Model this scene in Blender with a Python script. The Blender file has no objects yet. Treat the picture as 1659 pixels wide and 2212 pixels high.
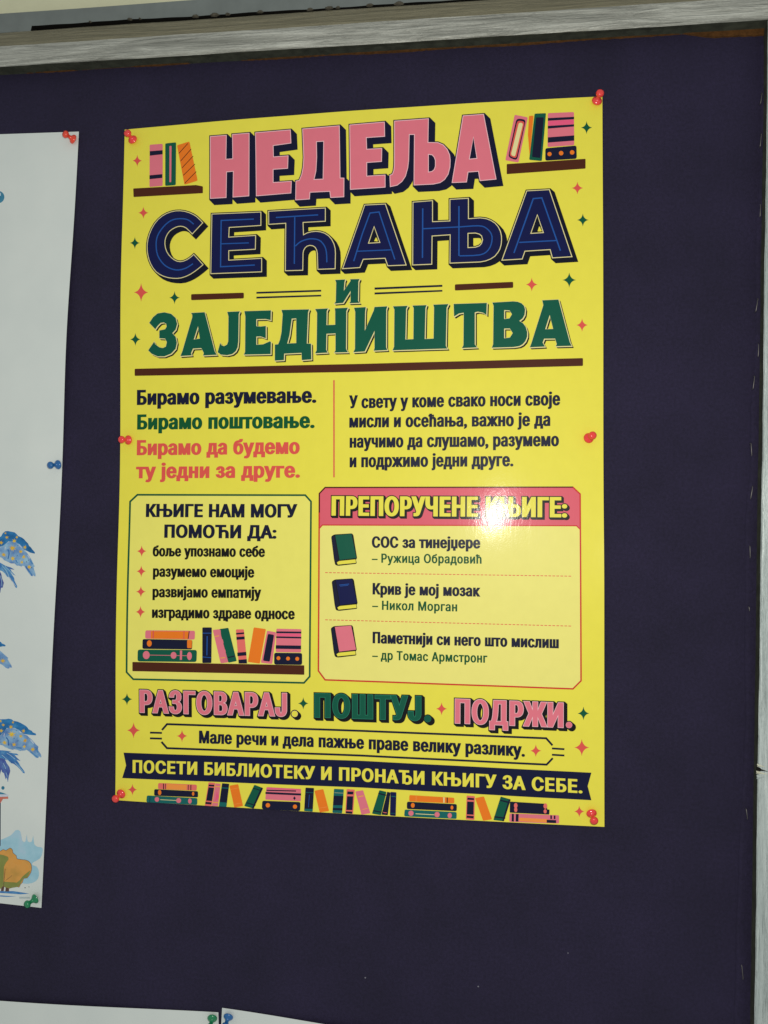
import bpy, math, random
import numpy as np
from mathutils import Vector, Matrix
from mathutils.geometry import delaunay_2d_cdt

# measured layout (millimetres on the board; camera in metres)
CAM = [0.115689, -0.64, -0.059805]
COLS = [[0.9907659, 0.1332051, 0.0252863], [-0.0219331, -0.0265806, 0.999406], [0.1337981, -0.990732, -0.0234136]]
PW = 419.26
PH = 599.98
ROT = 0.0207
WTR = [-259.99, 295.8]
WH = 700.25
WROT = -0.013904
PINS = [('red', [-206.85, -1.5, 284.99, -0.1691, -0.9484, 0.268]), ('red', [198.67, -1.52, 299.5, 0.1815, -0.9422, 0.2817]), ('red', [-201.39, -1.53, 14.37, -0.3482, -0.9354, -0.0617]), ('red', [197.14, -1.51, 19.47, 0.2708, -0.9474, 0.1706]), ('red', [-197.25, -1.5, -297.6, -0.1866, -0.9497, -0.2514]), ('red', [205.12, -1.61, -284.55, 0.1511, -0.8967, -0.416]), ('redw', [-263.66, -1.7, 287.81, -0.4937, -0.8506, 0.1809]), ('blue', [-267.45, -1.6, -8.46, -0.407, -0.9019, -0.1446]), ('green', [-274.29, -1.72, -395.64, -0.468, -0.8379, -0.2808]), ('green', [-108.12, -1.56, -482.27, 0.1157, -0.9209, -0.3722]), ('blue', [-93.71, -1.64, -479.24, -0.0183, -0.879, -0.4764])]
STAPLES = [[328.55, 299.77, 327.18, 291.22], [328.98, 266.38, 327.31, 256.11], [330.04, 209.12, 329.35, 199.19], [327.27, 132.92, 325.78, 122.53], [329.87, 96.48, 328.86, 85.93], [325.48, 70.55, 324.48, 60.18], [323.42, 16.7, 324.21, 6.72], [325.18, -17.68, 323.85, -27.66], [323.65, -65.18, 324.12, -74.7], [323.62, -113.66, 324.17, -116.87], [323.7, -272.72, 324.83, -280.59], [321.97, -394.45, 323.29, -405.36]]
FOLD = [[327.58, 255.98], [327.05, 233.2], [326.86, 210.44], [325.32, 165.07], [326.85, 123.26], [325.41, 71.24], [323.33, 43.56], [322.88, 15.93], [323.99, -6.46], [321.06, -30.6], [320.01, -49.53], [320.51, -66.72], [321.63, -99.09], [320.85, -129.64], [321.72, -156.47], [322.78, -209.98], [320.95, -263.44], [319.13, -316.73], [318.16, -369.76], [317.65, -431.32]]

S = bpy.context.scene
COL = S.collection
M1 = 0.001

# ------------------------------------------------------------------ camera, world, light, exposure
cam_data = bpy.data.cameras.new('camera')
cam_data.sensor_fit = 'HORIZONTAL'
cam_data.sensor_width = 36.0
cam_data.lens = 36.0 * 1640 / 1659
cam_data.clip_start = 0.01
cam_data.clip_end = 50.0
cam = bpy.data.objects.new('camera', cam_data)
COL.objects.link(cam)
mw = Matrix.Identity(4)
for c in range(3):
    for r in range(3):
        mw[r][c] = COLS[c][r]
    mw[c][3] = CAM[c]
cam.matrix_world = mw
S.camera = cam

world = bpy.data.worlds.new('World')
S.world = world
world.use_nodes = True
bg = world.node_tree.nodes['Background']
bg.inputs['Color'].default_value = (0.94, 1.0, 0.98, 1)
bg.inputs['Strength'].default_value = 0.40

# the phone's flash, a small lamp just above the lens
fl = bpy.data.lights.new('phone_flash', 'POINT')
fl.energy = 9.5
fl.color = (1.0, 0.975, 0.90)
fl.shadow_soft_size = 0.0045
flo = bpy.data.objects.new('phone_flash', fl)
flo.location = (CAM[0] + 0.022, CAM[1] + 0.002, CAM[2] + 0.034)
COL.objects.link(flo)

S.view_settings.view_transform = 'Standard'
S.view_settings.look = 'None'
S.view_settings.exposure = 0.0
S.view_settings.gamma = 1.0
S.view_settings.use_curve_mapping = False

# ------------------------------------------------------------------ materials
def srgb(r, g, b, k=1.0):
    f = lambda v: ((v / 255 + 0.055) / 1.055) ** 2.4 if v > 10 else v / 255 / 12.92
    return (min(1, f(r) * k), min(1, f(g) * k), min(1, f(b) * k), 1)

class NT:
    def __init__(s, name):
        s.m = bpy.data.materials.new(name); s.m.use_nodes = True
        s.t = s.m.node_tree; s.b = s.t.nodes['Principled BSDF']
    def n(s, typ, **kw):
        o = s.t.nodes.new(typ)
        for k, v in kw.items():
            if k.startswith('i_'):
                o.inputs[k[2:].replace('_', ' ')].default_value = v
            else: setattr(o, k, v)
        return o
    def l(s, a, b): s.t.links.new(a, b)
    def coords(s, scale=(1, 1, 1), rot=(0, 0, 0)):
        tc = s.n('ShaderNodeTexCoord'); mp = s.n('ShaderNodeMapping')
        mp.inputs['Scale'].default_value = scale; mp.inputs['Rotation'].default_value = rot
        s.l(tc.outputs['Object'], mp.inputs['Vector']); return mp.outputs['Vector']
    def noise(s, vec, scale, detail=4, rough=.55):
        o = s.n('ShaderNodeTexNoise'); o.inputs['Scale'].default_value = scale
        o.inputs['Detail'].default_value = detail; o.inputs['Roughness'].default_value = rough
        s.l(vec, o.inputs['Vector']); return o.outputs['Fac']
    def ramp(s, fac, stops):
        o = s.n('ShaderNodeValToRGB'); e = o.color_ramp.elements
        while len(e) < len(stops): e.new(.5)
        for i, (p, c) in enumerate(stops): e[i].position = p; e[i].color = c
        s.l(fac, o.inputs['Fac']); return o.outputs['Color']
    def bump(s, h, strength, dist, normal=None):
        o = s.n('ShaderNodeBump'); o.inputs['Strength'].default_value = strength
        o.inputs['Distance'].default_value = dist; s.l(h, o.inputs['Height'])
        if normal is not None: s.l(normal, o.inputs['Normal'])
        return o.outputs['Normal']

MATS = {}
def ink(name, rgb, var=0.05, k=1.0):
    """print on semi-gloss paper: slight mottling of the ink, paper sheen"""
    t = NT('print_' + name)
    v = t.coords()
    c = srgb(*rgb, k)
    lo = tuple(x * (1 - var) for x in c[:3]) + (1,)
    hi = tuple(min(1, x * (1 + var)) for x in c[:3]) + (1,)
    f = t.noise(v, 90, 5, .6)
    t.l(t.ramp(f, [(.3, lo), (.7, hi)]), t.b.inputs['Base Color'])
    paper_finish(t, v)
    MATS[name] = t.m
def paper_finish(t, v):
    b = t.b
    b.inputs['Roughness'].default_value = 0.42
    b.inputs['Specular IOR Level'].default_value = 0.12
    b.inputs['Coat Weight'].default_value = 0.10
    b.inputs['Coat Roughness'].default_value = 0.115
    f1 = t.noise(v, 1100, 2, .5)
    mp = t.n('ShaderNodeMapping'); mp.inputs['Scale'].default_value = (260, 1, 90)
    t.l(v, mp.inputs['Vector'])
    f2 = t.noise(mp.outputs['Vector'], 1.0, 2, .5)
    n1 = t.bump(f1, .06, .0004)
    n2 = t.bump(f2, .055, .0009, n1)
    t.l(n2, b.inputs['Normal']); t.l(n2, b.inputs['Coat Normal'])

for nm, c in dict(yellow=(235, 223, 78), pale=(237, 228, 110), pale2=(238, 228, 126), pink=(226, 118, 134), pink2=(222, 96, 112), hotpink=(236, 92, 132),
                  rim=(246, 196, 204), navy=(17, 19, 48), navydk=(14, 16, 34), navyf=(15, 21, 72), navyt=(20, 23, 50), navyb=(19, 22, 56), blue=(34, 84, 160),
                  cream=(232, 220, 158), green=(13, 88, 68), green2=(13, 86, 58), greent=(11, 84, 46), greenlt=(40, 130, 104), teal=(22, 100, 98), brown=(78, 36, 20),
                  coral=(224, 88, 78), coral2=(232, 112, 104), red=(206, 52, 46), orange=(240, 124, 34), orange2=(246, 150, 70), gold=(240, 176, 60),
                  black=(16, 16, 20), inkblack=(20, 18, 18), sage=(150, 160, 130)).items():
    ink(nm, c, .018)

def wash(name, stops, scale=60):
    t = NT('watercolour_' + name); v = t.coords()
    f = t.noise(v, scale, 4, .6)
    n = len(stops)
    t.l(t.ramp(f, [(.28 + .44 * i / max(1, n - 1), srgb(*c)) for i, c in enumerate(stops)]), t.b.inputs['Base Color'])
    paper_finish(t, v); MATS[name] = t.m
wash('wblue', [(28, 84, 136), (44, 116, 176), (70, 146, 200)], 130)
wash('wlight', [(84, 122, 184), (128, 168, 208), (168, 204, 220)], 110)
wash('wblue2', [(54, 88, 160), (70, 130, 190), (120, 175, 210)], 90)
wash('wviolet', [(48, 62, 130), (80, 100, 170), (110, 150, 200)], 110)
wash('wgold', [(214, 160, 50), (236, 204, 70)], 200)
wash('wdark', [(40, 60, 80), (60, 70, 80)])
wash('wsky', [(140, 188, 208), (166, 206, 222), (190, 204, 224)], 40)
wash('worange', [(196, 150, 76), (224, 162, 84), (226, 150, 60)], 50)
wash('wgreen', [(120, 132, 70), (150, 152, 84)], 50)
wash('wbrown', [(90, 66, 62), (110, 84, 70)])
wash('wred', [(200, 110, 96), (220, 130, 110)])
wash('wpale', [(196, 202, 222), (214, 220, 232)])
wash('wteal', [(50, 118, 150), (78, 146, 176)])
wash('wgrey', [(176, 190, 192), (186, 198, 200)])

def white_paper():
    t = NT('white_paper'); v = t.coords()
    t.l(t.ramp(t.noise(v, 14, 3), [(.3, srgb(213, 219, 216)), (.7, srgb(221, 226, 222))]), t.b.inputs['Base Color'])
    t.b.inputs['Roughness'].default_value = .6
    t.b.inputs['Specular IOR Level'].default_value = .3
    t.l(t.bump(t.noise(v, 900, 2), .15, .0004), t.b.inputs['Normal'])
    return t.m
M_WHITE = white_paper()

def fabric():
    t = NT('dark_felt'); v = t.coords()
    base = t.ramp(t.noise(v, 9, 8, .68), [(.28, srgb(30, 26, 46)), (.72, srgb(41, 35, 61))])
    fib = t.noise(v, 420, 3, .7)
    fm = t.n('ShaderNodeMix', data_type='RGBA', blend_type='MULTIPLY'); fm.inputs['Factor'].default_value = 1
    t.l(base, fm.inputs['A']); t.l(t.ramp(fib, [(.25, (.68, .68, .68, 1)), (.75, (1.25, 1.25, 1.25, 1))]), fm.inputs['B'])
    base = fm.outputs['Result']
    # lint specks
    vo = t.n('ShaderNodeTexVoronoi'); vo.inputs['Scale'].default_value = 42
    vo.inputs['Randomness'].default_value = 1.0; t.l(v, vo.inputs['Vector'])
    near = t.n('ShaderNodeMath', operation='LESS_THAN'); near.inputs[1].default_value = .026
    t.l(vo.outputs['Distance'], near.inputs[0])
    sep = t.n('ShaderNodeSeparateColor'); t.l(vo.outputs['Color'], sep.inputs[0])
    few = t.n('ShaderNodeMath', operation='GREATER_THAN'); few.inputs[1].default_value = .93
    t.l(sep.outputs[0], few.inputs[0])
    mul = t.n('ShaderNodeMath', operation='MULTIPLY'); t.l(near.outputs[0], mul.inputs[0]); t.l(few.outputs[0], mul.inputs[1])
    mix = t.n('ShaderNodeMix', data_type='RGBA'); t.l(mul.outputs[0], mix.inputs['Factor'])
    t.l(base, mix.inputs['A']); mix.inputs['B'].default_value = srgb(120, 118, 128)
    t.l(mix.outputs['Result'], t.b.inputs['Base Color'])
    t.b.inputs['Roughness'].default_value = .85
    t.b.inputs['Specular IOR Level'].default_value = .25
    t.b.inputs['Sheen Weight'].default_value = .12
    t.b.inputs['Sheen Roughness'].default_value = .6
    t.b.inputs['Sheen Tint'].default_value = srgb(120, 115, 150)
    n1 = t.bump(t.noise(v, 900, 3), .5, .0012)
    t.l(t.bump(t.noise(v, 60, 4), .25, .002, n1), t.b.inputs['Normal'])
    return t.m
M_FELT = fabric()

def painted_wood(name, along, seed, light, dark):
    """silver-grey brush paint over wood, streaks along the rail"""
    t = NT(name)
    sc = (4, 70, 70) if along == 'x' else (70, 70, 4)
    tc = t.n('ShaderNodeTexCoord'); mp = t.n('ShaderNodeMapping')
    mp.inputs['Scale'].default_value = sc; mp.inputs['Location'].default_value = (seed, seed * 2, seed * 3)
    t.l(tc.outputs['Object'], mp.inputs['Vector'])
    nz = t.n('ShaderNodeTexNoise'); nz.inputs['Scale'].default_value = 3; nz.inputs['Detail'].default_value = 6
    nz.inputs['Roughness'].default_value = .65; nz.inputs['Distortion'].default_value = .9
    t.l(mp.outputs['Vector'], nz.inputs['Vector'])
    f = nz.outputs['Fac']
    t.l(t.ramp(f, [(.25, srgb(*dark)), (.48, srgb(*[(a + b) / 2 for a, b in zip(light, dark)])), (.72, srgb(*light))]), t.b.inputs['Base Color'])
    t.b.inputs['Metallic'].default_value = .10
    t.b.inputs['Roughness'].default_value = .36
    fine = t.n('ShaderNodeTexNoise'); fine.inputs['Scale'].default_value = 11; fine.inputs['Detail'].default_value = 4
    t.l(mp.outputs['Vector'], fine.inputs['Vector'])
    n1 = t.bump(f, .8, .004)
    t.l(t.bump(fine.outputs['Fac'], .5, .002, n1), t.b.inputs['Normal'])
    return t.m
M_RAILX = painted_wood('silver_paint_on_wood', 'x', 1.7, (208, 208, 198), (118, 118, 110))
M_CHAMFER = painted_wood('worn_paint_on_bevel', 'x', 7.3, (150, 142, 116), (104, 98, 78))
M_CHAMFERZ = painted_wood('worn_paint_on_upright_bevel', 'z', 9.3, (160, 166, 158), (114, 120, 112))
M_RAILZ = painted_wood('silver_paint_on_upright_wood', 'z', 4.1, (212, 220, 217), (152, 164, 162))

def simple(name, rgb, rough=.5, spec=.5, bump=0, scale=200, var=.1, **kw):
    t = NT(name); v = t.coords(); c = srgb(*rgb)
    t.l(t.ramp(t.noise(v, scale, 4), [(.3, tuple(x * (1 - var) for x in c[:3]) + (1,)), (.7, tuple(min(1, x * (1 + var)) for x in c[:3]) + (1,))]), t.b.inputs['Base Color'])
    t.b.inputs['Roughness'].default_value = rough
    t.b.inputs['Specular IOR Level'].default_value = spec
    for k, x in kw.items(): t.b.inputs[k.replace('_', ' ')].default_value = x
    if bump: t.l(t.bump(t.noise(v, scale * 2, 4), bump, .001), t.b.inputs['Normal'])
    return t.m
M_WALL = simple('cream_wall_paint', (214, 212, 180), .8, .3, .15, 60, .03)
M_BAND = simple('grey_band_colour', (112, 118, 116), .6, .4, .2, 50, .10)
M_GAP = simple('painted_gap_shade', (24, 22, 20), .9, .1)  # dark colour standing in for the shade inside gaps
M_CORK = simple('raw_cork', (84, 54, 24), .9, .2, .6, 260, .35)
M_EDGE = simple('dark_edge_wood', (58, 60, 50), .8, .3, .4, 120, .35)  # dark mottled colour for the rails' inner faces
M_DIRT = simple('dusty_plaster_crumbs', (84, 80, 70), .95, .1, .5, 400, .3)
M_STEEL = simple('staple_steel', (128, 124, 122), .5, .5, 0, 200, .1, Metallic=.9)
M_NEEDLE = simple('needle_steel', (170, 170, 175), .3, .5, 0, 200, .05, Metallic=1.0)
M_RAW = simple('raw_wood_chip', (214, 212, 190), .7, .3, .3, 200, .15)
PLASTIC = dict(red=simple('red_plastic', (238, 66, 62), .22, .5, 0, 200, .03, Subsurface_Weight=.12, Subsurface_Radius=(.003, .001, .001), Coat_Weight=.3, Coat_Roughness=.08),
               redw=simple('orange_red_plastic', (232, 72, 48), .22, .5, 0, 200, .03, Coat_Weight=.3, Coat_Roughness=.08),
               blue=simple('blue_plastic', (34, 100, 164), .22, .5, 0, 200, .03, Coat_Weight=.3, Coat_Roughness=.08),
               green=simple('green_plastic', (24, 130, 84), .24, .5, 0, 200, .03, Coat_Weight=.3, Coat_Roughness=.08))

# ------------------------------------------------------------------ object helpers
def mesh_obj(name, verts, faces, mats, parent=None, smooth=False, mat_idx=None):
    me = bpy.data.meshes.new(name)
    me.from_pydata(verts, [], faces)
    for m in (mats if isinstance(mats, list) else [mats]): me.materials.append(m)
    if mat_idx is not None: me.polygons.foreach_set('material_index', mat_idx)
    if smooth: me.polygons.foreach_set('use_smooth', [True] * len(faces))
    me.update()
    o = bpy.data.objects.new(name, me); COL.objects.link(o)
    if parent is not None: o.parent = parent
    return o

def thing(name, label, cat, loc=(0, 0, 0), group=None):
    o = bpy.data.objects.new(name, None); COL.objects.link(o)
    o.location = loc; o.empty_display_size = .02
    o['label'] = label; o['category'] = cat
    if group: o['group'] = group
    return o

# ------------------------------------------------------------------ flat printing: 2D region fill
def area(c):
    x, y = c[:, 0], c[:, 1]
    return .5 * float(np.sum(x * np.roll(y, -1) - np.roll(x, -1) * y))

def densify(c, step=7.0):
    out = []
    n = len(c)
    for i in range(n):
        a, b = c[i], c[(i + 1) % n]
        k = max(1, int(np.hypot(*(b - a)) / step))
        for j in range(k): out.append(a + (b - a) * j / k)
    return np.array(out)

def clean(c, eps=.012):
    out = [c[0]]
    for p in c[1:]:
        if np.hypot(*(p - out[-1])) > eps: out.append(p)
    if len(out) > 2 and np.hypot(*(out[0] - out[-1])) <= eps: out.pop()
    return np.array(out)

def grow(c, ex, ey):
    """offset an oriented outline along its outward normal (outer CCW grows, hole CW shrinks)"""
    a = c - np.roll(c, 1, 0); b = np.roll(c, -1, 0) - c
    a /= np.maximum(1e-9, np.hypot(a[:, 0], a[:, 1]))[:, None]; b /= np.maximum(1e-9, np.hypot(b[:, 0], b[:, 1]))[:, None]
    na = np.stack([a[:, 1], -a[:, 0]], 1); nb = np.stack([b[:, 1], -b[:, 0]], 1)
    m = na + nb; m /= np.maximum(1e-6, np.hypot(m[:, 0], m[:, 1]))[:, None]
    s = 1 / np.maximum(.5, np.sum(m * na, 1))
    return c + m * s[:, None] * np.array([ex, ey])

def winding(px, py, E):
    ax, ay, bx, by = E[:, 0], E[:, 1], E[:, 2], E[:, 3]
    W = np.zeros(len(px), int)
    step = max(1, 3000000 // max(1, len(E)))
    for i in range(0, len(px), step):
        X = px[i:i + step, None]; Y = py[i:i + step, None]
        left = (bx - ax) * (Y - ay) - (X - ax) * (by - ay)
        W[i:i + step] = (((ay <= Y) & (by > Y) & (left > 0)).sum(1) - ((ay > Y) & (by <= Y) & (left < 0)).sum(1))
    return W

def edges_of(c): return np.hstack([c, np.roll(c, -1, 0)])

def fill(contours, shift0=(0, 0), shift1=(0, 0)):
    s0 = np.array(shift0, float); s1 = np.array(shift1, float); d = s1 - s0
    base = [clean(c + s0) for c in contours]
    base = [densify(c) for c in base if len(c) >= 3]
    V = []; Ed = []; Win = []
    def add(c):
        i0 = len(V); n = len(c); V.extend(c.tolist()); Ed.extend([(i0 + i, i0 + (i + 1) % n) for i in range(n)])
    for c in base: add(c); Win.append(edges_of(c))
    if np.hypot(*d) > 1e-6:
        for c in base:
            i0 = len(V); add(c + d); Win.append(edges_of(c + d))
            n = len(c)
            ib = i0 - 0
            for i in range(n):
                q = np.array([c[i], c[(i + 1) % n], c[(i + 1) % n] + d, c[i] + d])
                if abs(area(q)) < 1e-7: continue
                if area(q) < 0: q = q[::-1]
                Win.append(edges_of(q))
        # the connecting edges of the sweep
        off = 0; total = sum(len(c) for c in base)
        for c in base:
            for i in range(len(c)): Ed.append((off + i, total + off + i))
            off += len(c)
    A = np.array(V); lo = A.min(0); hi = A.max(0)
    gs = 9.0
    for gx in np.arange(math.ceil(lo[0] / gs) * gs, hi[0], gs):
        for gy in np.arange(math.ceil(lo[1] / gs) * gs, hi[1], gs): V.append([gx, gy])
    r = delaunay_2d_cdt([Vector(v) for v in V], Ed, [], 0, 1e-4)
    P = np.array([tuple(v) for v in r[0]]); F = np.array([f for f in r[2] if len(f) == 3])
    cen = P[F].mean(1)
    e1 = P[F[:, 1]] - P[F[:, 0]]; e2 = P[F[:, 2]] - P[F[:, 0]]
    ar = .5 * (e1[:, 0] * e2[:, 1] - e1[:, 1] * e2[:, 0])
    W = winding(cen[:, 0], cen[:, 1], np.vstack(Win))
    F = F[(W > 0) & (np.abs(ar) > 1e-5)]
    return P, F

TXT = {}
def text_outlines(s, space=1.0):
    """outlines of a word in Blender's own built-in typeface"""
    if (s, space) in TXT: return TXT[s, space]
    cu = bpy.data.curves.new('lettering', 'FONT'); cu.body = s; cu.space_character = space
    o = bpy.data.objects.new('lettering', cu); COL.objects.link(o)
    bpy.context.view_layer.update()
    dg = bpy.context.evaluated_depsgraph_get()
    c2 = o.evaluated_get(dg).to_curve(dg)
    res = []
    for sp in c2.splines:
        pts = []
        if sp.type == 'BEZIER':
            b = sp.bezier_points; n = len(b)
            for i in range(n):
                p0, p1, p2, p3 = b[i].co.xy, b[i].handle_right.xy, b[(i + 1) % n].handle_left.xy, b[(i + 1) % n].co.xy
                straight = (p1 - p0).length + (p2 - p1).length + (p3 - p2).length < (p3 - p0).length * 1.002
                k = 1 if straight else 4
                for j in range(k):
                    t = j / k
                    q = p0 * (1 - t) ** 3 + p1 * 3 * t * (1 - t) ** 2 + p2 * 3 * t * t * (1 - t) + p3 * t ** 3
                    pts.append((q.x, q.y))
        else:
            pts = [(p.co.x, p.co.y) for p in sp.points]
        if len(pts) > 2: res.append(clean(np.array(pts), 1e-4))
    o.to_curve_clear() if hasattr(o, 'to_curve_clear') else None
    bpy.data.objects.remove(o); bpy.data.curves.remove(cu)
    # orientation: make the biggest outline CCW
    big = max(res, key=lambda c: abs(area(c)))
    if area(big) < 0: res = [c[::-1] for c in res]
    pos = [c for c in res if area(c) > 0]
    fixed = []
    for c in res:          # some marks come the other way round: a hole must lie wholly inside a letter
        if area(c) < 0 and not any(abs(area(d)) > abs(area(c)) and (winding(c[:, 0], c[:, 1], edges_of(d)) != 0).all() for d in pos): c = c[::-1]
        fixed.append(c)
    res = fixed
    TXT[s, space] = res
    return res

def place_text(s, pts, cap, ex, ey, space=1.0):
    res = text_outlines(s, space)
    allp = np.vstack(res); x0 = allp[:, 0].min(); x1 = allp[:, 0].max()
    P = [np.array(p, float) for p in pts]
    if len(P) == 2: P = [P[0], (P[0] + P[1]) / 2, P[1]]
    L = np.hypot(*(P[1] - P[0])) + np.hypot(*(P[2] - P[1]))
    bx = ex * cap; by = ey * cap
    sx = (L - 2 * bx) / (x1 - x0); sy = (cap - 2 * by) / .727
    tm = np.hypot(*(P[1] - P[0])) / L
    out = []
    for c in res:
        q = np.stack([(c[:, 0] - x0) * sx + bx, c[:, 1] * sy + by], 1)
        q = grow(q, bx, by)
        t = q[:, 0] / L
        # quadratic through the three baseline points
        l0 = (t - tm) * (t - 1) / (tm * 1); l1 = t * (t - 1) / (tm * (tm - 1)); l2 = t * (t - tm) / ((1 - tm))
        base = l0[:, None] * P[0] + l1[:, None] * P[1] + l2[:, None] * P[2]
        dv = P[2] - P[0]; dv = dv / np.hypot(*dv); up = np.array([-dv[1], dv[0]])
        out.append(base + q[:, 1:2] * up)
    return out

def contours_of(sh):
    if sh[0] == 't': return place_text(*sh[1:])
    cs = [np.array(c, float) for c in sh[1]]
    out = []
    if len(sh) > 2:      # closed ring: bigger outline is the outer one
        cs.sort(key=lambda c: -abs(area(c)))
    for i, c in enumerate(cs):
        a = area(c)
        if (i == 0) == (a < 0): c = c[::-1]
        out.append(c)
    return out

LAYER = 0.055   # mm of ink height per printed layer
def print_element(name, items, parent, surf):
    verts = []; faces = []; idx = []; names = []; nrm = []
    for layer, shapes, passes in items:
        cs = [c for sh in shapes for c in contours_of(sh)]
        for k, (colr, gr, ax, ay, bx, by) in enumerate(passes):
            cc = [grow(c, gr, gr) for c in cs] if abs(gr) > 1e-6 else cs
            P, F = fill(cc, (ax, ay), (bx, by))
            if not len(F): continue
            if colr not in names: names.append(colr)
            used = np.unique(F); remap = -np.ones(len(P), int); remap[used] = np.arange(len(used)) + len(verts)
            for x, y in P[used]:
                h, n = surf(x, y)
                o = h + LAYER * (layer + k)
                verts.append((x * M1, -o * M1, y * M1)); nrm.append(n)
            faces += remap[F].tolist(); idx += [names.index(colr)] * len(F)
    o = mesh_obj(name, verts, faces, [MATS[n] for n in names], parent, True, idx)
    o.data.normals_split_custom_set_from_vertices(nrm)
    return o

def print_art(art, root, surf):
    made = {}
    for name, par, items in art:
        made_o = print_element(name, items, made.get(par, root), surf)
        made[name] = made_o

def make_surf(fh):
    def surf(x, y):
        e = .5
        h = fh(x, y); hx = (fh(x + e, y) - fh(x - e, y)) / (2 * e); hy = (fh(x, y + e) - fh(x, y - e)) / (2 * e)
        n = Vector((-hx, -1, -hy)); n.normalize()
        return h, (n.x, n.y, n.z)
    return surf

def sheet(name, x0, x1, y0, y1, surf, mats, parent, step=5.0, thick=.22):
    nx = max(2, int((x1 - x0) / step)); ny = max(2, int((y1 - y0) / step))
    V = []; N = []; F = []; I = []
    for side in (0, 1):
        for j in range(ny + 1):
            for i in range(nx + 1):
                x = x0 + (x1 - x0) * i / nx; y = y0 + (y1 - y0) * j / ny
                h, n = surf(x, y)
                V.append((x * M1, -(h - side * thick) * M1, y * M1)); N.append(n if not side else tuple(-q for q in n))
    st = (nx + 1) * (ny + 1)
    for j in range(ny):
        for i in range(nx):
            a = j * (nx + 1) + i
            F.append((a, a + 1, a + nx + 2, a + nx + 1)); I.append(0)
            F.append((st + a, st + a + nx + 1, st + a + nx + 2, st + a + 1)); I.append(1)
    rim = [i for i in range(nx + 1)] + [j * (nx + 1) + nx for j in range(1, ny + 1)] + [ny * (nx + 1) + i for i in range(nx - 1, -1, -1)] + [j * (nx + 1) for j in range(ny - 1, 0, -1)]
    for a, b in zip(rim, rim[1:] + rim[:1]):
        F.append((b, a, st + a, st + b)); I.append(1)
    o = mesh_obj(name, V, F, mats, parent, True, I)
    o.data.normals_split_custom_set_from_vertices(N)
    return o

# ------------------------------------------------------------------ the wall and the notice board
def box(name, x0, x1, y0, y1, z0, z1, mat, parent=None, bevel=0):
    import bmesh
    bm = bmesh.new(); bmesh.ops.create_cube(bm, size=1)
    for v in bm.verts:
        v.co = Vector(((x0 + x1) / 2 + v.co.x * (x1 - x0), (y0 + y1) / 2 + v.co.y * (y1 - y0), (z0 + z1) / 2 + v.co.z * (z1 - z0))) * M1
    if bevel: bmesh.ops.bevel(bm, geom=bm.edges[:], offset=bevel * M1, segments=2, affect='EDGES')
    me = bpy.data.meshes.new(name); bm.to_mesh(me); bm.free(); me.materials.append(mat)
    o = bpy.data.objects.new(name, me); COL.objects.link(o)
    if parent is not None: o.parent = parent
    return o

wall = mesh_obj('wall', [(-1.4, .018, -1.5), (1.2, .018, -1.5), (1.2, .018, 1.2), (-1.4, .018, 1.2)], [(0, 1, 2, 3)], M_WALL)
wall['kind'] = 'structure'

rng = random.Random(7)
def wob(amp): return (rng.random() - .5) * 2 * amp

board = thing('notice_board', 'dark felt notice board in a silver painted wooden frame with staples along its edge', 'notice board', (0, 0, 0))
# felt panel
box('felt_panel', -900, 332, 0, 12, -620, 356, M_FELT, board)

def rail(name, prof, axis, a, b, mat, parent, n=160, amp=.25, cap=True, dark=(), worn=(), wornmat=None):
    """sweep a closed profile (list of (across, height)) along the board; slightly uneven like hand-planed wood"""
    V = []; F = []; I = []; m = len(prof)
    ph = [rng.random() * 6 for _ in range(m)]
    for i in range(n + 1):
        s = a + (b - a) * i / n
        for j, (c, h) in enumerate(prof):
            w = amp * (math.sin(s * .031 + ph[j]) * .6 + math.sin(s * .11 + ph[j] * 2) * .3) + wob(amp * .15)
            V.append(((s * M1, -h * M1, (c + w) * M1) if axis == 'x' else ((c + w) * M1, -h * M1, s * M1)))
    for i in range(n):
        for j in range(m):
            p = i * m + j; q = i * m + (j + 1) % m
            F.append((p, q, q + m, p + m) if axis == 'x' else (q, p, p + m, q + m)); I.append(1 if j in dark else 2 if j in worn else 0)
    if cap:
        I += [0, 0]
        F.append(tuple(range(m))[::-1] if axis == 'x' else tuple(range(m))); F.append(tuple(range(n * m, n * m + m)) if axis == 'x' else tuple(range(n * m, n * m + m))[::-1])
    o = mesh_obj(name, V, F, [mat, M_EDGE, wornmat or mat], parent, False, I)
    return o
top_prof = [(353.2, -10), (353.0, 8), (352.4, 12.8), (353.0, 13.8), (354.5, 14.2), (362, 14.4), (370.5, 14.1), (372.5, 13.3), (389, 4.5), (391.5, 2.0), (392.0, -10)]
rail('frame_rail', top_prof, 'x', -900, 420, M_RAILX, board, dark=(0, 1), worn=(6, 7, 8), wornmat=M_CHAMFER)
right_prof = [(329.8, -10), (329.4, 8), (328.5, 12.6), (329.2, 13.7), (330.5, 14.1), (345, 14.3), (358, 14.1), (360, 13.2), (372, 4), (373, -10)]
rail('frame_rail', right_prof, 'z', -620, 352.0, M_RAILZ, board, dark=(0, 1), worn=(6, 7, 8), wornmat=M_CHAMFERZ)

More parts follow.
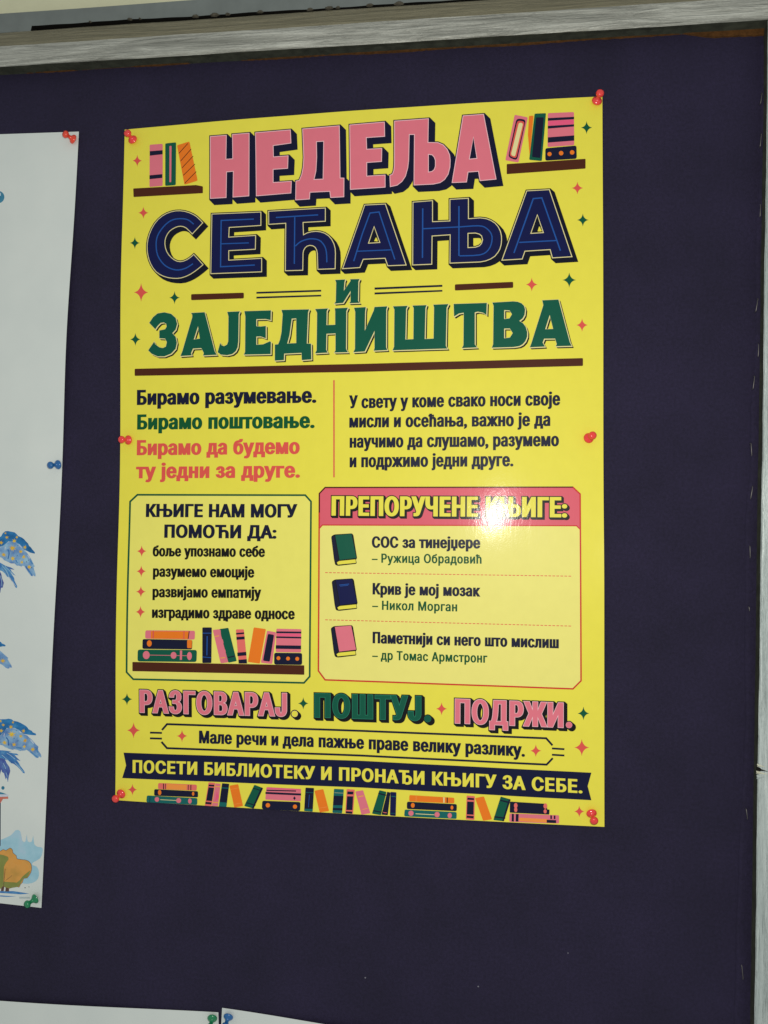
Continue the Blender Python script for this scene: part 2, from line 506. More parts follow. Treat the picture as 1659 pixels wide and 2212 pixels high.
# raw cork showing between felt and top rail: a thin lipped strip with a torn lower edge
V = []; F = []
N_ = 220
for i in range(N_ + 1):
    x = -330 + 662 * i / N_
    t = (x + 330) / 662
    w = .15 + .9 * max(0, min(1, (t - .30) / .2)) * max(0, min(1, (.86 - t) / .1)) + (0 if t < .9 else min(1, (t - .9) / .035) * 5.0) + wob(.3) + .4 * math.sin(x * .06)
    w = max(.05, w)
    V += [(x * M1, -.0016, .3534), (x * M1, -.0016, (353.4 - w) * M1), (x * M1, .0002, (353.4 - w - .3) * M1)]
for i in range(N_):
    for j in (0, 1): F.append((i * 3 + j + 1, i * 3 + j + 4, i * 3 + j + 3, i * 3 + j))
mesh_obj('cork_edge', V, F, M_CORK, board)

# loose folded edge of the felt along the right rail
V = []; F = []
ff = sorted(FOLD, key=lambda p: -p[1])
zs = np.linspace(340, -600, 260)
fx = np.interp(-zs, [-p[1] for p in ff], [p[0] for p in ff])
for i, z in enumerate(zs):
    x = fx[i] + wob(.12) + .3 * math.sin(z * .09)
    k = 1.2 + .8 * math.sin(z * .023 + 1) * math.sin(z * .051)
    V += [(x * M1, .0001, z * M1), ((x + .5) * M1, -(.7 + .4 * k) * M1, z * M1), ((x + 2.6) * M1, -(.9 + .7 * k) * M1, z * M1), ((x + 6 + .5 * k) * M1, -(.5 + .5 * k) * M1, z * M1), (.3335, -.0004, z * M1)]
for i in range(len(zs) - 1):
    for j in range(4):
        p = i * 5 + j; F.append((p, p + 5, p + 6, p + 1))
mesh_obj('felt_fold', V, F, M_FELT, board, True)

def tube(pts, r, seg=8):
    V = []; F = []; P = [Vector(p) for p in pts]
    for i, p in enumerate(P):
        d = (P[min(i + 1, len(P) - 1)] - P[max(i - 1, 0)]).normalized()
        u = d.orthogonal().normalized(); w = d.cross(u)
        if i and u.dot(pu) < 0: u = -u; w = d.cross(u)
        pu = u
        for k in range(seg):
            a = 2 * math.pi * k / seg; V.append(tuple((p + (u * math.cos(a) + w * math.sin(a)) * r) * M1))
    for i in range(len(P) - 1):
        for k in range(seg):
            a = i * seg + k; b = i * seg + (k + 1) % seg; F.append((a, b, b + seg, a + seg))
    F.append(tuple(range(seg))[::-1]); F.append(tuple(range((len(P) - 1) * seg, len(P) * seg)))
    return V, F
for x0, z0, x1, z1 in STAPLES:
    x0 = min(x0, 328.2); x1 = min(x1, 328.0)
    h = 2.7
    V, F = tube([(x0, 1, z0), (x0, -h + .5, z0), (x0 + (x1 - x0) * .06, -h, z0 + (z1 - z0) * .06), (x1 - (x1 - x0) * .06, -h, z1 - (z1 - z0) * .06), (x1, -h + .5, z1), (x1, 1, z1)], .33)
    mesh_obj('staple', V, F, M_STEEL, board, True)

# splintered notch in the right rail: three slivers of bare wood, a dark one painted for the gap
def sliver(z, x0, x1, w, tilt, lift=1.2, mat=M_RAW):
    V = []; F = []; n = 10
    for i in range(n + 1):
        t = i / n; x = x0 + (x1 - x0) * t; ww = w * (1 - .75 * t) + wob(.12)
        zz = z + tilt * t
        for dz, h in ((-ww, 13.9), (0, 14.2 + lift * (1 - t)), (ww, 13.9)): V.append((x * M1, -h * M1, (zz + dz) * M1))
    for i in range(n):
        for j in (0, 1): F.append((i * 3 + j, i * 3 + j + 3, i * 3 + j + 4, i * 3 + j + 1))
    return mesh_obj('wood_splinter', V, F, mat, board)
sliver(-234.6, 327.4, 333.2, 1.0, -.9)
sliver(-240.0, 326.8, 335.6, 1.3, -1.2)
sliver(-243.6, 327.2, 333.6, 1.7, .1, .8, M_RAILZ)
sliver(-237.4, 326.9, 336.6, 1.9, -1.8, .25, M_GAP)

# grey batten on the wall above the board, slot shade painted on its underside
bat = thing('wall_band', 'narrow grey batten on the cream wall above the board frame', 'batten', (0, 0, 0))
BX = [-900, -311, -310, -220, -150, -60, 20, 120, 420]
BZ = [392.0, 392.0, 397.0, 396.4, 395.6, 394.9, 394.3, 394.0, 393.6]
def band_z(x): return float(np.interp(x, BX, BZ)) + .25 * math.sin(x * .05) + .15 * math.sin(x * .17)
V = []; F = []; I = []
xs = sorted(set(list(np.linspace(-900, -311.5, 40)) + list(np.linspace(-311, -309, 5)) + list(np.linspace(-308.5, 420, 300))))
for x in xs:
    b = band_z(x); t = 410.6 + .15 * math.sin(x * .03)
    V += [(x * M1, -.001, b * M1), (x * M1, -.001, (t - .5) * M1), (x * M1, -.0005, t * M1), (x * M1, .0178, t * M1), (x * M1, .0178, b * M1)]
for i in range(len(xs) - 1):
    for j in range(5):
        p = i * 5 + j; q = i * 5 + (j + 1) % 5
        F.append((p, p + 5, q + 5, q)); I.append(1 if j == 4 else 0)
mesh_obj('grey_band', V, F, [M_BAND, M_GAP], bat, False, I)
for x, w in ((-252, .8), (-214, 1.5), (-204, .8), (-152, 2.2), (-134, 2.6), (-122, 1.4), (-92, 2.0), (-47, 1.8), (-30, 2.4), (-22, 1.2), (6, 2.0), (31, 2.6)):
    V = []; F = []; n = 11
    for ring, (k, yy) in enumerate(((1.0, 0.0), (.8, -.0016), (.35, -.0024))):
        for q in range(n):
            a = 2 * math.pi * q / n
            V.append(((x + w * k * 1.6 * math.cos(a) * (1 + wob(.3))) * M1, -.0009 + yy, (band_z(x) - .5 + w * .55 * k * math.sin(a) * (1 + wob(.3))) * M1))
    for ring in range(2):
        for q in range(n):
            a = ring * n + q; b = ring * n + (q + 1) % n; F.append((a, b, b + n, a + n))
    F.append(tuple(range(2 * n, 3 * n)))
    mesh_obj('dirt_lump', V, F, M_DIRT, bat, True)

# ------------------------------------------------------------------ yellow poster
POSTER_ART = [
('left_panel',None,[(1,[('g',[[(-192.67,-30.29),(-39.94,-30.92),(-34.82,-36.44),(-34.76,-185.98),(-39.75,-191.58),(-193.36,-192.98),(-199.52,-186.94),(-199.39,-36.33)]])],[('pale',0,0,0,0,0)])]),
('left_panel_border','left_panel',[(2,[('g',[[(-192.32,-31.09),(-40.29,-31.69),(-35.61,-36.73),(-35.54,-185.71),(-40.1,-190.82),(-193,-192.19),(-198.69,-186.61),(-198.55,-36.68)],[(-193.01,-29.49),(-39.6,-30.14),(-34.04,-36.15),(-33.98,-186.25),(-39.41,-192.33),(-193.72,-193.77),(-200.35,-187.26),(-200.24,-35.97)]],'ring')],[('green2',0,0,0,0,0)])]),
('right_panel',None,[(1,[('g',[[(-22.53,-24.42),(185.17,-24.72),(190.96,-30.4),(191.27,-182.68),(184.8,-189.5),(-21.33,-188.45),(-27.2,-180.95),(-27.56,-29.54)]])],[('pale2',0,0,0,0,0)])]),
('panel_header_band','right_panel',[(2,[('g',[[(-22.53,-24.42),(185.17,-24.72),(190.96,-30.4),(190.85,-59.21),(187.97,-56.25),(-24.66,-56.41),(-27.33,-59.52),(-27.56,-29.54)]])],[('pink2',0,0,0,0,0)])]),
('right_panel_border','right_panel',[(3,[('g',[[(-22.25,-25.05),(184.94,-25.32),(190.38,-30.65),(190.7,-182.45),(184.57,-188.91),(-21.01,-187.84),(-26.57,-180.74),(-26.92,-29.8)],[(-22.8,-23.8),(185.41,-24.13),(191.54,-30.14),(191.85,-182.9),(185.03,-190.09),(-21.65,-189.06),(-27.83,-181.17),(-28.19,-29.29)]],'ring'),('g',[[(-26.97,-59.83),(-24.45,-57.03),(187.79,-56.85),(190.54,-59.67),(191.16,-59.04),(188.15,-55.96),(-24.88,-56.1),(-27.68,-59.21)]])],[('red',0,0,0,0,0)]),(4,[('g',[[(-26.96,-45.86),(-27.08,-29.73),(-22.32,-24.74),(185.17,-25.02),(185.18,-24.13),(-22.74,-23.8),(-28.04,-29.36),(-27.91,-45.86)]])],[('black',0,0,0,0,0)])]),
('pink_title_lettering',None,[(2,[('g',[[(-127.92,286.94),(-113.13,286.88),(-113.49,265.73),(-107.12,265.7),(-107.44,287.12),(-92.25,287.18),(-92.33,232.11),(-106.76,231.86),(-106.51,254.72),(-112.88,254.59),(-113.11,231.82),(-127.53,231.84)]]),('g',[[(-86.34,287.15),(-55.04,287.52),(-54.52,276.13),(-70.51,274.99),(-70.23,264.97),(-57.09,265.17),(-57.47,254.28),(-70.48,254.17),(-70.43,242.53),(-54.06,242.62),(-54.42,232.48),(-85.49,231.72)]]),('g',[[(-43.99,287.53),(-11.59,287.9),(-10.92,242.98),(-7.48,242.66),(-7.57,226.61),(-19.09,226.58),(-19.77,231.99),(-37.5,232.19),(-37.88,226.3),(-50.09,226.17),(-49.89,242.63),(-46.93,242.99),(-44.79,247.99),(-43.47,254.47),(-42.94,262.95)],[(-31.83,275.79),(-25.29,275.75),(-25.79,242.93),(-33.93,243.01),(-32.21,250.51),(-31.56,262.23)]]),('g',[[(-2.35,287.93),(27.65,288.54),(27.9,276.49),(11.96,276.33),(12.36,266.26),(25.42,266.23),(25.17,255.16),(12.37,255.01),(12.39,243.21),(28.32,243.34),(28.34,232.98),(-1.78,232.69)]]),('g',[[(36.48,288.87),(65.35,289.12),(64.98,269.01),(73.43,268.38),(77.9,266.21),(81.35,262.18),(83.39,257.33),(83.91,252.82),(83.66,247.07),(82.14,241.13),(79.22,236.8),(75.4,234.3),(69.64,233.33),(53.21,233.44),(53.53,276.59),(49.02,276.86),(48.52,254.83),(47.76,248.44),(45.83,241.46),(42.87,237.1),(38.73,234.1),(32.89,233.12),(32.48,242.85),(34.56,243.51),(35.85,246.53),(36.36,250.38),(36.49,255.53)],[(65.37,259),(68.58,258.43),(70.37,256.4),(71.4,253.52),(71.41,248.39),(70.39,245.63),(68.6,244.18),(65.4,243.72)]]),('g',[[(94.79,289.65),(111.84,289.93),(122.34,234.75),(109.02,234.18),(107.74,242.17),(98.9,242.01),(97.65,233.63),(85.59,233.76)],[(103.41,271.5),(106.47,253.1),(99.9,252.83)]])],[('navy',1.143,0,0,4.827,-5.081),('rim',0.318,0,0,0,0),('pink',-0.279,0,0,0,0)])]),
('navy_title_lettering',None,[(2,[('g',[[(-134.21,210.35),(-136.59,212.94),(-139.86,216.04),(-143.2,218.27),(-146.9,220.07),(-151.03,221.46),(-155.34,222.28),(-159.56,222.38),(-163.77,221.78),(-168.06,220.46),(-172.17,218.39),(-175.86,215.52),(-179.09,211.9),(-181.77,207.4),(-183.82,202.53),(-185.12,197.79),(-185.72,193.03),(-185.57,188.16),(-184.81,183.43),(-183.59,179.13),(-181.85,175.15),(-179.59,171.41),(-176.82,168.18),(-173.5,165.71),(-169.76,163.86),(-165.64,162.56),(-161.36,161.81),(-157.18,161.54),(-153.01,161.91),(-148.77,163.17),(-144.72,164.97),(-141.03,167.17),(-137.84,169.41),(-135.21,171.42),(-133.45,172.87),(-142.17,182.38),(-143.88,180.93),(-146.29,179.18),(-148.96,177.72),(-151.82,176.7),(-154.6,176.43),(-157.4,176.92),(-160.3,178.39),(-163.04,180.53),(-165.42,183.13),(-167.33,186.13),(-168.55,189.54),(-169.13,193.01),(-169.03,196.15),(-168.27,199.09),(-166.85,201.92),(-164.85,204.38),(-162.17,206.24),(-159.3,207.52),(-156.81,208.19),(-154.41,208.23),(-152,207.7),(-149.48,206.37),(-146.34,203.4),(-143.82,200.68)]]),('g',[[(-125.97,217.74),(-81.3,217.26),(-81.21,205.42),(-109.94,204.97),(-110.27,196.41),(-85.9,196.86),(-86.07,184.63),(-110.14,184.36),(-110.05,175.93),(-80.29,176.4),(-80.19,164.45),(-126.31,164.54)]]),('g',[[(-74.36,217.56),(-23.7,217.66),(-23.65,206.11),(-43.4,206.05),(-42.94,195.22),(-39.6,196.77),(-36,197.52),(-32,197.72),(-28,197.13),(-24,195.63),(-20.67,193.24),(-18,190.1),(-15.99,186.08),(-14.91,182.1),(-14.62,177.51),(-14.82,164.42),(-30.07,164.53),(-30.55,178.2),(-31.24,181.52),(-32.58,183.81),(-34.59,185.22),(-37.26,185.73),(-39.67,185.18),(-41.53,183.69),(-42.85,181.38),(-43.24,178.76),(-43.41,164.28),(-58.98,164.52),(-58.86,206.16),(-74.15,205.99)]]),('g',[[(10.75,218.47),(28.64,218.45),(46.7,165.13),(30.91,165.14),(28.55,171.73),(9.63,171.62),(6.78,164.58),(-8.34,164.16)],[(18.93,199.45),(23.94,185.56),(14.15,185.36)]]),('g',[[(52.34,218.77),(69.03,219.2),(69.08,201.17),(83.75,201.1),(83.71,219.48),(99.32,219.7),(99.35,202.27),(109.06,202.56),(114.09,201.68),(117.86,200.09),(121.63,197.48),(124.13,194.42),(126.01,190.51),(126.89,186.64),(127.02,182.81),(126.65,179),(125.65,175.47),(124.15,172.74),(121.4,169.41),(117.9,167.27),(113.76,165.79),(109.11,165.09),(83.83,165.13),(84.03,189.26),(68.73,188.94),(68.53,164.87),(52.24,164.9)],[(98.99,189.85),(105.3,189.81),(108.45,188.77),(110.34,187.15),(111.22,183.91),(110.35,180.76),(108.46,178.79),(105.32,177.78),(99.01,177.68)]]),('g',[[(147.8,223.47),(166.34,223.53),(184.62,166.24),(168.73,165.95),(166.9,172.99),(146.3,172.65),(144.07,166.14),(127.28,165.85)],[(156.46,202.79),(161.38,187.56),(151.13,187.41)]])],[('navydk',1.143,0,0,3.557,-3.43),('cream',0.318,0,0,0,0),('navyf',-0.356,0,0,0,0)]),(5,[('g',[[(-142.19,209.8),(-143.58,211.04),(-145.64,212.8),(-147.99,214.25),(-150.52,215.06),(-153.25,215.5),(-155.96,215.65),(-158.61,215.57),(-161.28,215.19),(-163.88,214.37),(-166.38,213.01),(-168.77,211.23),(-170.99,209.13),(-173.11,206.67),(-175.07,203.88),(-176.56,201.04),(-177.41,198.32),(-177.79,195.58),(-177.83,192.7),(-177.66,189.52),(-177.17,186.15),(-176.2,182.9),(-174.6,179.79),(-172.54,176.83),(-170.32,174.33),(-167.99,172.41),(-165.51,170.97),(-163.06,169.87),(-160.66,169.08),(-158.25,168.62),(-155.85,168.49),(-153.43,168.7),(-151.03,169.24),(-148.71,170.02),(-146.31,171.2),(-144.01,172.6),(-142.43,173.59),(-143.07,174.5),(-144.65,173.52),(-146.89,172.15),(-149.19,171.02),(-151.39,170.29),(-153.66,169.77),(-155.93,169.57),(-158.17,169.69),(-160.42,170.12),(-162.69,170.87),(-165.03,171.92),(-167.36,173.29),(-169.55,175.08),(-171.66,177.46),(-173.64,180.3),(-175.16,183.25),(-176.07,186.32),(-176.54,189.55),(-176.71,192.65),(-176.66,195.43),(-176.31,198.02),(-175.5,200.58),(-174.08,203.27),(-172.19,205.97),(-170.14,208.36),(-168,210.38),(-165.72,212.08),(-163.37,213.36),(-160.95,214.12),(-158.43,214.48),(-155.89,214.56),(-153.3,214.42),(-150.72,214),(-148.41,213.27),(-146.27,211.94),(-144.3,210.26),(-142.91,209.02)]]),('g',[[(-87.69,211.87),(-117.87,212.05),(-117.97,169.8),(-86.33,170.14),(-86.39,171.21),(-116.86,170.89),(-116.77,210.97),(-87.63,210.8)]]),('g',[[(-116.79,190.21),(-91.96,190.02),(-92.01,190.95),(-116.84,191.15)]]),('g',[[(-67.64,211.11),(-30.03,211.42),(-30.1,212.48),(-67.72,212.17)]]),('g',[[(-51.35,211.07),(-51.49,170.15),(-50.42,170.1),(-50.27,211)]]),('g',[[(-49.74,185.26),(-48.62,186.29),(-46.99,187.71),(-45.05,188.92),(-42.69,189.81),(-39.96,190.53),(-37.25,190.87),(-34.53,190.77),(-31.82,190.31),(-29.51,189.5),(-27.73,188.27),(-26.26,186.66),(-25.06,184.91),(-24.17,183.18),(-23.56,181.32),(-23.11,179.12),(-22.83,176.07),(-22.72,172.67),(-22.66,170.24),(-21.6,170.22),(-21.66,172.64),(-21.77,176.08),(-22.06,179.22),(-22.53,181.53),(-23.19,183.54),(-24.15,185.41),(-25.43,187.29),(-27.04,189.05),(-29.06,190.44),(-31.6,191.33),(-34.48,191.82),(-37.35,191.92),(-40.22,191.57),(-43.07,190.82),(-45.57,189.87),(-47.67,188.57),(-49.36,187.09),(-50.5,186.05)]]),('g',[[(1.87,170.1),(9.37,193.88),(15.74,210.83),(22.83,211.3),(36.5,170.19),(37.48,170.47),(23.55,212.39),(14.98,211.83),(8.38,194.26),(0.87,170.46)]]),('g',[[(4.24,178.31),(34,178.3),(33.95,179.21),(4.2,179.22)]]),('g',[[(60.14,212.96),(60,170.64),(61.15,170.59),(61.29,212.89)]]),('g',[[(90.78,213.34),(90.86,170.99),(92,170.94),(91.92,213.28)]]),('g',[[(61.3,194.96),(91.41,195.08),(91.35,196.11),(61.25,196)]]),('g',[[(91.93,195.06),(96.42,195.22),(102.66,195.41),(107.79,195.33),(110.58,194.9),(112.29,194.23),(113.82,193.22),(115.51,191.76),(116.99,189.99),(118.04,188.13),(118.55,186.21),(118.64,184.15),(118.39,182.02),(117.84,179.7),(116.94,177.36),(115.61,175.35),(114.06,173.75),(112.09,172.49),(109,171.6),(103.48,171.27),(96.76,171.36),(91.92,171.46),(91.95,170.43),(96.79,170.33),(103.55,170.25),(109.21,170.59),(112.53,171.54),(114.71,172.94),(116.4,174.67),(117.83,176.85),(118.8,179.36),(119.38,181.79),(119.65,184.07),(119.55,186.33),(118.97,188.48),(117.81,190.55),(116.2,192.48),(114.39,194.03),(112.71,195.14),(110.8,195.9),(107.83,196.35),(102.61,196.44),(96.34,196.25),(91.85,196.09)]]),('g',[[(137.77,171.31),(153.53,216.01),(159.79,216.26),(174.71,171.56),(175.75,171.89),(160.55,217.44),(152.72,217.13),(136.72,171.74)]]),('g',[[(141.61,179.72),(171.84,179.84),(171.79,180.86),(141.57,180.74)]])],[('blue',0,0,0,0,0)]),(5,[('g',[[(20.66,190.26),(21.85,186.96),(18.98,186.83)]]),('g',[[(103.54,185.42),(108.45,185.32),(110.35,183.31),(110.1,181.66),(107.83,179.85),(103.55,179.4)]]),('g',[[(157.93,193.06),(160.15,188.89),(156.69,188.8)]])],[('yellow',0,0,0,0,0)])]),
('small_green_lettering',None,[(2,[('g',[[(-14.76,154.7),(-5.92,154.75),(-6.57,152.81),(-7.19,145),(-1.31,153.26),(-1.58,154.84),(6.56,154.65),(5.52,152.35),(5.34,135.82),(6.66,134.08),(-2.26,134.13),(-1.22,135.66),(-1.27,144.78),(-7.79,134.59),(-15.31,134.2),(-14.13,136.12),(-13.83,152.44)]])],[('black',0.127,0.635,-0.635,1.651,-1.651),('cream',0.254,0,0,0.572,-0.572),('green',0,0,0,0,0)])]),
('green_title_lettering',None,[(2,[('g',[[(-182.59,122.56),(-176.96,116.77),(-174.88,119.67),(-172.11,122.27),(-169.04,122.59),(-166.8,121.19),(-166.5,118.77),(-167.88,116.52),(-173.18,115.59),(-173.14,108.62),(-167.83,108.22),(-166.14,105.09),(-167.1,101.1),(-169.89,99.83),(-173.11,100.58),(-176.89,103.36),(-178.02,105.66),(-183.46,98.15),(-180.37,95.13),(-174.76,92.59),(-168.46,92.44),(-162.19,94.69),(-158.03,98.87),(-156.94,104.19),(-158.09,109.56),(-161.17,112.86),(-158.13,115.99),(-156.77,120.9),(-158.2,126.3),(-162.41,130.05),(-168.69,131.58),(-174.96,130.82),(-179.13,127.58)]]),('g',[[(-144.08,130.3),(-142.95,128.52),(-142.94,126.52),(-151.76,96.7),(-153.54,92.34),(-143.13,92.75),(-143.83,94.77),(-142.05,98.72),(-134.44,98.93),(-132.07,94.47),(-132.75,92.36),(-120.34,92.71),(-122.29,95.95),(-131.63,130.58)],[(-137.62,118.34),(-135.88,107.36),(-141.41,106.71)]]),('g',[[(-111,130.18),(-99.65,130.35),(-100.59,127.86),(-100.82,103.99),(-101.47,98.71),(-103.09,95.44),(-106.22,93.01),(-111,92.07),(-116.5,92.74),(-119.53,94.95),(-117.25,103.12),(-116.28,101.1),(-113.8,100.11),(-111.07,101.36),(-109.99,104.25),(-109.87,126.16)]]),('g',[[(-95.42,130.34),(-71.54,130.21),(-71.75,121.64),(-76.09,122.83),(-84.62,122.97),(-84.58,116.75),(-80.51,116.36),(-76.04,116.76),(-75.97,105.93),(-80.45,107.65),(-84.52,107.76),(-84.47,100.5),(-78.37,100.72),(-72.3,103.19),(-71.35,102.51),(-71.55,91.97),(-95.7,92.21),(-94.62,94.56),(-94.57,125.67)]]),('g',[[(-62.1,130.29),(-37.59,129.99),(-38.5,127.13),(-39.41,100.29),(-35.67,100.06),(-35.33,86.44),(-43.72,86),(-44.03,92.3),(-59.43,92.05),(-59.66,86.41),(-67.74,86.21),(-67.83,100.17),(-64.86,100.35),(-63.27,104.25),(-61.97,110.79),(-61,126.56)],[(-52.91,122.35),(-48.9,122.49),(-48.76,100.95),(-56.8,100.78),(-54.83,107.95)]]),('g',[[(-32.26,130.07),(-20.98,130.21),(-22.03,127.89),(-22.22,115.87),(-14.55,115.89),(-14.62,127.64),(-15.03,130.14),(-3.56,130.27),(-4.86,127.32),(-4.96,94.77),(-3.36,91.87),(-15.21,91.92),(-14.17,93.72),(-14.25,108.45),(-22.18,108.3),(-22.37,94.59),(-21.03,91.95),(-32.03,91.59),(-30.72,94.17),(-30.51,126.87)]]),('g',[[(1.83,130.08),(12.04,130.25),(11.54,126.76),(11.22,109.9),(18.97,127.16),(19.61,130.12),(30.66,130.26),(29.76,127.44),(29.77,95.12),(30.81,92.77),(19.12,92.57),(19.77,94.75),(19.7,109.64),(11.3,92.13),(1.49,91.74),(2.79,94.56),(2.9,126.4)]]),('g',[[(35.58,130.09),(48.11,130.05),(46.83,127.51),(46.28,101.36),(53.09,101.43),(53.26,127.94),(52.23,130.16),(64.16,130.13),(63.27,127.59),(62.71,101.28),(70.24,101.45),(70.55,127.99),(69.91,130.32),(82.64,130.39),(81.12,127.24),(80.56,95.01),(81.84,92.68),(35.34,92.39),(36.62,95.58),(36.76,127.21)]]),('g',[[(87.08,130.36),(114.81,130.28),(114.44,120.12),(111.68,122.12),(107.29,123.16),(104.77,122.6),(104.82,95.61),(106.7,93.02),(94.11,92.73),(95.37,95.24),(95.57,122.66),(91.53,122.15),(87.48,119.73)]]),('g',[[(119.44,130.37),(136.64,130.77),(140.36,130.26),(143.46,128.88),(145.56,126.66),(146.43,123.47),(145.94,119.06),(144.33,116.21),(141.61,114.16),(144.7,112.16),(146.93,108.94),(148.16,104.48),(148.04,100.71),(146.56,96.97),(144.34,94.51),(141.62,93.07),(136.66,92.45),(118.98,92.43),(120.1,95.19),(120.44,127.54)],[(129.18,123.68),(133.54,123.28),(135.65,120.04),(133.54,116.57),(129.19,116.2)],[(129.19,108.22),(133.92,108.08),(136.28,104.21),(133.92,100.49),(129.2,100)]]),('g',[[(160.48,130.79),(173.6,130.93),(182.72,95.29),(184.18,92.13),(171.5,92.11),(172.24,93.97),(170.89,98.52),(161.95,98.66),(160.72,95.55),(162.56,92.11),(150.26,91.82),(151.5,94.94),(161.34,126.73)],[(166.49,118.37),(169.31,106.6),(162.81,106.55)]])],[('black',0.127,0.635,-0.635,1.651,-1.651),('cream',0.254,0,0,0.572,-0.572),('green',0,0,0,0,0)])]),
('brown_bar',None,[(2,[('g',[[(-144.22,145.97),(-144.11,146.57),(-143.74,146.92),(-143.13,147.04),(-97.19,146.7),(-96.58,146.58),(-96.22,146.22),(-96.09,145.63),(-96.07,142.71),(-96.18,142.12),(-96.54,141.76),(-97.15,141.65),(-143.07,141.68),(-143.69,141.8),(-144.06,142.16),(-144.19,142.75)]])],[('brown',0,0,0,0,0)])]),
('brown_bar',None,[(2,[('g',[[(88.06,145.95),(88.17,146.52),(88.51,146.86),(89.07,146.98),(135.64,147.25),(136.19,147.14),(136.52,146.8),(136.63,146.24),(136.63,143.19),(136.52,142.63),(136.19,142.29),(135.64,142.17),(89.08,141.73),(88.52,141.84),(88.18,142.18),(88.07,142.74)]])],[('brown',0,0,0,0,0)])]),
('long_brown_bar',None,[(2,[('g',[[(-196.24,81.14),(-196.13,81.66),(-195.8,81.98),(-195.25,82.08),(8.48,81.55),(9.09,81.55),(9.7,81.55),(10.31,81.55),(192.54,81.78),(193.02,81.68),(193.3,81.39),(193.39,80.9),(193.39,76.17),(193.3,75.69),(193.01,75.4),(192.54,75.3),(10.34,74.69),(9.73,74.68),(9.12,74.69),(8.51,74.69),(-195.25,75.77),(-195.8,75.88),(-196.13,76.19),(-196.24,76.71)]])],[('brown',0,0,0,0,0)])]),
('double_rule',None,[(2,[('g',[[(-84.81,146.95),(-27.04,146.66),(-27.03,145.09),(-84.79,145.36)]]),('g',[[(-84.77,142.7),(-27.02,142.33),(-27.01,140.89),(-84.76,141.11)]])],[('navyt',0,0,0,0,0)])]),
('double_rule',None,[(2,[('g',[[(19.54,146.87),(77.51,146.99),(77.52,145.32),(19.55,145.05)]]),('g',[[(19.56,142.58),(77.52,142.63),(77.53,141.21),(19.56,140.89)]])],[('navyt',0,0,0,0,0)])]),
('red_divider_line',None,[(2,[('g',[[(-15.98,68.07),(-15.47,-15.69),(-14.29,-15.69),(-14.79,68.05)]])],[('coral',0,0,0,0,0)])]),
('star_ornament',None,[(2,[('g',[[(-196.97,275.83),(-196.66,274.35),(-196.16,273.09),(-195.48,272.03),(-194.63,271.18),(-193.59,270.54),(-192.37,270.1),(-193.58,269.85),(-194.59,269.36),(-195.41,268.63),(-196.05,267.67),(-196.49,266.47),(-196.75,265.04),(-197.07,266.51),(-197.57,267.78),(-198.25,268.84),(-199.1,269.69),(-200.15,270.33),(-201.37,270.77),(-200.16,271.03),(-199.14,271.52),(-198.32,272.24),(-197.68,273.2),(-197.23,274.4)]])],[('coral',0,0,0,0,0)])]),
('star_ornament',None,[(2,[('g',[[(-190.1,227.86),(-189.76,226.36),(-189.22,225.07),(-188.48,224),(-187.56,223.14),(-186.44,222.51),(-185.13,222.09),(-186.42,221.8),(-187.51,221.28),(-188.4,220.52),(-189.08,219.53),(-189.55,218.29),(-189.82,216.82),(-190.17,218.32),(-190.71,219.61),(-191.44,220.68),(-192.37,221.53),(-193.49,222.17),(-194.81,222.59),(-193.51,222.88),(-192.42,223.4),(-191.53,224.16),(-190.85,225.15),(-190.38,226.39)]])],[('coral',0,0,0,0,0)])]),
('star_ornament',None,[(2,[('g',[[(-197.48,200.66),(-197.15,199.17),(-196.62,197.89),(-195.92,196.83),(-195.02,195.99),(-193.94,195.37),(-192.68,194.96),(-193.92,194.67),(-194.98,194.13),(-195.83,193.37),(-196.49,192.37),(-196.94,191.13),(-197.21,189.66),(-197.54,191.16),(-198.06,192.43),(-198.77,193.49),(-199.66,194.33),(-200.75,194.95),(-202.01,195.35),(-200.76,195.65),(-199.71,196.19),(-198.86,196.95),(-198.2,197.96),(-197.74,199.19)]])],[('green2',0,0,0,0,0)])]),
('star_ornament',None,[(2,[('g',[[(-190.68,158.57),(-190.22,156.29),(-189.5,154.35),(-188.52,152.75),(-187.27,151.48),(-185.75,150.55),(-183.97,149.96),(-185.74,149.48),(-187.23,148.65),(-188.45,147.46),(-189.39,145.92),(-190.06,144.02),(-190.46,141.78),(-190.9,144.05),(-191.62,145.98),(-192.6,147.58),(-193.85,148.85),(-195.37,149.77),(-197.15,150.36),(-195.38,150.85),(-193.89,151.68),(-192.67,152.87),(-191.73,154.42),(-191.07,156.32)]])],[('coral',0,0,0,0,0)])]),
('star_ornament',None,[(2,[('g',[[(-159.55,150.25),(-159.22,148.68),(-158.69,147.34),(-157.97,146.24),(-157.05,145.36),(-155.93,144.72),(-154.61,144.31),(-155.92,143.98),(-157.03,143.41),(-157.93,142.59),(-158.63,141.53),(-159.13,140.23),(-159.42,138.68),(-159.75,140.25),(-160.28,141.59),(-161,142.69),(-161.92,143.57),(-163.04,144.21),(-164.36,144.62),(-163.05,144.95),(-161.94,145.52),(-161.04,146.34),(-160.34,147.4),(-159.84,148.7)]])],[('green2',0,0,0,0,0)])]),
('star_ornament',None,[(2,[('g',[[(-195.58,114.02),(-195.26,112.46),(-194.74,111.13),(-194.01,110.03),(-193.09,109.16),(-191.97,108.53),(-190.64,108.12),(-191.97,107.79),(-193.09,107.21),(-194,106.39),(-194.72,105.32),(-195.23,104.02),(-195.54,102.47),(-195.86,104.03),(-196.38,105.36),(-197.1,106.46),(-198.02,107.33),(-199.15,107.96),(-200.47,108.36),(-199.15,108.7),(-198.03,109.28),(-197.11,110.1),(-196.4,111.17),(-195.88,112.47)]])],[('green2',0,0,0,0,0)])]),
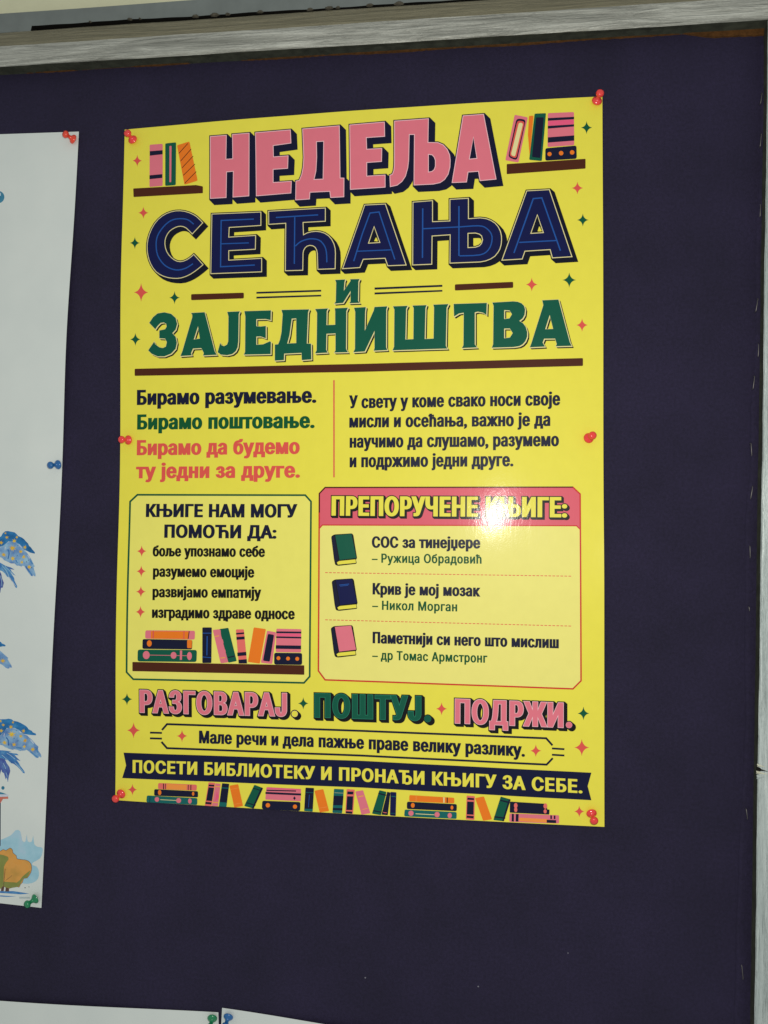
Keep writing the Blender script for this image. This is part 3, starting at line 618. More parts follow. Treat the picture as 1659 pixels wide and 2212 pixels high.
('star_ornament',None,[(2,[('g',[[(196.77,279.78),(197.06,278.3),(197.53,277.02),(198.19,275.97),(199.04,275.13),(200.07,274.5),(201.28,274.09),(200.06,273.8),(199.03,273.28),(198.18,272.52),(197.52,271.54),(197.04,270.31),(196.75,268.85),(196.46,270.34),(195.99,271.61),(195.33,272.67),(194.48,273.51),(193.45,274.14),(192.23,274.55),(193.45,274.84),(194.49,275.36),(195.34,276.11),(196,277.1),(196.48,278.33)]])],[('green2',0,0,0,0,0)])]),
('star_ornament',None,[(2,[('g',[[(193.48,202.07),(193.77,200.59),(194.25,199.32),(194.92,198.27),(195.78,197.43),(196.83,196.81),(198.07,196.39),(196.83,196.11),(195.77,195.59),(194.91,194.84),(194.23,193.86),(193.74,192.64),(193.44,191.19),(193.15,192.67),(192.67,193.94),(192,194.99),(191.14,195.83),(190.08,196.45),(188.84,196.86),(190.08,197.15),(191.14,197.67),(192.01,198.42),(192.69,199.4),(193.18,200.62)]])],[('green2',0,0,0,0,0)])]),
('star_ornament',None,[(2,[('g',[[(189.17,229.07),(189.47,227.62),(189.95,226.37),(190.62,225.34),(191.49,224.51),(192.55,223.9),(193.79,223.49),(192.54,223.21),(191.48,222.71),(190.61,221.98),(189.93,221.01),(189.44,219.82),(189.14,218.4),(188.85,219.85),(188.37,221.1),(187.69,222.13),(186.82,222.95),(185.77,223.57),(184.51,223.98),(185.77,224.25),(186.83,224.76),(187.7,225.49),(188.38,226.45),(188.87,227.65)]])],[('coral',0,0,0,0,0)])]),
('star_ornament',None,[(2,[('g',[[(151.87,150.19),(152.17,148.61),(152.68,147.26),(153.38,146.14),(154.28,145.26),(155.38,144.6),(156.67,144.18),(155.38,143.86),(154.28,143.29),(153.38,142.48),(152.68,141.42),(152.17,140.11),(151.86,138.56),(151.56,140.14),(151.05,141.48),(150.35,142.6),(149.45,143.48),(148.35,144.14),(147.05,144.56),(148.35,144.88),(149.45,145.45),(150.35,146.26),(151.05,147.33),(151.56,148.63)]])],[('coral',0,0,0,0,0)])]),
('star_ornament',None,[(2,[('g',[[(192.68,114.59),(192.98,113.1),(193.46,111.83),(194.13,110.77),(194.99,109.94),(196.04,109.33),(197.28,108.94),(196.04,108.63),(194.99,108.09),(194.13,107.32),(193.45,106.31),(192.97,105.07),(192.68,103.6),(192.38,105.09),(191.9,106.36),(191.23,107.41),(190.37,108.24),(189.31,108.85),(188.07,109.25),(189.32,109.56),(190.37,110.1),(191.23,110.87),(191.9,111.88),(192.39,113.12)]])],[('coral',0,0,0,0,0)])]),
('star_ornament',None,[(2,[('g',[[(182.41,153.21),(182.75,151.5),(183.33,150.04),(184.13,148.83),(185.15,147.87),(186.4,147.16),(187.87,146.69),(186.4,146.35),(185.15,145.75),(184.12,144.87),(183.32,143.73),(182.74,142.32),(182.39,140.64),(182.04,142.35),(181.47,143.8),(180.67,145.01),(179.64,145.97),(178.39,146.69),(176.91,147.15),(178.39,147.49),(179.65,148.1),(180.67,148.97),(181.48,150.12),(182.05,151.53)]])],[('green2',0,0,0,0,0)])]),
('star_ornament',None,[(2,[('g',[[(-199.09,-205.3),(-198.77,-206.75),(-198.25,-207.98),(-197.52,-208.97),(-196.59,-209.73),(-195.45,-210.27),(-194.11,-210.57),(-195.45,-210.96),(-196.59,-211.56),(-197.52,-212.38),(-198.25,-213.42),(-198.77,-214.68),(-199.09,-216.15),(-199.41,-214.7),(-199.93,-213.47),(-200.65,-212.48),(-201.59,-211.72),(-202.72,-211.18),(-204.06,-210.88),(-202.72,-210.49),(-201.58,-209.89),(-200.65,-209.06),(-199.93,-208.03),(-199.4,-206.77)]])],[('green2',0,0,0,0,0)])]),
('star_ornament',None,[(2,[('g',[[(-40.25,-203.82),(-39.95,-205.22),(-39.46,-206.39),(-38.78,-207.35),(-37.92,-208.08),(-36.87,-208.59),(-35.64,-208.88),(-36.87,-209.26),(-37.91,-209.84),(-38.76,-210.63),(-39.42,-211.63),(-39.89,-212.84),(-40.17,-214.26),(-40.47,-212.86),(-40.96,-211.69),(-41.63,-210.73),(-42.5,-210),(-43.55,-209.49),(-44.78,-209.2),(-43.55,-208.82),(-42.51,-208.24),(-41.66,-207.44),(-41,-206.44),(-40.53,-205.23)]])],[('green2',0,0,0,0,0)])]),
('star_ornament',None,[(2,[('g',[[(-192.96,-230.84),(-192.58,-232.72),(-191.95,-234.3),(-191.07,-235.59),(-189.95,-236.57),(-188.58,-237.25),(-186.97,-237.64),(-188.58,-238.15),(-189.94,-238.94),(-191.06,-240.01),(-191.94,-241.37),(-192.56,-243),(-192.94,-244.91),(-193.33,-243.03),(-193.96,-241.45),(-194.84,-240.16),(-195.97,-239.18),(-197.34,-238.49),(-198.96,-238.11),(-197.34,-237.59),(-195.97,-236.8),(-194.85,-235.73),(-193.97,-234.38),(-193.34,-232.75)]])],[('coral',0,0,0,0,0)])]),
('star_ornament',None,[(2,[('g',[[(-148.37,-235.72),(-148.05,-237.15),(-147.54,-238.35),(-146.84,-239.32),(-145.94,-240.07),(-144.84,-240.58),(-143.56,-240.87),(-144.84,-241.26),(-145.92,-241.87),(-146.81,-242.69),(-147.5,-243.71),(-147.99,-244.95),(-148.28,-246.4),(-148.6,-244.98),(-149.11,-243.78),(-149.82,-242.81),(-150.72,-242.07),(-151.81,-241.55),(-153.1,-241.26),(-151.82,-240.87),(-150.73,-240.26),(-149.84,-239.44),(-149.15,-238.42),(-148.66,-237.18)]])],[('coral',0,0,0,0,0)])]),
('star_ornament',None,[(2,[('g',[[(-193.55,-284.86),(-193.26,-286.18),(-192.79,-287.29),(-192.15,-288.18),(-191.33,-288.86),(-190.34,-289.33),(-189.18,-289.58),(-190.33,-289.96),(-191.31,-290.54),(-192.11,-291.31),(-192.73,-292.27),(-193.16,-293.42),(-193.42,-294.77),(-193.72,-293.46),(-194.19,-292.35),(-194.83,-291.46),(-195.65,-290.78),(-196.65,-290.31),(-197.82,-290.06),(-196.65,-289.68),(-195.67,-289.1),(-194.87,-288.33),(-194.25,-287.37),(-193.81,-286.21)]])],[('coral',0,0,0,0,0)])]),
('star_ornament',None,[(2,[('g',[[(77.8,-204.1),(78.1,-205.53),(78.59,-206.74),(79.26,-207.72),(80.13,-208.47),(81.18,-208.99),(82.42,-209.29),(81.18,-209.68),(80.13,-210.27),(79.27,-211.09),(78.6,-212.11),(78.12,-213.35),(77.83,-214.8),(77.53,-213.37),(77.05,-212.17),(76.37,-211.19),(75.5,-210.44),(74.45,-209.91),(73.2,-209.61),(74.45,-209.23),(75.5,-208.63),(76.36,-207.82),(77.03,-206.79),(77.51,-205.55)]])],[('coral',0,0,0,0,0)])]),
('star_ornament',None,[(2,[('g',[[(155.06,-235.82),(155.34,-237.19),(155.81,-238.34),(156.46,-239.27),(157.29,-239.99),(158.31,-240.49),(159.51,-240.76),(158.31,-241.14),(157.29,-241.72),(156.46,-242.51),(155.81,-243.49),(155.34,-244.68),(155.05,-246.08),(154.77,-244.71),(154.3,-243.56),(153.65,-242.62),(152.81,-241.91),(151.8,-241.41),(150.59,-241.13),(151.8,-240.76),(152.82,-240.17),(153.65,-239.39),(154.3,-238.4),(154.77,-237.21)]])],[('coral',0,0,0,0,0)])]),
('star_ornament',None,[(2,[('g',[[(191.82,-229.96),(192.19,-231.79),(192.81,-233.33),(193.66,-234.57),(194.75,-235.53),(196.09,-236.19),(197.66,-236.56),(196.09,-237.07),(194.75,-237.84),(193.66,-238.89),(192.8,-240.2),(192.19,-241.79),(191.81,-243.65),(191.44,-241.82),(190.82,-240.29),(189.97,-239.04),(188.87,-238.08),(187.53,-237.42),(185.95,-237.05),(187.53,-236.55),(188.87,-235.77),(189.97,-234.72),(190.83,-233.41),(191.44,-231.82)]])],[('coral',0,0,0,0,0)])]),
('star_ornament',None,[(2,[('g',[[(189.81,-283.84),(190.06,-285.09),(190.48,-286.14),(191.07,-287),(191.82,-287.65),(192.74,-288.1),(193.82,-288.35),(192.74,-288.7),(191.82,-289.23),(191.06,-289.95),(190.47,-290.86),(190.05,-291.95),(189.79,-293.23),(189.53,-291.98),(189.11,-290.93),(188.52,-290.07),(187.77,-289.42),(186.85,-288.97),(185.76,-288.72),(186.85,-288.37),(187.77,-287.84),(188.53,-287.11),(189.12,-286.21),(189.55,-285.11)]])],[('coral',0,0,0,0,0)])]),
('star_ornament',None,[(2,[('g',[[(193.17,-203.61),(193.47,-205.07),(193.95,-206.31),(194.63,-207.31),(195.5,-208.08),(196.55,-208.61),(197.8,-208.92),(196.55,-209.32),(195.5,-209.93),(194.63,-210.76),(193.95,-211.82),(193.47,-213.09),(193.17,-214.58),(192.87,-213.11),(192.39,-211.88),(191.71,-210.87),(190.84,-210.1),(189.78,-209.57),(188.53,-209.26),(189.78,-208.87),(190.84,-208.25),(191.71,-207.42),(192.39,-206.36),(192.88,-205.09)]])],[('green2',0,0,0,0,0)])]),
('star_bullet','left_panel',[(2,[('g',[[(-187.58,-75.17),(-187.26,-76.54),(-186.77,-77.69),(-186.1,-78.64),(-185.26,-79.38),(-184.24,-79.91),(-183.05,-80.22),(-184.23,-80.56),(-185.22,-81.1),(-186.02,-81.85),(-186.64,-82.81),(-187.07,-83.97),(-187.31,-85.34),(-187.63,-83.98),(-188.12,-82.82),(-188.79,-81.87),(-189.63,-81.13),(-190.65,-80.61),(-191.85,-80.29),(-190.67,-79.96),(-189.68,-79.41),(-188.87,-78.66),(-188.26,-77.71),(-187.83,-76.54)]])],[('coral',0,0,0,0,0)])]),
('star_bullet','left_panel',[(2,[('g',[[(-187.47,-92.91),(-187.16,-94.28),(-186.67,-95.43),(-186,-96.38),(-185.17,-97.11),(-184.15,-97.63),(-182.97,-97.94),(-184.14,-98.28),(-185.12,-98.82),(-185.93,-99.57),(-186.54,-100.53),(-186.97,-101.69),(-187.22,-103.06),(-187.53,-101.7),(-188.02,-100.55),(-188.68,-99.6),(-189.52,-98.87),(-190.54,-98.35),(-191.72,-98.04),(-190.55,-97.7),(-189.57,-97.16),(-188.76,-96.41),(-188.15,-95.45),(-187.72,-94.28)]])],[('coral',0,0,0,0,0)])]),
('star_bullet','left_panel',[(2,[('g',[[(-187.39,-110.84),(-187.07,-112.2),(-186.57,-113.35),(-185.9,-114.29),(-185.04,-115.02),(-184.01,-115.54),(-182.8,-115.85),(-184,-116.19),(-185.01,-116.73),(-185.83,-117.48),(-186.46,-118.44),(-186.91,-119.6),(-187.17,-120.97),(-187.48,-119.61),(-187.98,-118.46),(-188.65,-117.52),(-189.51,-116.79),(-190.54,-116.28),(-191.76,-115.97),(-190.56,-115.63),(-189.55,-115.08),(-188.72,-114.33),(-188.09,-113.37),(-187.64,-112.21)]])],[('coral',0,0,0,0,0)])]),
('star_bullet','left_panel',[(2,[('g',[[(-187.37,-128.4),(-187.06,-129.82),(-186.57,-131.02),(-185.89,-132),(-185.04,-132.75),(-184.01,-133.29),(-182.8,-133.61),(-184,-133.97),(-185.01,-134.54),(-185.83,-135.32),(-186.47,-136.32),(-186.92,-137.54),(-187.18,-138.96),(-187.49,-137.55),(-187.98,-136.35),(-188.65,-135.37),(-189.5,-134.61),(-190.53,-134.07),(-191.74,-133.75),(-190.55,-133.4),(-189.53,-132.83),(-188.71,-132.04),(-188.08,-131.04),(-187.63,-129.83)]])],[('coral',0,0,0,0,0)])]),
('navy_slogan_text',None,[(2,[('t','Бирамо разумевање.',[(-194.11,49.7),(-30.76,48.79)],13.491,0.08,0.036,1.12)],[('navyt',0,0,0,0,0)])]),
('green_slogan_text',None,[(2,[('t','Бирамо поштовање.',[(-193.77,27.81),(-32.17,27)],13.491,0.08,0.036,1.12)],[('greent',0,0,0,0,0)])]),
('coral_slogan_text',None,[(2,[('t','Бирамо да будемо',[(-193.82,4.94),(-45.18,4.75)],13.491,0.08,0.036,1.12)],[('coral',0,0,0,0,0)]),(2,[('t','ту једни за друге.',[(-194.39,-15.62),(-44.78,-15.78)],13.491,0.08,0.036,1.12)],[('coral',0,0,0,0,0)])]),
('paragraph_text',None,[(2,[('t','У свету у коме свако носи своје',[(-1.91,43.42),(174.99,43.09)],11.249,0.064,0.03,1.12)],[('navyt',0,0,0,0,0)]),(2,[('t','мисли и осећања, важно је да',[(-1.82,26.89),(166.98,26.1)],11.249,0.064,0.03,1.12)],[('navyt',0,0,0,0,0)]),(2,[('t','научимо да слушамо, разумемо',[(-1.42,9.62),(173.99,9.22)],11.249,0.064,0.03,1.12)],[('navyt',0,0,0,0,0)]),(2,[('t','и подржимо једни друге.',[(-1.32,-7.17),(136.86,-7.18)],11.249,0.064,0.03,1.12)],[('navyt',0,0,0,0,0)])]),
('panel_heading_text','left_panel',[(2,[('t','КЊИГЕ НАМ МОГУ',[(-184.41,-50.09),(-47.13,-50.35)],11.77,0.082,0.038,1.12)],[('navyt',0,0,0,0,0)]),(2,[('t','ПОМОЋИ ДА:',[(-166.97,-68.36),(-65.11,-68.55)],11.77,0.082,0.038,1.12)],[('navyt',0,0,0,0,0)])]),
('bullet_list_text','left_panel',[(2,[('t','боље упознамо себе',[(-177.25,-84.8),(-75.2,-84.45)],9.718,0.072,0.032,1.12)],[('inkblack',0,0,0,0,0)]),(2,[('t','разумемо емоције',[(-176.6,-102.72),(-84.49,-102.37)],9.718,0.072,0.032,1.12)],[('inkblack',0,0,0,0,0)]),(2,[('t','развијамо емпатију',[(-176.57,-120.71),(-78.24,-119.97)],9.718,0.072,0.032,1.12)],[('inkblack',0,0,0,0,0)]),(2,[('t','изградимо здраве односе',[(-176.72,-138.78),(-48.27,-137.7)],9.718,0.072,0.032,1.12)],[('inkblack',0,0,0,0,0)])]),
('header_lettering','right_panel',[(3,[('t','ПРЕПОРУЧЕНЕ КЊИГЕ:',[(-16.82,-48.48),(180.46,-49.59)],16.768,0.072,0.03,1.16)],[('black',0.762,0,0,1.372,-1.372),('yellow',0,0,0,0,0)])]),
('book_title_text','right_panel',[(2,[('t','СОС за тинејџере',[(18.25,-75.76),(109.68,-75.68)],9.756,0.07,0.032,1.12)],[('navyt',0,0,0,0,0)])]),
('author_name_text','right_panel',[(2,[('t','– Ружица Обрадовић',[(18.33,-88.34),(110.75,-88.31)],7.774,0.046,0.024,1.12)],[('greent',0,0,0,0,0)])]),
('book_title_text','right_panel',[(2,[('t','Крив је мој мозак',[(19.1,-115.27),(109.29,-115.67)],9.756,0.07,0.032,1.12)],[('navyt',0,0,0,0,0)])]),
('author_name_text','right_panel',[(2,[('t','– Никол Морган',[(18.86,-128.11),(90.59,-128.31)],7.774,0.046,0.024,1.12)],[('greent',0,0,0,0,0)])]),
('book_title_text','right_panel',[(2,[('t','Паметнији си него што мислиш',[(19.32,-156.48),(173.57,-156.86)],9.756,0.07,0.032,1.12)],[('navyt',0,0,0,0,0)])]),
('author_name_text','right_panel',[(2,[('t','– др Томас Армстронг',[(19.08,-170.2),(115.62,-170.29)],7.774,0.046,0.024,1.12)],[('greent',0,0,0,0,0)])]),
('dashed_rule','right_panel',[(2,[('g',[[(-21.98,-96.93),(-19.62,-96.94),(-19.61,-97.55),(-21.98,-97.55)]]),('g',[[(-18.51,-96.94),(-16.15,-96.95),(-16.14,-97.56),(-18.5,-97.56)]]),('g',[[(-15.04,-96.95),(-12.68,-96.96),(-12.68,-97.57),(-15.03,-97.57)]]),('g',[[(-11.57,-96.96),(-9.22,-96.96),(-9.21,-97.58),(-11.57,-97.57)]]),('g',[[(-8.11,-96.97),(-5.76,-96.97),(-5.76,-97.59),(-8.11,-97.58)]]),('g',[[(-4.66,-96.98),(-2.31,-96.98),(-2.31,-97.6),(-4.65,-97.59)]]),('g',[[(-1.21,-96.99),(1.14,-96.99),(1.14,-97.61),(-1.2,-97.6)]]),('g',[[(2.24,-96.99),(4.58,-97),(4.58,-97.62),(2.24,-97.61)]]),('g',[[(5.68,-97),(8.02,-97.01),(8.02,-97.62),(5.68,-97.62)]]),('g',[[(9.12,-97.01),(11.45,-97.02),(11.45,-97.63),(9.12,-97.63)]]),('g',[[(12.55,-97.02),(14.88,-97.03),(14.88,-97.64),(12.55,-97.63)]]),('g',[[(15.97,-97.03),(18.3,-97.04),(18.3,-97.65),(15.98,-97.64)]]),('g',[[(19.39,-97.04),(21.72,-97.05),(21.72,-97.66),(19.4,-97.65)]]),('g',[[(22.81,-97.05),(25.13,-97.05),(25.14,-97.67),(22.81,-97.66)]]),('g',[[(26.22,-97.06),(28.54,-97.06),(28.54,-97.67),(26.23,-97.67)]]),('g',[[(29.63,-97.07),(31.94,-97.07),(31.95,-97.68),(29.63,-97.68)]]),('g',[[(33.03,-97.07),(35.34,-97.08),(35.35,-97.69),(33.04,-97.69)]]),('g',[[(36.43,-97.08),(38.74,-97.09),(38.74,-97.7),(36.43,-97.69)]]),('g',[[(39.82,-97.09),(42.13,-97.1),(42.13,-97.71),(39.83,-97.7)]]),('g',[[(43.21,-97.1),(45.51,-97.11),(45.52,-97.72),(43.21,-97.71)]]),('g',[[(46.59,-97.11),(48.89,-97.12),(48.9,-97.73),(46.6,-97.72)]]),('g',[[(49.97,-97.12),(52.27,-97.13),(52.27,-97.73),(49.98,-97.73)]]),('g',[[(53.35,-97.13),(55.64,-97.13),(55.64,-97.74),(53.35,-97.74)]]),('g',[[(56.72,-97.14),(59.01,-97.14),(59.01,-97.75),(56.72,-97.74)]]),('g',[[(60.08,-97.15),(62.37,-97.15),(62.37,-97.76),(60.08,-97.75)]]),('g',[[(63.44,-97.15),(65.72,-97.16),(65.73,-97.77),(63.44,-97.76)]]),('g',[[(66.8,-97.16),(69.08,-97.17),(69.08,-97.78),(66.8,-97.77)]]),('g',[[(70.15,-97.17),(72.42,-97.18),(72.42,-97.78),(70.15,-97.78)]]),('g',[[(73.49,-97.18),(75.77,-97.19),(75.77,-97.79),(73.5,-97.79)]]),('g',[[(76.83,-97.19),(79.1,-97.19),(79.11,-97.8),(76.84,-97.79)]]),('g',[[(80.17,-97.2),(82.44,-97.2),(82.44,-97.81),(80.17,-97.8)]]),('g',[[(83.5,-97.21),(85.77,-97.21),(85.77,-97.82),(83.51,-97.81)]]),('g',[[(86.83,-97.21),(89.09,-97.22),(89.09,-97.82),(86.83,-97.82)]]),('g',[[(90.15,-97.22),(92.41,-97.23),(92.41,-97.83),(90.16,-97.83)]]),('g',[[(93.47,-97.23),(95.73,-97.24),(95.73,-97.84),(93.47,-97.84)]]),('g',[[(96.79,-97.24),(99.04,-97.25),(99.04,-97.85),(96.79,-97.84)]]),('g',[[(100.1,-97.25),(102.34,-97.26),(102.34,-97.86),(100.1,-97.85)]]),('g',[[(103.4,-97.26),(105.64,-97.26),(105.65,-97.87),(103.4,-97.86)]]),('g',[[(106.7,-97.27),(108.94,-97.27),(108.94,-97.87),(106.7,-97.87)]]),('g',[[(110,-97.27),(112.23,-97.28),(112.23,-97.88),(110,-97.88)]]),('g',[[(113.29,-97.28),(115.52,-97.29),(115.52,-97.89),(113.29,-97.88)]]),('g',[[(116.57,-97.29),(118.81,-97.3),(118.81,-97.9),(116.57,-97.89)]]),('g',[[(119.85,-97.3),(122.08,-97.31),(122.08,-97.9),(119.86,-97.9)]]),('g',[[(123.13,-97.31),(125.36,-97.31),(125.36,-97.91),(123.13,-97.91)]]),('g',[[(126.4,-97.32),(128.63,-97.32),(128.63,-97.92),(126.41,-97.92)]]),('g',[[(129.67,-97.32),(131.89,-97.33),(131.89,-97.93),(129.67,-97.92)]]),('g',[[(132.94,-97.33),(135.15,-97.34),(135.15,-97.94),(132.94,-97.93)]]),('g',[[(136.2,-97.34),(138.41,-97.35),(138.41,-97.94),(136.2,-97.94)]]),('g',[[(139.45,-97.35),(141.66,-97.35),(141.66,-97.95),(139.45,-97.95)]]),('g',[[(142.7,-97.36),(144.91,-97.36),(144.91,-97.96),(142.7,-97.95)]]),('g',[[(145.95,-97.36),(148.15,-97.37),(148.15,-97.97),(145.95,-97.96)]]),('g',[[(149.19,-97.37),(151.39,-97.38),(151.39,-97.97),(149.19,-97.97)]]),('g',[[(152.42,-97.38),(154.62,-97.39),(154.62,-97.98),(152.42,-97.98)]]),('g',[[(155.65,-97.39),(157.85,-97.39),(157.85,-97.99),(155.65,-97.98)]]),('g',[[(158.88,-97.4),(161.07,-97.4),(161.07,-97.99),(158.88,-97.99)]]),('g',[[(162.1,-97.4),(164.29,-97.41),(164.29,-98),(162.1,-98)]]),('g',[[(165.32,-97.41),(167.5,-97.41),(167.5,-98.01),(165.32,-98)]]),('g',[[(168.53,-97.42),(170.71,-97.42),(170.71,-98.01),(168.53,-98.01)]]),('g',[[(171.74,-97.42),(173.92,-97.43),(173.92,-98.02),(171.74,-98.02)]]),('g',[[(174.94,-97.43),(177.11,-97.43),(177.11,-98.03),(174.94,-98.02)]]),('g',[[(178.14,-97.43),(180.31,-97.44),(180.31,-98.03),(178.14,-98.03)]]),('g',[[(181.33,-97.44),(183.49,-97.44),(183.49,-98.03),(181.33,-98.03)]])],[('coral',0,0,0,0,0)])]),
('dashed_rule','right_panel',[(2,[('g',[[(-21.68,-137.16),(-19.33,-137.17),(-19.32,-137.79),(-21.68,-137.78)]]),('g',[[(-18.22,-137.18),(-15.86,-137.19),(-15.86,-137.81),(-18.21,-137.8)]]),('g',[[(-14.75,-137.2),(-12.4,-137.21),(-12.4,-137.83),(-14.75,-137.81)]]),('g',[[(-11.29,-137.22),(-8.95,-137.23),(-8.94,-137.84),(-11.29,-137.83)]]),('g',[[(-7.84,-137.23),(-5.5,-137.25),(-5.49,-137.86),(-7.84,-137.85)]]),('g',[[(-4.39,-137.25),(-2.05,-137.27),(-2.05,-137.88),(-4.39,-137.87)]]),('g',[[(-0.95,-137.27),(1.39,-137.28),(1.39,-137.9),(-0.94,-137.88)]]),('g',[[(2.49,-137.29),(4.83,-137.3),(4.83,-137.91),(2.49,-137.9)]]),('g',[[(5.92,-137.31),(8.26,-137.32),(8.26,-137.93),(5.93,-137.92)]]),('g',[[(9.35,-137.32),(11.68,-137.34),(11.69,-137.95),(9.36,-137.94)]]),('g',[[(12.78,-137.34),(15.11,-137.35),(15.11,-137.97),(12.78,-137.95)]]),('g',[[(16.2,-137.36),(18.52,-137.37),(18.53,-137.98),(16.2,-137.97)]]),('g',[[(19.61,-137.38),(21.93,-137.39),(21.94,-138),(19.62,-137.99)]]),('g',[[(23.02,-137.4),(25.34,-137.41),(25.34,-138.02),(23.03,-138.01)]]),('g',[[(26.43,-137.41),(28.74,-137.43),(28.75,-138.03),(26.43,-138.02)]]),('g',[[(29.83,-137.43),(32.14,-137.44),(32.14,-138.05),(29.83,-138.04)]]),('g',[[(33.23,-137.45),(35.53,-137.46),(35.54,-138.07),(33.23,-138.06)]]),('g',[[(36.62,-137.47),(38.92,-137.48),(38.93,-138.09),(36.62,-138.07)]]),('g',[[(40.01,-137.48),(42.31,-137.5),(42.31,-138.1),(40.01,-138.09)]]),('g',[[(43.39,-137.5),(45.69,-137.51),(45.69,-138.12),(43.39,-138.11)]]),('g',[[(46.77,-137.52),(49.06,-137.53),(49.06,-138.14),(46.77,-138.13)]]),('g',[[(50.14,-137.54),(52.43,-137.55),(52.43,-138.15),(50.14,-138.14)]]),('g',[[(53.51,-137.55),(55.79,-137.56),(55.8,-138.17),(53.51,-138.16)]]),('g',[[(56.87,-137.57),(59.15,-137.58),(59.16,-138.19),(56.87,-138.18)]]),('g',[[(60.23,-137.59),(62.51,-137.6),(62.51,-138.2),(60.23,-138.19)]]),('g',[[(63.58,-137.6),(65.86,-137.62),(65.86,-138.22),(63.59,-138.21)]]),('g',[[(66.93,-137.62),(69.21,-137.63),(69.21,-138.24),(66.93,-138.23)]]),('g',[[(70.28,-137.64),(72.55,-137.65),(72.55,-138.25),(70.28,-138.24)]]),('g',[[(73.62,-137.66),(75.89,-137.67),(75.89,-138.27),(73.62,-138.26)]]),('g',[[(76.95,-137.67),(79.22,-137.68),(79.22,-138.29),(76.95,-138.28)]]),('g',[[(80.28,-137.69),(82.55,-137.7),(82.55,-138.3),(80.29,-138.29)]]),('g',[[(83.61,-137.71),(85.87,-137.72),(85.87,-138.32),(83.61,-138.31)]]),('g',[[(86.93,-137.72),(89.19,-137.73),(89.19,-138.34),(86.93,-138.32)]]),('g',[[(90.25,-137.74),(92.5,-137.75),(92.5,-138.35),(90.25,-138.34)]]),('g',[[(93.56,-137.76),(95.81,-137.77),(95.81,-138.37),(93.56,-138.36)]]),('g',[[(96.87,-137.77),(99.12,-137.78),(99.12,-138.38),(96.87,-138.37)]]),('g',[[(100.17,-137.79),(102.42,-137.8),(102.42,-138.4),(100.17,-138.39)]]),('g',[[(103.47,-137.81),(105.71,-137.82),(105.71,-138.42),(103.47,-138.41)]]),('g',[[(106.76,-137.82),(109,-137.83),(109,-138.43),(106.77,-138.42)]]),('g',[[(110.05,-137.84),(112.29,-137.85),(112.29,-138.45),(110.06,-138.44)]]),('g',[[(113.34,-137.85),(115.57,-137.86),(115.57,-138.46),(113.34,-138.45)]]),('g',[[(116.62,-137.87),(118.85,-137.88),(118.85,-138.48),(116.62,-138.47)]]),('g',[[(119.9,-137.89),(122.12,-137.9),(122.12,-138.49),(119.9,-138.48)]]),('g',[[(123.17,-137.9),(125.39,-137.91),(125.39,-138.51),(123.17,-138.5)]]),('g',[[(126.43,-137.92),(128.65,-137.93),(128.65,-138.52),(126.43,-138.51)]]),('g',[[(129.69,-137.93),(131.91,-137.94),(131.91,-138.54),(129.69,-138.53)]]),('g',[[(132.95,-137.95),(135.16,-137.96),(135.16,-138.55),(132.95,-138.54)]]),('g',[[(136.2,-137.96),(138.41,-137.97),(138.41,-138.57),(136.2,-138.56)]]),('g',[[(139.45,-137.98),(141.66,-137.99),(141.66,-138.58),(139.45,-138.57)]]),('g',[[(142.7,-137.99),(144.9,-138),(144.9,-138.6),(142.7,-138.59)]]),('g',[[(145.93,-138.01),(148.13,-138.02),(148.13,-138.61),(145.93,-138.6)]]),('g',[[(149.17,-138.02),(151.37,-138.03),(151.37,-138.63),(149.17,-138.62)]]),('g',[[(152.4,-138.04),(154.59,-138.05),(154.59,-138.64),(152.4,-138.63)]]),('g',[[(155.62,-138.05),(157.81,-138.06),(157.81,-138.65),(155.62,-138.65)]]),('g',[[(158.84,-138.07),(161.03,-138.08),(161.03,-138.67),(158.84,-138.66)]]),('g',[[(162.06,-138.08),(164.24,-138.09),(164.24,-138.68),(162.06,-138.67)]]),('g',[[(165.27,-138.09),(167.45,-138.1),(167.45,-138.69),(165.27,-138.68)]]),('g',[[(168.47,-138.11),(170.65,-138.11),(170.65,-138.71),(168.47,-138.7)]]),('g',[[(171.68,-138.12),(173.85,-138.13),(173.85,-138.72),(171.67,-138.71)]]),('g',[[(174.87,-138.13),(177.04,-138.14),(177.04,-138.73),(174.87,-138.72)]]),('g',[[(178.06,-138.14),(180.23,-138.15),(180.23,-138.74),(178.06,-138.73)]]),('g',[[(181.25,-138.15),(183.41,-138.16),(183.41,-138.75),(181.25,-138.74)]])],[('coral',0,0,0,0,0)])]),
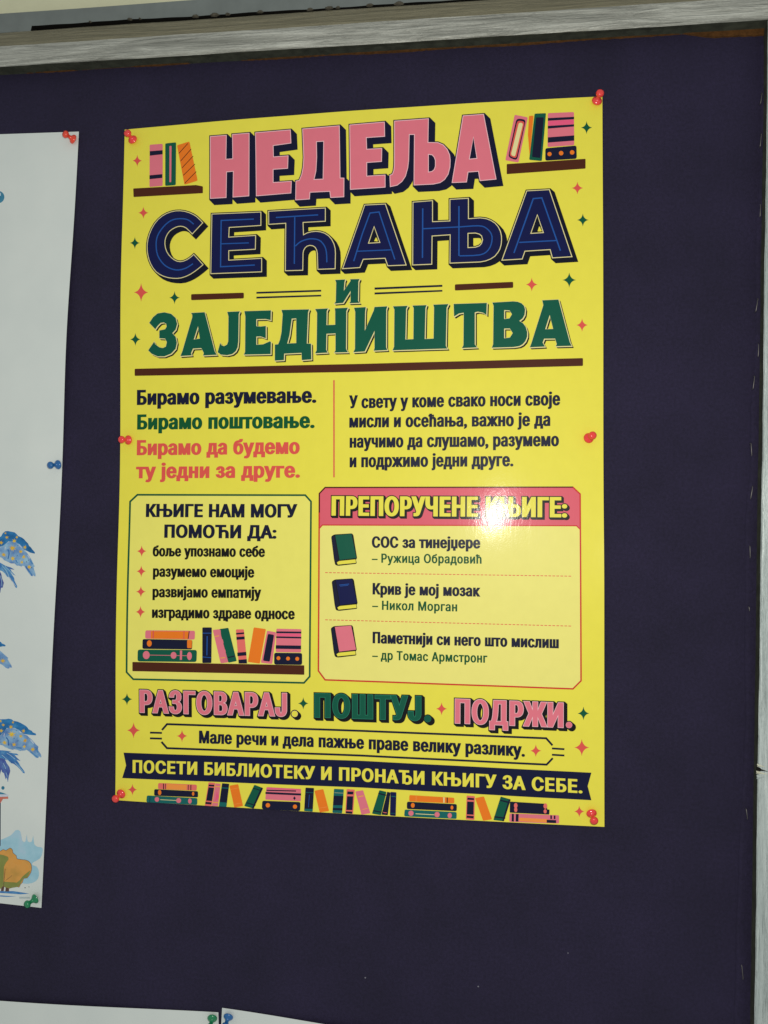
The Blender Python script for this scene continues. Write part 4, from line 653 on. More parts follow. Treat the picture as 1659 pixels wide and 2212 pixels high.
('book_drawing','right_panel',[(2,[('g',[[(-16.84,-67.51),(-16.82,-66.76),(-16.52,-66.12),(-15.95,-65.61),(-15.39,-65.25),(-14.67,-64.86),(-13.9,-64.61),(-13.09,-64.49),(0.24,-63.62),(0.74,-63.65),(1.2,-63.82),(1.6,-64.12),(1.73,-64.24),(2.06,-64.63),(2.29,-65.07),(2.43,-65.57),(5.58,-84.05),(5.59,-84.52),(5.47,-84.94),(5.21,-85.33),(5.1,-85.46),(4.85,-85.85),(4.76,-86.27),(4.82,-86.72),(5.24,-88.21),(5.29,-88.88),(4.98,-89.33),(4.33,-89.54),(-9.52,-91.26),(-10.29,-91.3),(-11.06,-91.24),(-11.82,-91.07),(-12.08,-91),(-12.74,-90.68),(-13.21,-90.2),(-13.49,-89.53),(-14.05,-87.24),(-14.23,-86.44),(-14.38,-85.63),(-14.51,-84.82)]])],[('black',0,0,0,0,0)]),(3,[('g',[[(-13.39,-65.18),(0.72,-64.03),(5.07,-84.47),(-9.47,-86.31)]])],[('green',0,0,0,0,0)]),(3,[('g',[[(-16.53,-66.75),(-14.02,-65.5),(-10.1,-86.62),(-12.91,-89.12),(-14.03,-85.73)]])],[('navyt',0,0,0,0,0)]),(3,[('g',[[(-11.81,-88.49),(-9.78,-87.23),(4.3,-85.71),(4.79,-88.63),(-10.86,-90.33)]])],[('yellow',0,0,0,0,0)])]),
('book_drawing','right_panel',[(2,[('g',[[(-16.09,-105.95),(-16.06,-105.2),(-15.77,-104.56),(-15.2,-104.04),(-14.64,-103.68),(-13.92,-103.29),(-13.15,-103.03),(-12.34,-102.91),(0.96,-101.94),(1.46,-101.96),(1.91,-102.13),(2.31,-102.42),(2.44,-102.54),(2.77,-102.93),(3,-103.37),(3.14,-103.86),(6.28,-122.26),(6.29,-122.72),(6.17,-123.15),(5.91,-123.54),(5.81,-123.66),(5.56,-124.05),(5.46,-124.47),(5.52,-124.93),(5.94,-126.4),(5.99,-127.07),(5.69,-127.52),(5.04,-127.74),(-8.78,-129.56),(-9.56,-129.61),(-10.33,-129.55),(-11.09,-129.39),(-11.34,-129.31),(-12,-129.01),(-12.47,-128.53),(-12.75,-127.87),(-13.31,-125.59),(-13.49,-124.79),(-13.64,-123.99),(-13.76,-123.18)]])],[('black',0,0,0,0,0)]),(3,[('g',[[(-12.65,-103.6),(1.44,-102.34),(5.78,-122.68),(-8.74,-124.62)]])],[('navyf',0,0,0,0,0)]),(3,[('g',[[(-15.78,-105.18),(-13.27,-103.92),(-9.36,-124.94),(-12.17,-127.45),(-13.29,-124.08)]])],[('navyt',0,0,0,0,0)]),(3,[('g',[[(-11.07,-126.81),(-9.04,-125.55),(5.01,-123.92),(5.49,-126.82),(-10.12,-128.64)]])],[('yellow',0,0,0,0,0)]),(4,[('g',[[(-9.6,-108.02),(-1,-106.98),(-1.07,-106.37),(-9.67,-107.41)]]),('g',[[(-8.82,-108.86),(-1.78,-107.99),(-1.83,-107.53),(-8.87,-108.4)]])],[('blue',0,0,0,0,0)])]),
('book_drawing','right_panel',[(2,[('g',[[(-16.59,-145.66),(-16.57,-144.91),(-16.27,-144.27),(-15.71,-143.75),(-15.15,-143.39),(-14.43,-142.99),(-13.66,-142.73),(-12.85,-142.6),(0.42,-141.52),(0.93,-141.55),(1.38,-141.7),(1.78,-142),(1.91,-142.12),(2.23,-142.5),(2.47,-142.94),(2.6,-143.42),(5.73,-161.74),(5.75,-162.2),(5.63,-162.63),(5.37,-163.02),(5.26,-163.14),(5.01,-163.53),(4.92,-163.95),(4.98,-164.41),(5.39,-165.87),(5.44,-166.54),(5.14,-166.99),(4.49,-167.21),(-9.31,-169.14),(-10.09,-169.19),(-10.85,-169.14),(-11.61,-168.99),(-11.86,-168.92),(-12.52,-168.62),(-12.99,-168.14),(-13.27,-167.48),(-13.82,-165.22),(-14,-164.42),(-14.16,-163.62),(-14.28,-162.82)]])],[('black',0,0,0,0,0)]),(3,[('g',[[(-13.16,-143.29),(0.91,-141.92),(5.23,-162.17),(-9.26,-164.21)]])],[('pink',0,0,0,0,0)]),(3,[('g',[[(-16.29,-144.89),(-13.78,-143.61),(-9.89,-164.54),(-12.69,-167.06),(-13.81,-163.72)]])],[('navyt',0,0,0,0,0)]),(3,[('g',[[(-11.59,-166.42),(-9.57,-165.14),(4.46,-163.41),(4.95,-166.3),(-10.64,-168.23)]])],[('yellow',0,0,0,0,0)])]),
('slogan_lettering',None,[(2,[('t','РАЗГОВАРАЈ',[(-187.28,-222.11),(-119.87,-221.6),(-54.4,-220.78)],20.084,0.07,0.028,1.2),('g',[[(-44.98,-218.09),(-45.18,-219.09),(-45.75,-219.96),(-46.62,-220.56),(-47.65,-220.8),(-48.69,-220.64),(-49.57,-220.1),(-50.16,-219.27),(-50.37,-218.28),(-50.17,-217.27),(-49.6,-216.41),(-48.73,-215.81),(-47.7,-215.57),(-46.66,-215.73),(-45.78,-216.27),(-45.19,-217.1)]])],[('black',0.907,0,0,2.203,-1.814),('rim',0.13,0,0,0,0)]),(4,[('t','РАЗГОВАРАЈ',[(-187.28,-222.11),(-119.87,-221.6),(-54.4,-220.78)],20.084,0.07,0.028,1.2)],[('pink',-0.259,0,0,0,0)]),(4,[('g',[[(-44.98,-218.09),(-45.18,-219.09),(-45.75,-219.96),(-46.62,-220.56),(-47.65,-220.8),(-48.69,-220.64),(-49.57,-220.1),(-50.16,-219.27),(-50.37,-218.28),(-50.17,-217.27),(-49.6,-216.41),(-48.73,-215.81),(-47.7,-215.57),(-46.66,-215.73),(-45.78,-216.27),(-45.19,-217.1)]])],[('yellow',0,0,0,0,0)])]),
('slogan_lettering',None,[(2,[('t','ПОШТУЈ',[(-30.26,-220.55),(60.89,-220.01)],20.473,0.07,0.028,1.2),('g',[[(69.12,-218.05),(68.91,-219.13),(68.3,-220.06),(67.39,-220.7),(66.3,-220.96),(65.22,-220.78),(64.3,-220.21),(63.68,-219.32),(63.46,-218.26),(63.67,-217.17),(64.29,-216.24),(65.2,-215.6),(66.28,-215.35),(67.37,-215.52),(68.29,-216.1),(68.9,-216.98)]])],[('black',0.907,0,0,2.203,-1.814),('greenlt',0.13,0,0,0,0)]),(4,[('t','ПОШТУЈ',[(-30.26,-220.55),(60.89,-220.01)],20.473,0.07,0.028,1.2)],[('green',-0.259,0,0,0,0)]),(4,[('g',[[(69.12,-218.05),(68.91,-219.13),(68.3,-220.06),(67.39,-220.7),(66.3,-220.96),(65.22,-220.78),(64.3,-220.21),(63.68,-219.32),(63.46,-218.26),(63.67,-217.17),(64.29,-216.24),(65.2,-215.6),(66.28,-215.35),(67.37,-215.52),(68.29,-216.1),(68.9,-216.98)]])],[('green',0,0,0,0,0)])]),
('slogan_lettering',None,[(2,[('t','ПОДРЖИ',[(88.83,-221.13),(177.26,-221.43)],20.473,0.07,0.028,1.2),('g',[[(184.13,-218.79),(183.94,-219.75),(183.41,-220.58),(182.61,-221.15),(181.68,-221.38),(180.74,-221.23),(179.94,-220.72),(179.41,-219.93),(179.23,-218.98),(179.41,-218.01),(179.95,-217.18),(180.74,-216.61),(181.68,-216.39),(182.62,-216.54),(183.41,-217.05),(183.94,-217.84)]])],[('black',0.907,0,0,2.203,-1.814),('rim',0.13,0,0,0,0)]),(4,[('t','ПОДРЖИ',[(88.83,-221.13),(177.26,-221.43)],20.473,0.07,0.028,1.2)],[('pink',-0.259,0,0,0,0)]),(4,[('g',[[(184.13,-218.79),(183.94,-219.75),(183.41,-220.58),(182.61,-221.15),(181.68,-221.38),(180.74,-221.23),(179.94,-220.72),(179.41,-219.93),(179.23,-218.98),(179.41,-218.01),(179.95,-217.18),(180.74,-216.61),(181.68,-216.39),(182.62,-216.54),(183.41,-217.05),(183.94,-217.84)]])],[('pink',0,0,0,0,0)])]),
('ribbon_outline',None,[(2,[('g',[[(-165.98,-237.12),(-161.64,-232.17),(11.12,-231.2),(163.04,-231.29),(167.87,-236.59),(169.06,-235.46),(163.78,-229.66),(11.17,-229.53),(-162.46,-230.43),(-167.37,-236.03)]]),('g',[[(-167.73,-247.53),(-162.33,-253.07),(11.25,-251.89),(164.1,-252.64),(169.28,-246.91),(168.13,-245.84),(163.44,-251.01),(11.32,-250.22),(-161.48,-251.33),(-166.35,-246.32)]]),('g',[[(-177.73,-240.11),(-166.68,-239.93),(-166.65,-238.32),(-177.7,-238.49)]]),('g',[[(-177.71,-245.09),(-166.65,-244.9),(-166.62,-243.29),(-177.68,-243.47)]]),('g',[[(167.98,-239.29),(177.94,-239.5),(178.03,-238),(168.07,-237.79)]]),('g',[[(167.98,-244.41),(177.94,-244.61),(178.03,-243.11),(168.07,-242.91)]])],[('navyt',0,0,0,0,0)])]),
('ribbon_text',None,[(2,[('t','Мале речи и дела пажње праве велику разлику.',[(-132.87,-246.82),(11.25,-245.54),(146.31,-246.2)],11.014,0.07,0.032,1.12)],[('navyt',0,0,0,0,0)])]),
('navy_banner',None,[(2,[('g',[[(-202.24,-257.9),(11.32,-255.42),(199.42,-256.87),(196.48,-267.8),(199.39,-279.06),(11.5,-277.65),(-203.27,-280.26),(-199.74,-269.01)]])],[('navyb',0,0,0,0,0)])]),
('banner_text','navy_banner',[(3,[('t','ПОСЕТИ БИБЛИОТЕКУ И ПРОНАЂИ КЊИГУ ЗА СЕБЕ.',[(-193.51,-275.04),(11.46,-272.68),(192.33,-273.81)],11.143,0.07,0.03,1.16)],[('yellow',0,0,0,0,0)])]),
('shelf_drawing',None,[(2,[('g',[[(-200.1,244.48),(-200.05,244.87),(-199.82,245.1),(-199.43,245.17),(-141.64,244.66),(-141.17,244.64),(-140.71,244.58),(-140.25,244.48),(-135.31,243.23),(-134.92,243.05),(-134.69,242.77),(-134.61,242.38),(-134.56,237.65),(-134.63,237.27),(-134.86,237.05),(-135.25,236.97),(-198.93,237.24),(-199.33,237.32),(-199.58,237.56),(-199.69,237.94)]])],[('brown',0,0,0,0,0)])]),
('book_drawing',None,[(3,[('g',[[(-185.22,283.02),(-185.1,283.63),(-184.72,284),(-184.08,284.12),(-174,284.09),(-173.36,283.97),(-172.97,283.61),(-172.84,283),(-172.3,246.88),(-172.42,246.27),(-172.79,245.9),(-173.42,245.77),(-183.54,245.61),(-184.17,245.73),(-184.56,246.09),(-184.7,246.7)]])],[('pink',0,0,0,0,0)]),(4,[('g',[[(-185.01,278.21),(-172.79,278.23),(-172.74,274.54),(-184.94,274.09)]])],[('navyt',0,0,0,0,0)]),(4,[('g',[[(-184.9,256.21),(-172.76,256.5),(-172.7,253.07),(-184.83,252.63)]])],[('navyt',0,0,0,0,0)])]),
('book_drawing',None,[(3,[('g',[[(-170.4,283.08),(-170.28,283.69),(-169.91,284.06),(-169.28,284.2),(-161.26,284.42),(-160.63,284.32),(-160.25,283.97),(-160.13,283.37),(-159.96,246.79),(-160.08,246.18),(-160.45,245.82),(-161.08,245.69),(-168.73,245.64),(-169.37,245.76),(-169.75,246.12),(-169.89,246.73)]])],[('green',0,0,0,0,0)]),(4,[('g',[[(-166.38,281),(-166.32,281.3),(-166.13,281.48),(-165.81,281.54),(-164.95,281.53),(-164.64,281.47),(-164.45,281.29),(-164.38,280.98),(-164.25,249.24),(-164.31,248.94),(-164.5,248.75),(-164.81,248.69),(-165.38,248.68),(-165.7,248.73),(-165.89,248.91),(-165.95,249.21)]])],[('pink',0,0,0,0,0)])]),
('book_drawing',None,[(3,[('g',[[(-159.03,280.59),(-159.03,281.22),(-158.74,281.66),(-158.16,281.91),(-148.71,283.93),(-148.08,283.94),(-147.64,283.66),(-147.39,283.09),(-139.82,249.57),(-139.81,248.94),(-140.08,248.5),(-140.65,248.24),(-150.69,245.85),(-151.31,245.83),(-151.75,246.11),(-151.99,246.68)]])],[('orange',0,0,0,0,0)]),(4,[('g',[[(-157.27,273.89),(-148.82,282.32),(-149.25,282.71),(-157.69,274.29)]]),('g',[[(-155.49,266.98),(-145.68,277.1),(-146.11,277.48),(-155.92,267.37)]]),('g',[[(-154.01,260.77),(-143.8,270.61),(-144.22,271.01),(-154.43,261.17)]]),('g',[[(-152.81,253.89),(-142.06,263.33),(-142.46,263.74),(-153.21,254.31)]]),('g',[[(-151.3,246.74),(-140.73,256.49),(-141.13,256.89),(-151.71,247.14)]])],[('black',0,0,0,0,0)])]),
('shelf_drawing',None,[(2,[('g',[[(131.22,246.4),(131.29,246.75),(131.5,246.97),(131.84,247.04),(195.22,248.03),(195.56,247.97),(195.76,247.76),(195.82,247.41),(195.8,240.41),(195.73,240.06),(195.53,239.84),(195.19,239.77),(131.85,238.5),(131.5,238.56),(131.29,238.77),(131.22,239.13)]])],[('brown',0,0,0,0,0)])]),
('book_drawing',None,[(3,[('g',[[(137.6,287.24),(137.82,287.76),(138.21,288.01),(138.78,287.98),(147.67,285.73),(148.19,285.48),(148.45,285.07),(148.44,284.5),(141.15,248.77),(140.93,248.25),(140.54,247.99),(139.97,248.01),(131.08,250.05),(130.55,250.29),(130.29,250.69),(130.29,251.27)]])],[('pink',0,0,0,0,0)]),(4,[('g',[[(138.72,282.41),(139.35,283.85),(140.45,284.58),(142.02,284.61),(144.44,284.16),(145.88,283.59),(146.59,282.52),(146.57,280.97),(140.29,252.21),(139.68,250.83),(138.63,250.3),(137.13,250.62),(134.91,251.59),(133.55,252.51),(132.88,253.79),(132.92,255.41)]])],[('navyt',0,0,0,0,0)]),(5,[('g',[[(139.55,281.1),(140.08,282.27),(140.98,282.85),(142.27,282.85),(143.94,282.51),(145.12,282.02),(145.69,281.14),(145.66,279.88),(139.58,253.28),(139.07,252.16),(138.21,251.74),(136.99,252.02),(135.43,252.72),(134.32,253.5),(133.79,254.55),(133.84,255.88)]])],[('coral',0,0,0,0,0)]),(6,[('g',[[(140.92,279.9),(141.31,280.73),(141.96,281.14),(142.87,281.13),(143.22,281.07),(144.05,280.72),(144.45,280.1),(144.42,279.2),(138.48,254.33),(138.09,253.48),(137.43,253.18),(136.51,253.42),(136.16,253.6),(135.33,254.21),(134.95,255.03),(135,256.04)]])],[('cream',0,0,0,0,0)])]),
('book_drawing',None,[(3,[('g',[[(149.58,285.69),(149.72,286.25),(150.07,286.59),(150.63,286.71),(152.37,286.73),(152.92,286.63),(153.22,286.3),(153.27,285.74),(150.37,254.02),(150.31,253.57),(150.25,253.58),(150.19,254.03),(148.87,269.88),(148.82,270.55),(148.81,271.23),(148.83,271.9)]])],[('orange',0,0,0,0,0)])]),
('book_drawing',None,[(3,[('g',[[(154.12,287.35),(154.29,287.9),(154.66,288.23),(155.23,288.33),(162.67,288.24),(163.21,288.12),(163.51,287.78),(163.57,287.22),(160.28,249.04),(160.12,248.49),(159.76,248.21),(159.21,248.18),(150.77,249.45),(150.23,249.65),(149.94,250.03),(149.9,250.61)]])],[('green',0,0,0,0,0)]),(4,[('g',[[(155.4,284.36),(155.53,284.78),(155.8,285.01),(156.22,285.07),(161.06,284.82),(161.46,284.71),(161.69,284.45),(161.74,284.02),(159.02,251.4),(158.9,250.99),(158.63,250.78),(158.22,250.77),(152.88,251.76),(152.48,251.92),(152.25,252.21),(152.21,252.65)]])],[('navyt',0,0,0,0,0)])]),
('book_drawing',None,[(3,[('g',[[(165.13,287.13),(165.25,287.69),(165.58,288.03),(166.13,288.13),(185.5,287.93),(186.04,287.82),(186.37,287.47),(186.49,286.91),(186.67,260.99),(186.57,260.42),(186.25,260.08),(185.7,259.96),(165.88,259.62),(165.33,259.73),(165.01,260.06),(164.9,260.62)]])],[('pink',0,0,0,0,0)]),(4,[('g',[[(165.14,283.97),(186.6,283.86),(186.59,281.83),(165.14,281.68)]]),('g',[[(165.14,277.37),(186.59,277.51),(186.59,275.74),(165.14,275.09)]]),('g',[[(165.14,267.73),(186.7,268.24),(186.69,263.79),(165.14,263.28)]])],[('navyt',0,0,0,0,0)]),(4,[('g',[[(165.27,281.42),(186.47,281.45),(186.47,277.77),(165.27,277.62)]])],[('hotpink',0,0,0,0,0)])]),
('book_drawing',None,[(3,[('g',[[(163.04,256.91),(163.23,257.9),(163.81,258.52),(164.76,258.75),(186.81,259.56),(187.76,259.4),(188.34,258.82),(188.55,257.84),(188.7,250.2),(188.53,249.21),(187.97,248.61),(187.03,248.4),(164.76,248.15),(163.8,248.34),(163.23,248.92),(163.03,249.91)]])],[('navyt',0,0,0,0,0)]),(4,[('g',[[(168.22,253.45),(168.09,252.78),(167.72,252.22),(167.16,251.86),(166.49,251.76),(165.83,251.93),(165.27,252.35),(164.9,252.95),(164.77,253.64),(164.9,254.31),(165.27,254.87),(165.83,255.22),(166.5,255.32),(167.16,255.15),(167.72,254.74),(168.09,254.14)]]),('g',[[(177.83,253.7),(177.69,252.98),(177.29,252.38),(176.69,252),(175.98,251.89),(175.28,252.08),(174.68,252.52),(174.28,253.16),(174.14,253.9),(174.28,254.62),(174.68,255.22),(175.28,255.6),(175.99,255.71),(176.69,255.53),(177.29,255.08),(177.69,254.44)]]),('g',[[(186.79,253.86),(186.65,253.14),(186.25,252.54),(185.65,252.16),(184.95,252.05),(184.24,252.24),(183.65,252.68),(183.25,253.32),(183.11,254.06),(183.25,254.78),(183.65,255.38),(184.25,255.76),(184.96,255.87),(185.66,255.69),(186.25,255.24),(186.65,254.6)]])],[('orange',0,0,0,0,0)])]),
('shelf_drawing','left_panel',[(2,[('g',[[(-194.26,-178.36),(-194.19,-178.04),(-194,-177.86),(-193.67,-177.79),(-40.09,-176.64),(-39.78,-176.7),(-39.59,-176.88),(-39.53,-177.18),(-39.47,-184.16),(-39.53,-184.46),(-39.72,-184.64),(-40.03,-184.71),(-193.63,-185.9),(-193.95,-185.84),(-194.15,-185.65),(-194.22,-185.34)]])],[('brown',0,0,0,0,0)])]),
('book_drawing','left_panel',[(3,[('g',[[(-182.58,-151.35),(-182.38,-150.47),(-181.82,-149.94),(-180.91,-149.76),(-138.84,-149.24),(-137.94,-149.4),(-137.4,-149.91),(-137.24,-150.78),(-137.32,-155.35),(-137.52,-156.21),(-138.07,-156.74),(-138.98,-156.91),(-181.05,-157.07),(-181.96,-156.9),(-182.5,-156.38),(-182.66,-155.51)]])],[('pink',0,0,0,0,0)]),(4,[('g',[[(-177.49,-150.35),(-143.02,-149.89),(-143.52,-156.48),(-177.41,-156.86)]])],[('orange',0,0,0,0,0)]),(5,[('g',[[(-175.74,-149.97),(-175.89,-156.7),(-174.72,-156.71),(-174.57,-149.98)]]),('g',[[(-147.56,-149.64),(-147.71,-156.56),(-146.78,-156.57),(-146.63,-149.65)]])],[('coral',0,0,0,0,0)]),(5,[('g',[[(-142.78,-149.73),(-143.64,-156.22),(-142.95,-156.29),(-142.09,-149.81)]])],[('black',0,0,0,0,0)])]),
('book_drawing','left_panel',[(3,[('g',[[(-185.06,-159.04),(-184.87,-158.16),(-184.31,-157.64),(-183.39,-157.46),(-141.07,-157.29),(-140.17,-157.46),(-139.64,-157.98),(-139.49,-158.84),(-139.65,-163.98),(-139.86,-164.84),(-140.42,-165.37),(-141.33,-165.56),(-183.53,-166.1),(-184.45,-165.93),(-184.98,-165.42),(-185.15,-164.54)]])],[('navyt',0,0,0,0,0)]),(4,[('g',[[(-176.54,-161.1),(-176.7,-162.18),(-177.17,-163.1),(-177.89,-163.72),(-178.74,-163.96),(-179.6,-163.76),(-180.33,-163.17),(-180.82,-162.27),(-181,-161.2),(-180.84,-160.12),(-180.37,-159.2),(-179.65,-158.58),(-178.8,-158.35),(-177.95,-158.54),(-177.22,-159.14),(-176.72,-160.04)]]),('g',[[(-144.2,-158.28),(-144.1,-157.79),(-143.79,-157.49),(-143.28,-157.39),(-140.72,-157.4),(-140.2,-157.5),(-139.9,-157.8),(-139.81,-158.3),(-139.93,-163.53),(-140.04,-164.03),(-140.36,-164.33),(-140.88,-164.42),(-143.2,-164.41),(-143.72,-164.31),(-144.03,-164.02),(-144.14,-163.52)]])],[('orange',0,0,0,0,0)])]),
('book_drawing','left_panel',[(3,[('g',[[(-189.43,-168.79),(-189.18,-167.67),(-188.47,-166.98),(-187.29,-166.74),(-137.38,-165.91),(-136.22,-166.11),(-135.54,-166.77),(-135.33,-167.88),(-135.49,-174.34),(-135.74,-175.46),(-136.46,-176.14),(-137.62,-176.38),(-187.44,-177.2),(-188.61,-176.99),(-189.31,-176.33),(-189.52,-175.21)]])],[('green',0,0,0,0,0)]),(4,[('g',[[(-178.32,-171.35),(-178.55,-172.73),(-179.23,-173.91),(-180.25,-174.72),(-181.46,-175.02),(-182.67,-174.77),(-183.71,-174.02),(-184.41,-172.87),(-184.66,-171.5),(-184.43,-170.12),(-183.75,-168.94),(-182.73,-168.13),(-181.52,-167.83),(-180.31,-168.08),(-179.27,-168.84),(-178.57,-169.99)]]),('g',[[(-153.74,-171),(-153.93,-172.16),(-154.51,-173.15),(-155.37,-173.82),(-156.4,-174.08),(-157.43,-173.87),(-158.31,-173.24),(-158.9,-172.28),(-159.11,-171.13),(-158.92,-169.97),(-158.35,-168.97),(-157.48,-168.3),(-156.45,-168.05),(-155.42,-168.25),(-154.55,-168.89),(-153.96,-169.85)]]),('g',[[(-139.76,-171.22),(-139.92,-172.58),(-140.39,-173.75),(-141.1,-174.54),(-141.94,-174.84),(-142.79,-174.59),(-143.51,-173.83),(-144,-172.69),(-144.18,-171.32),(-144.03,-169.96),(-143.56,-168.79),(-142.85,-168),(-142.01,-167.71),(-141.16,-167.96),(-140.43,-168.71),(-139.94,-169.86)]]),('g',[[(-150.63,-166.68),(-148.65,-166.64),(-148.81,-174.78),(-150.67,-174.83)]]),('g',[[(-178.44,-171.58),(-142.21,-171.28),(-142.2,-170.83),(-178.43,-171.13)]])],[('pink',0,0,0,0,0)])]),
('book_drawing','left_panel',[(3,[('g',[[(-130.62,-147.08),(-130.52,-146.58),(-130.22,-146.28),(-129.7,-146.17),(-122.99,-146.03),(-122.47,-146.12),(-122.16,-146.41),(-122.06,-146.9),(-122.09,-175.99),(-122.19,-176.49),(-122.5,-176.79),(-123.02,-176.91),(-129.38,-177.07),(-129.9,-176.99),(-130.21,-176.7),(-130.31,-176.21)]])],[('navyt',0,0,0,0,0)]),(4,[('g',[[(-126.6,-153.66),(-126.66,-170.33),(-125.74,-170.32),(-125.68,-153.65)]]),('g',[[(-130.22,-151.52),(-122.35,-151.35),(-122.36,-150.69),(-130.23,-150.85)]]),('g',[[(-130.27,-172.09),(-122.51,-172.56),(-122.45,-171.9),(-130.21,-171.43)]])],[('blue',0,0,0,0,0)])]),
('book_drawing','left_panel',[(3,[('g',[[(-121,-149.08),(-121.03,-148.59),(-120.8,-148.26),(-120.31,-148.1),(-115.34,-147.43),(-114.81,-147.45),(-114.43,-147.7),(-114.2,-148.16),(-107.22,-175.08),(-107.2,-175.56),(-107.43,-175.89),(-107.91,-176.06),(-112.87,-176.76),(-113.4,-176.73),(-113.78,-176.49),(-114,-176.03)]])],[('pink',0,0,0,0,0)]),(4,[('g',[[(-119.14,-154.17),(-115.33,-153.42),(-115.46,-152.77),(-119.27,-153.51)]]),('g',[[(-114,-172.79),(-109.75,-172.13),(-109.84,-171.47),(-114.1,-172.13)]])],[('gold',0,0,0,0,0)])]),
('book_drawing','left_panel',[(3,[('g',[[(-114.98,-148.17),(-115.02,-147.68),(-114.8,-147.35),(-114.32,-147.17),(-108.09,-146.19),(-107.56,-146.2),(-107.18,-146.44),(-106.95,-146.9),(-99.66,-173.77),(-99.63,-174.27),(-99.85,-174.62),(-100.33,-174.82),(-105.98,-176.06),(-106.51,-176.08),(-106.89,-175.86),(-107.12,-175.41)]])],[('green',0,0,0,0,0)]),(4,[('g',[[(-107.15,-172.22),(-101.3,-170.85),(-101.53,-169.88),(-107.38,-171.25)]])],[('navyt',0,0,0,0,0)])]),
('book_drawing','left_panel',[(3,[('g',[[(-100.41,-148.23),(-100.36,-147.73),(-100.08,-147.43),(-99.58,-147.31),(-94.19,-147.12),(-93.67,-147.2),(-93.34,-147.48),(-93.18,-147.96),(-90.23,-175.71),(-90.28,-176.2),(-90.55,-176.5),(-91.05,-176.61),(-96.77,-176.76),(-97.29,-176.68),(-97.62,-176.4),(-97.77,-175.91)]])],[('coral2',0,0,0,0,0)]),(4,[('g',[[(-100.16,-151.82),(-92.95,-151.11),(-93.08,-149.68),(-100.3,-150.39)]]),('g',[[(-99.75,-156.29),(-92.43,-155.68),(-92.61,-153.26),(-99.94,-153.86)]]),('g',[[(-98.76,-170.41),(-90.75,-169.54),(-91.05,-166.47),(-99.06,-167.33)]]),('g',[[(-97.95,-173.48),(-90.51,-172.74),(-90.14,-176.48),(-97.69,-176.68)]])],[('navyt',0,0,0,0,0)])]),
('book_drawing','left_panel',[(3,[('g',[[(-84.63,-146.12),(-84.45,-145.64),(-84.1,-145.39),(-83.58,-145.35),(-74.56,-146.35),(-74.07,-146.5),(-73.82,-146.83),(-73.81,-147.32),(-78.7,-175.41),(-78.88,-175.88),(-79.23,-176.14),(-79.75,-176.18),(-88.56,-175.23),(-89.04,-175.08),(-89.3,-174.76),(-89.32,-174.26)]])],[('orange',0,0,0,0,0)])]),
('book_drawing','left_panel',[(3,[('g',[[(-72.78,-148.73),(-72.59,-148.26),(-72.24,-148.01),(-71.72,-147.99),(-65.45,-148.88),(-64.96,-149.05),(-64.7,-149.38),(-64.66,-149.88),(-67.72,-175.44),(-67.88,-175.92),(-68.22,-176.18),(-68.73,-176.24),(-77.04,-175.56),(-77.52,-175.42),(-77.77,-175.11),(-77.78,-174.62)]])],[('pink',0,0,0,0,0)]),(4,[('g',[[(-72,-151.57),(-71.76,-150.98),(-71.32,-150.67),(-70.68,-150.64),(-67.46,-151.09),(-66.86,-151.29),(-66.54,-151.71),(-66.52,-152.33),(-69.83,-173.31),(-70.05,-173.9),(-70.48,-174.22),(-71.12,-174.26),(-74.9,-173.81),(-75.5,-173.62),(-75.81,-173.21),(-75.83,-172.59)]])],[('navyt',0,0,0,0,0)])]),
('book_drawing','left_panel',[(3,[('g',[[(-64.37,-146.8),(-64.26,-146.31),(-63.95,-146.02),(-63.45,-145.92),(-43.25,-145.9),(-42.75,-145.99),(-42.45,-146.28),(-42.36,-146.77),(-42.52,-164.92),(-42.63,-165.41),(-42.93,-165.7),(-43.43,-165.8),(-63.84,-166.02),(-64.34,-165.93),(-64.63,-165.64),(-64.73,-165.15)]])],[('pink',0,0,0,0,0)]),(4,[('g',[[(-64.44,-149.77),(-42.33,-149.5),(-42.32,-147.97),(-64.44,-148.23)]]),('g',[[(-64.52,-153.89),(-42.3,-153.82),(-42.28,-152.4),(-64.51,-152.46)]]),('g',[[(-64.79,-163.17),(-42.46,-162.95),(-42.44,-159.89),(-64.77,-160.1)]])],[('navyt',0,0,0,0,0)]),(4,[('g',[[(-64.43,-150.1),(-42.43,-149.94),(-42.41,-152.02),(-64.52,-152.08)]])],[('hotpink',0,0,0,0,0)])]),
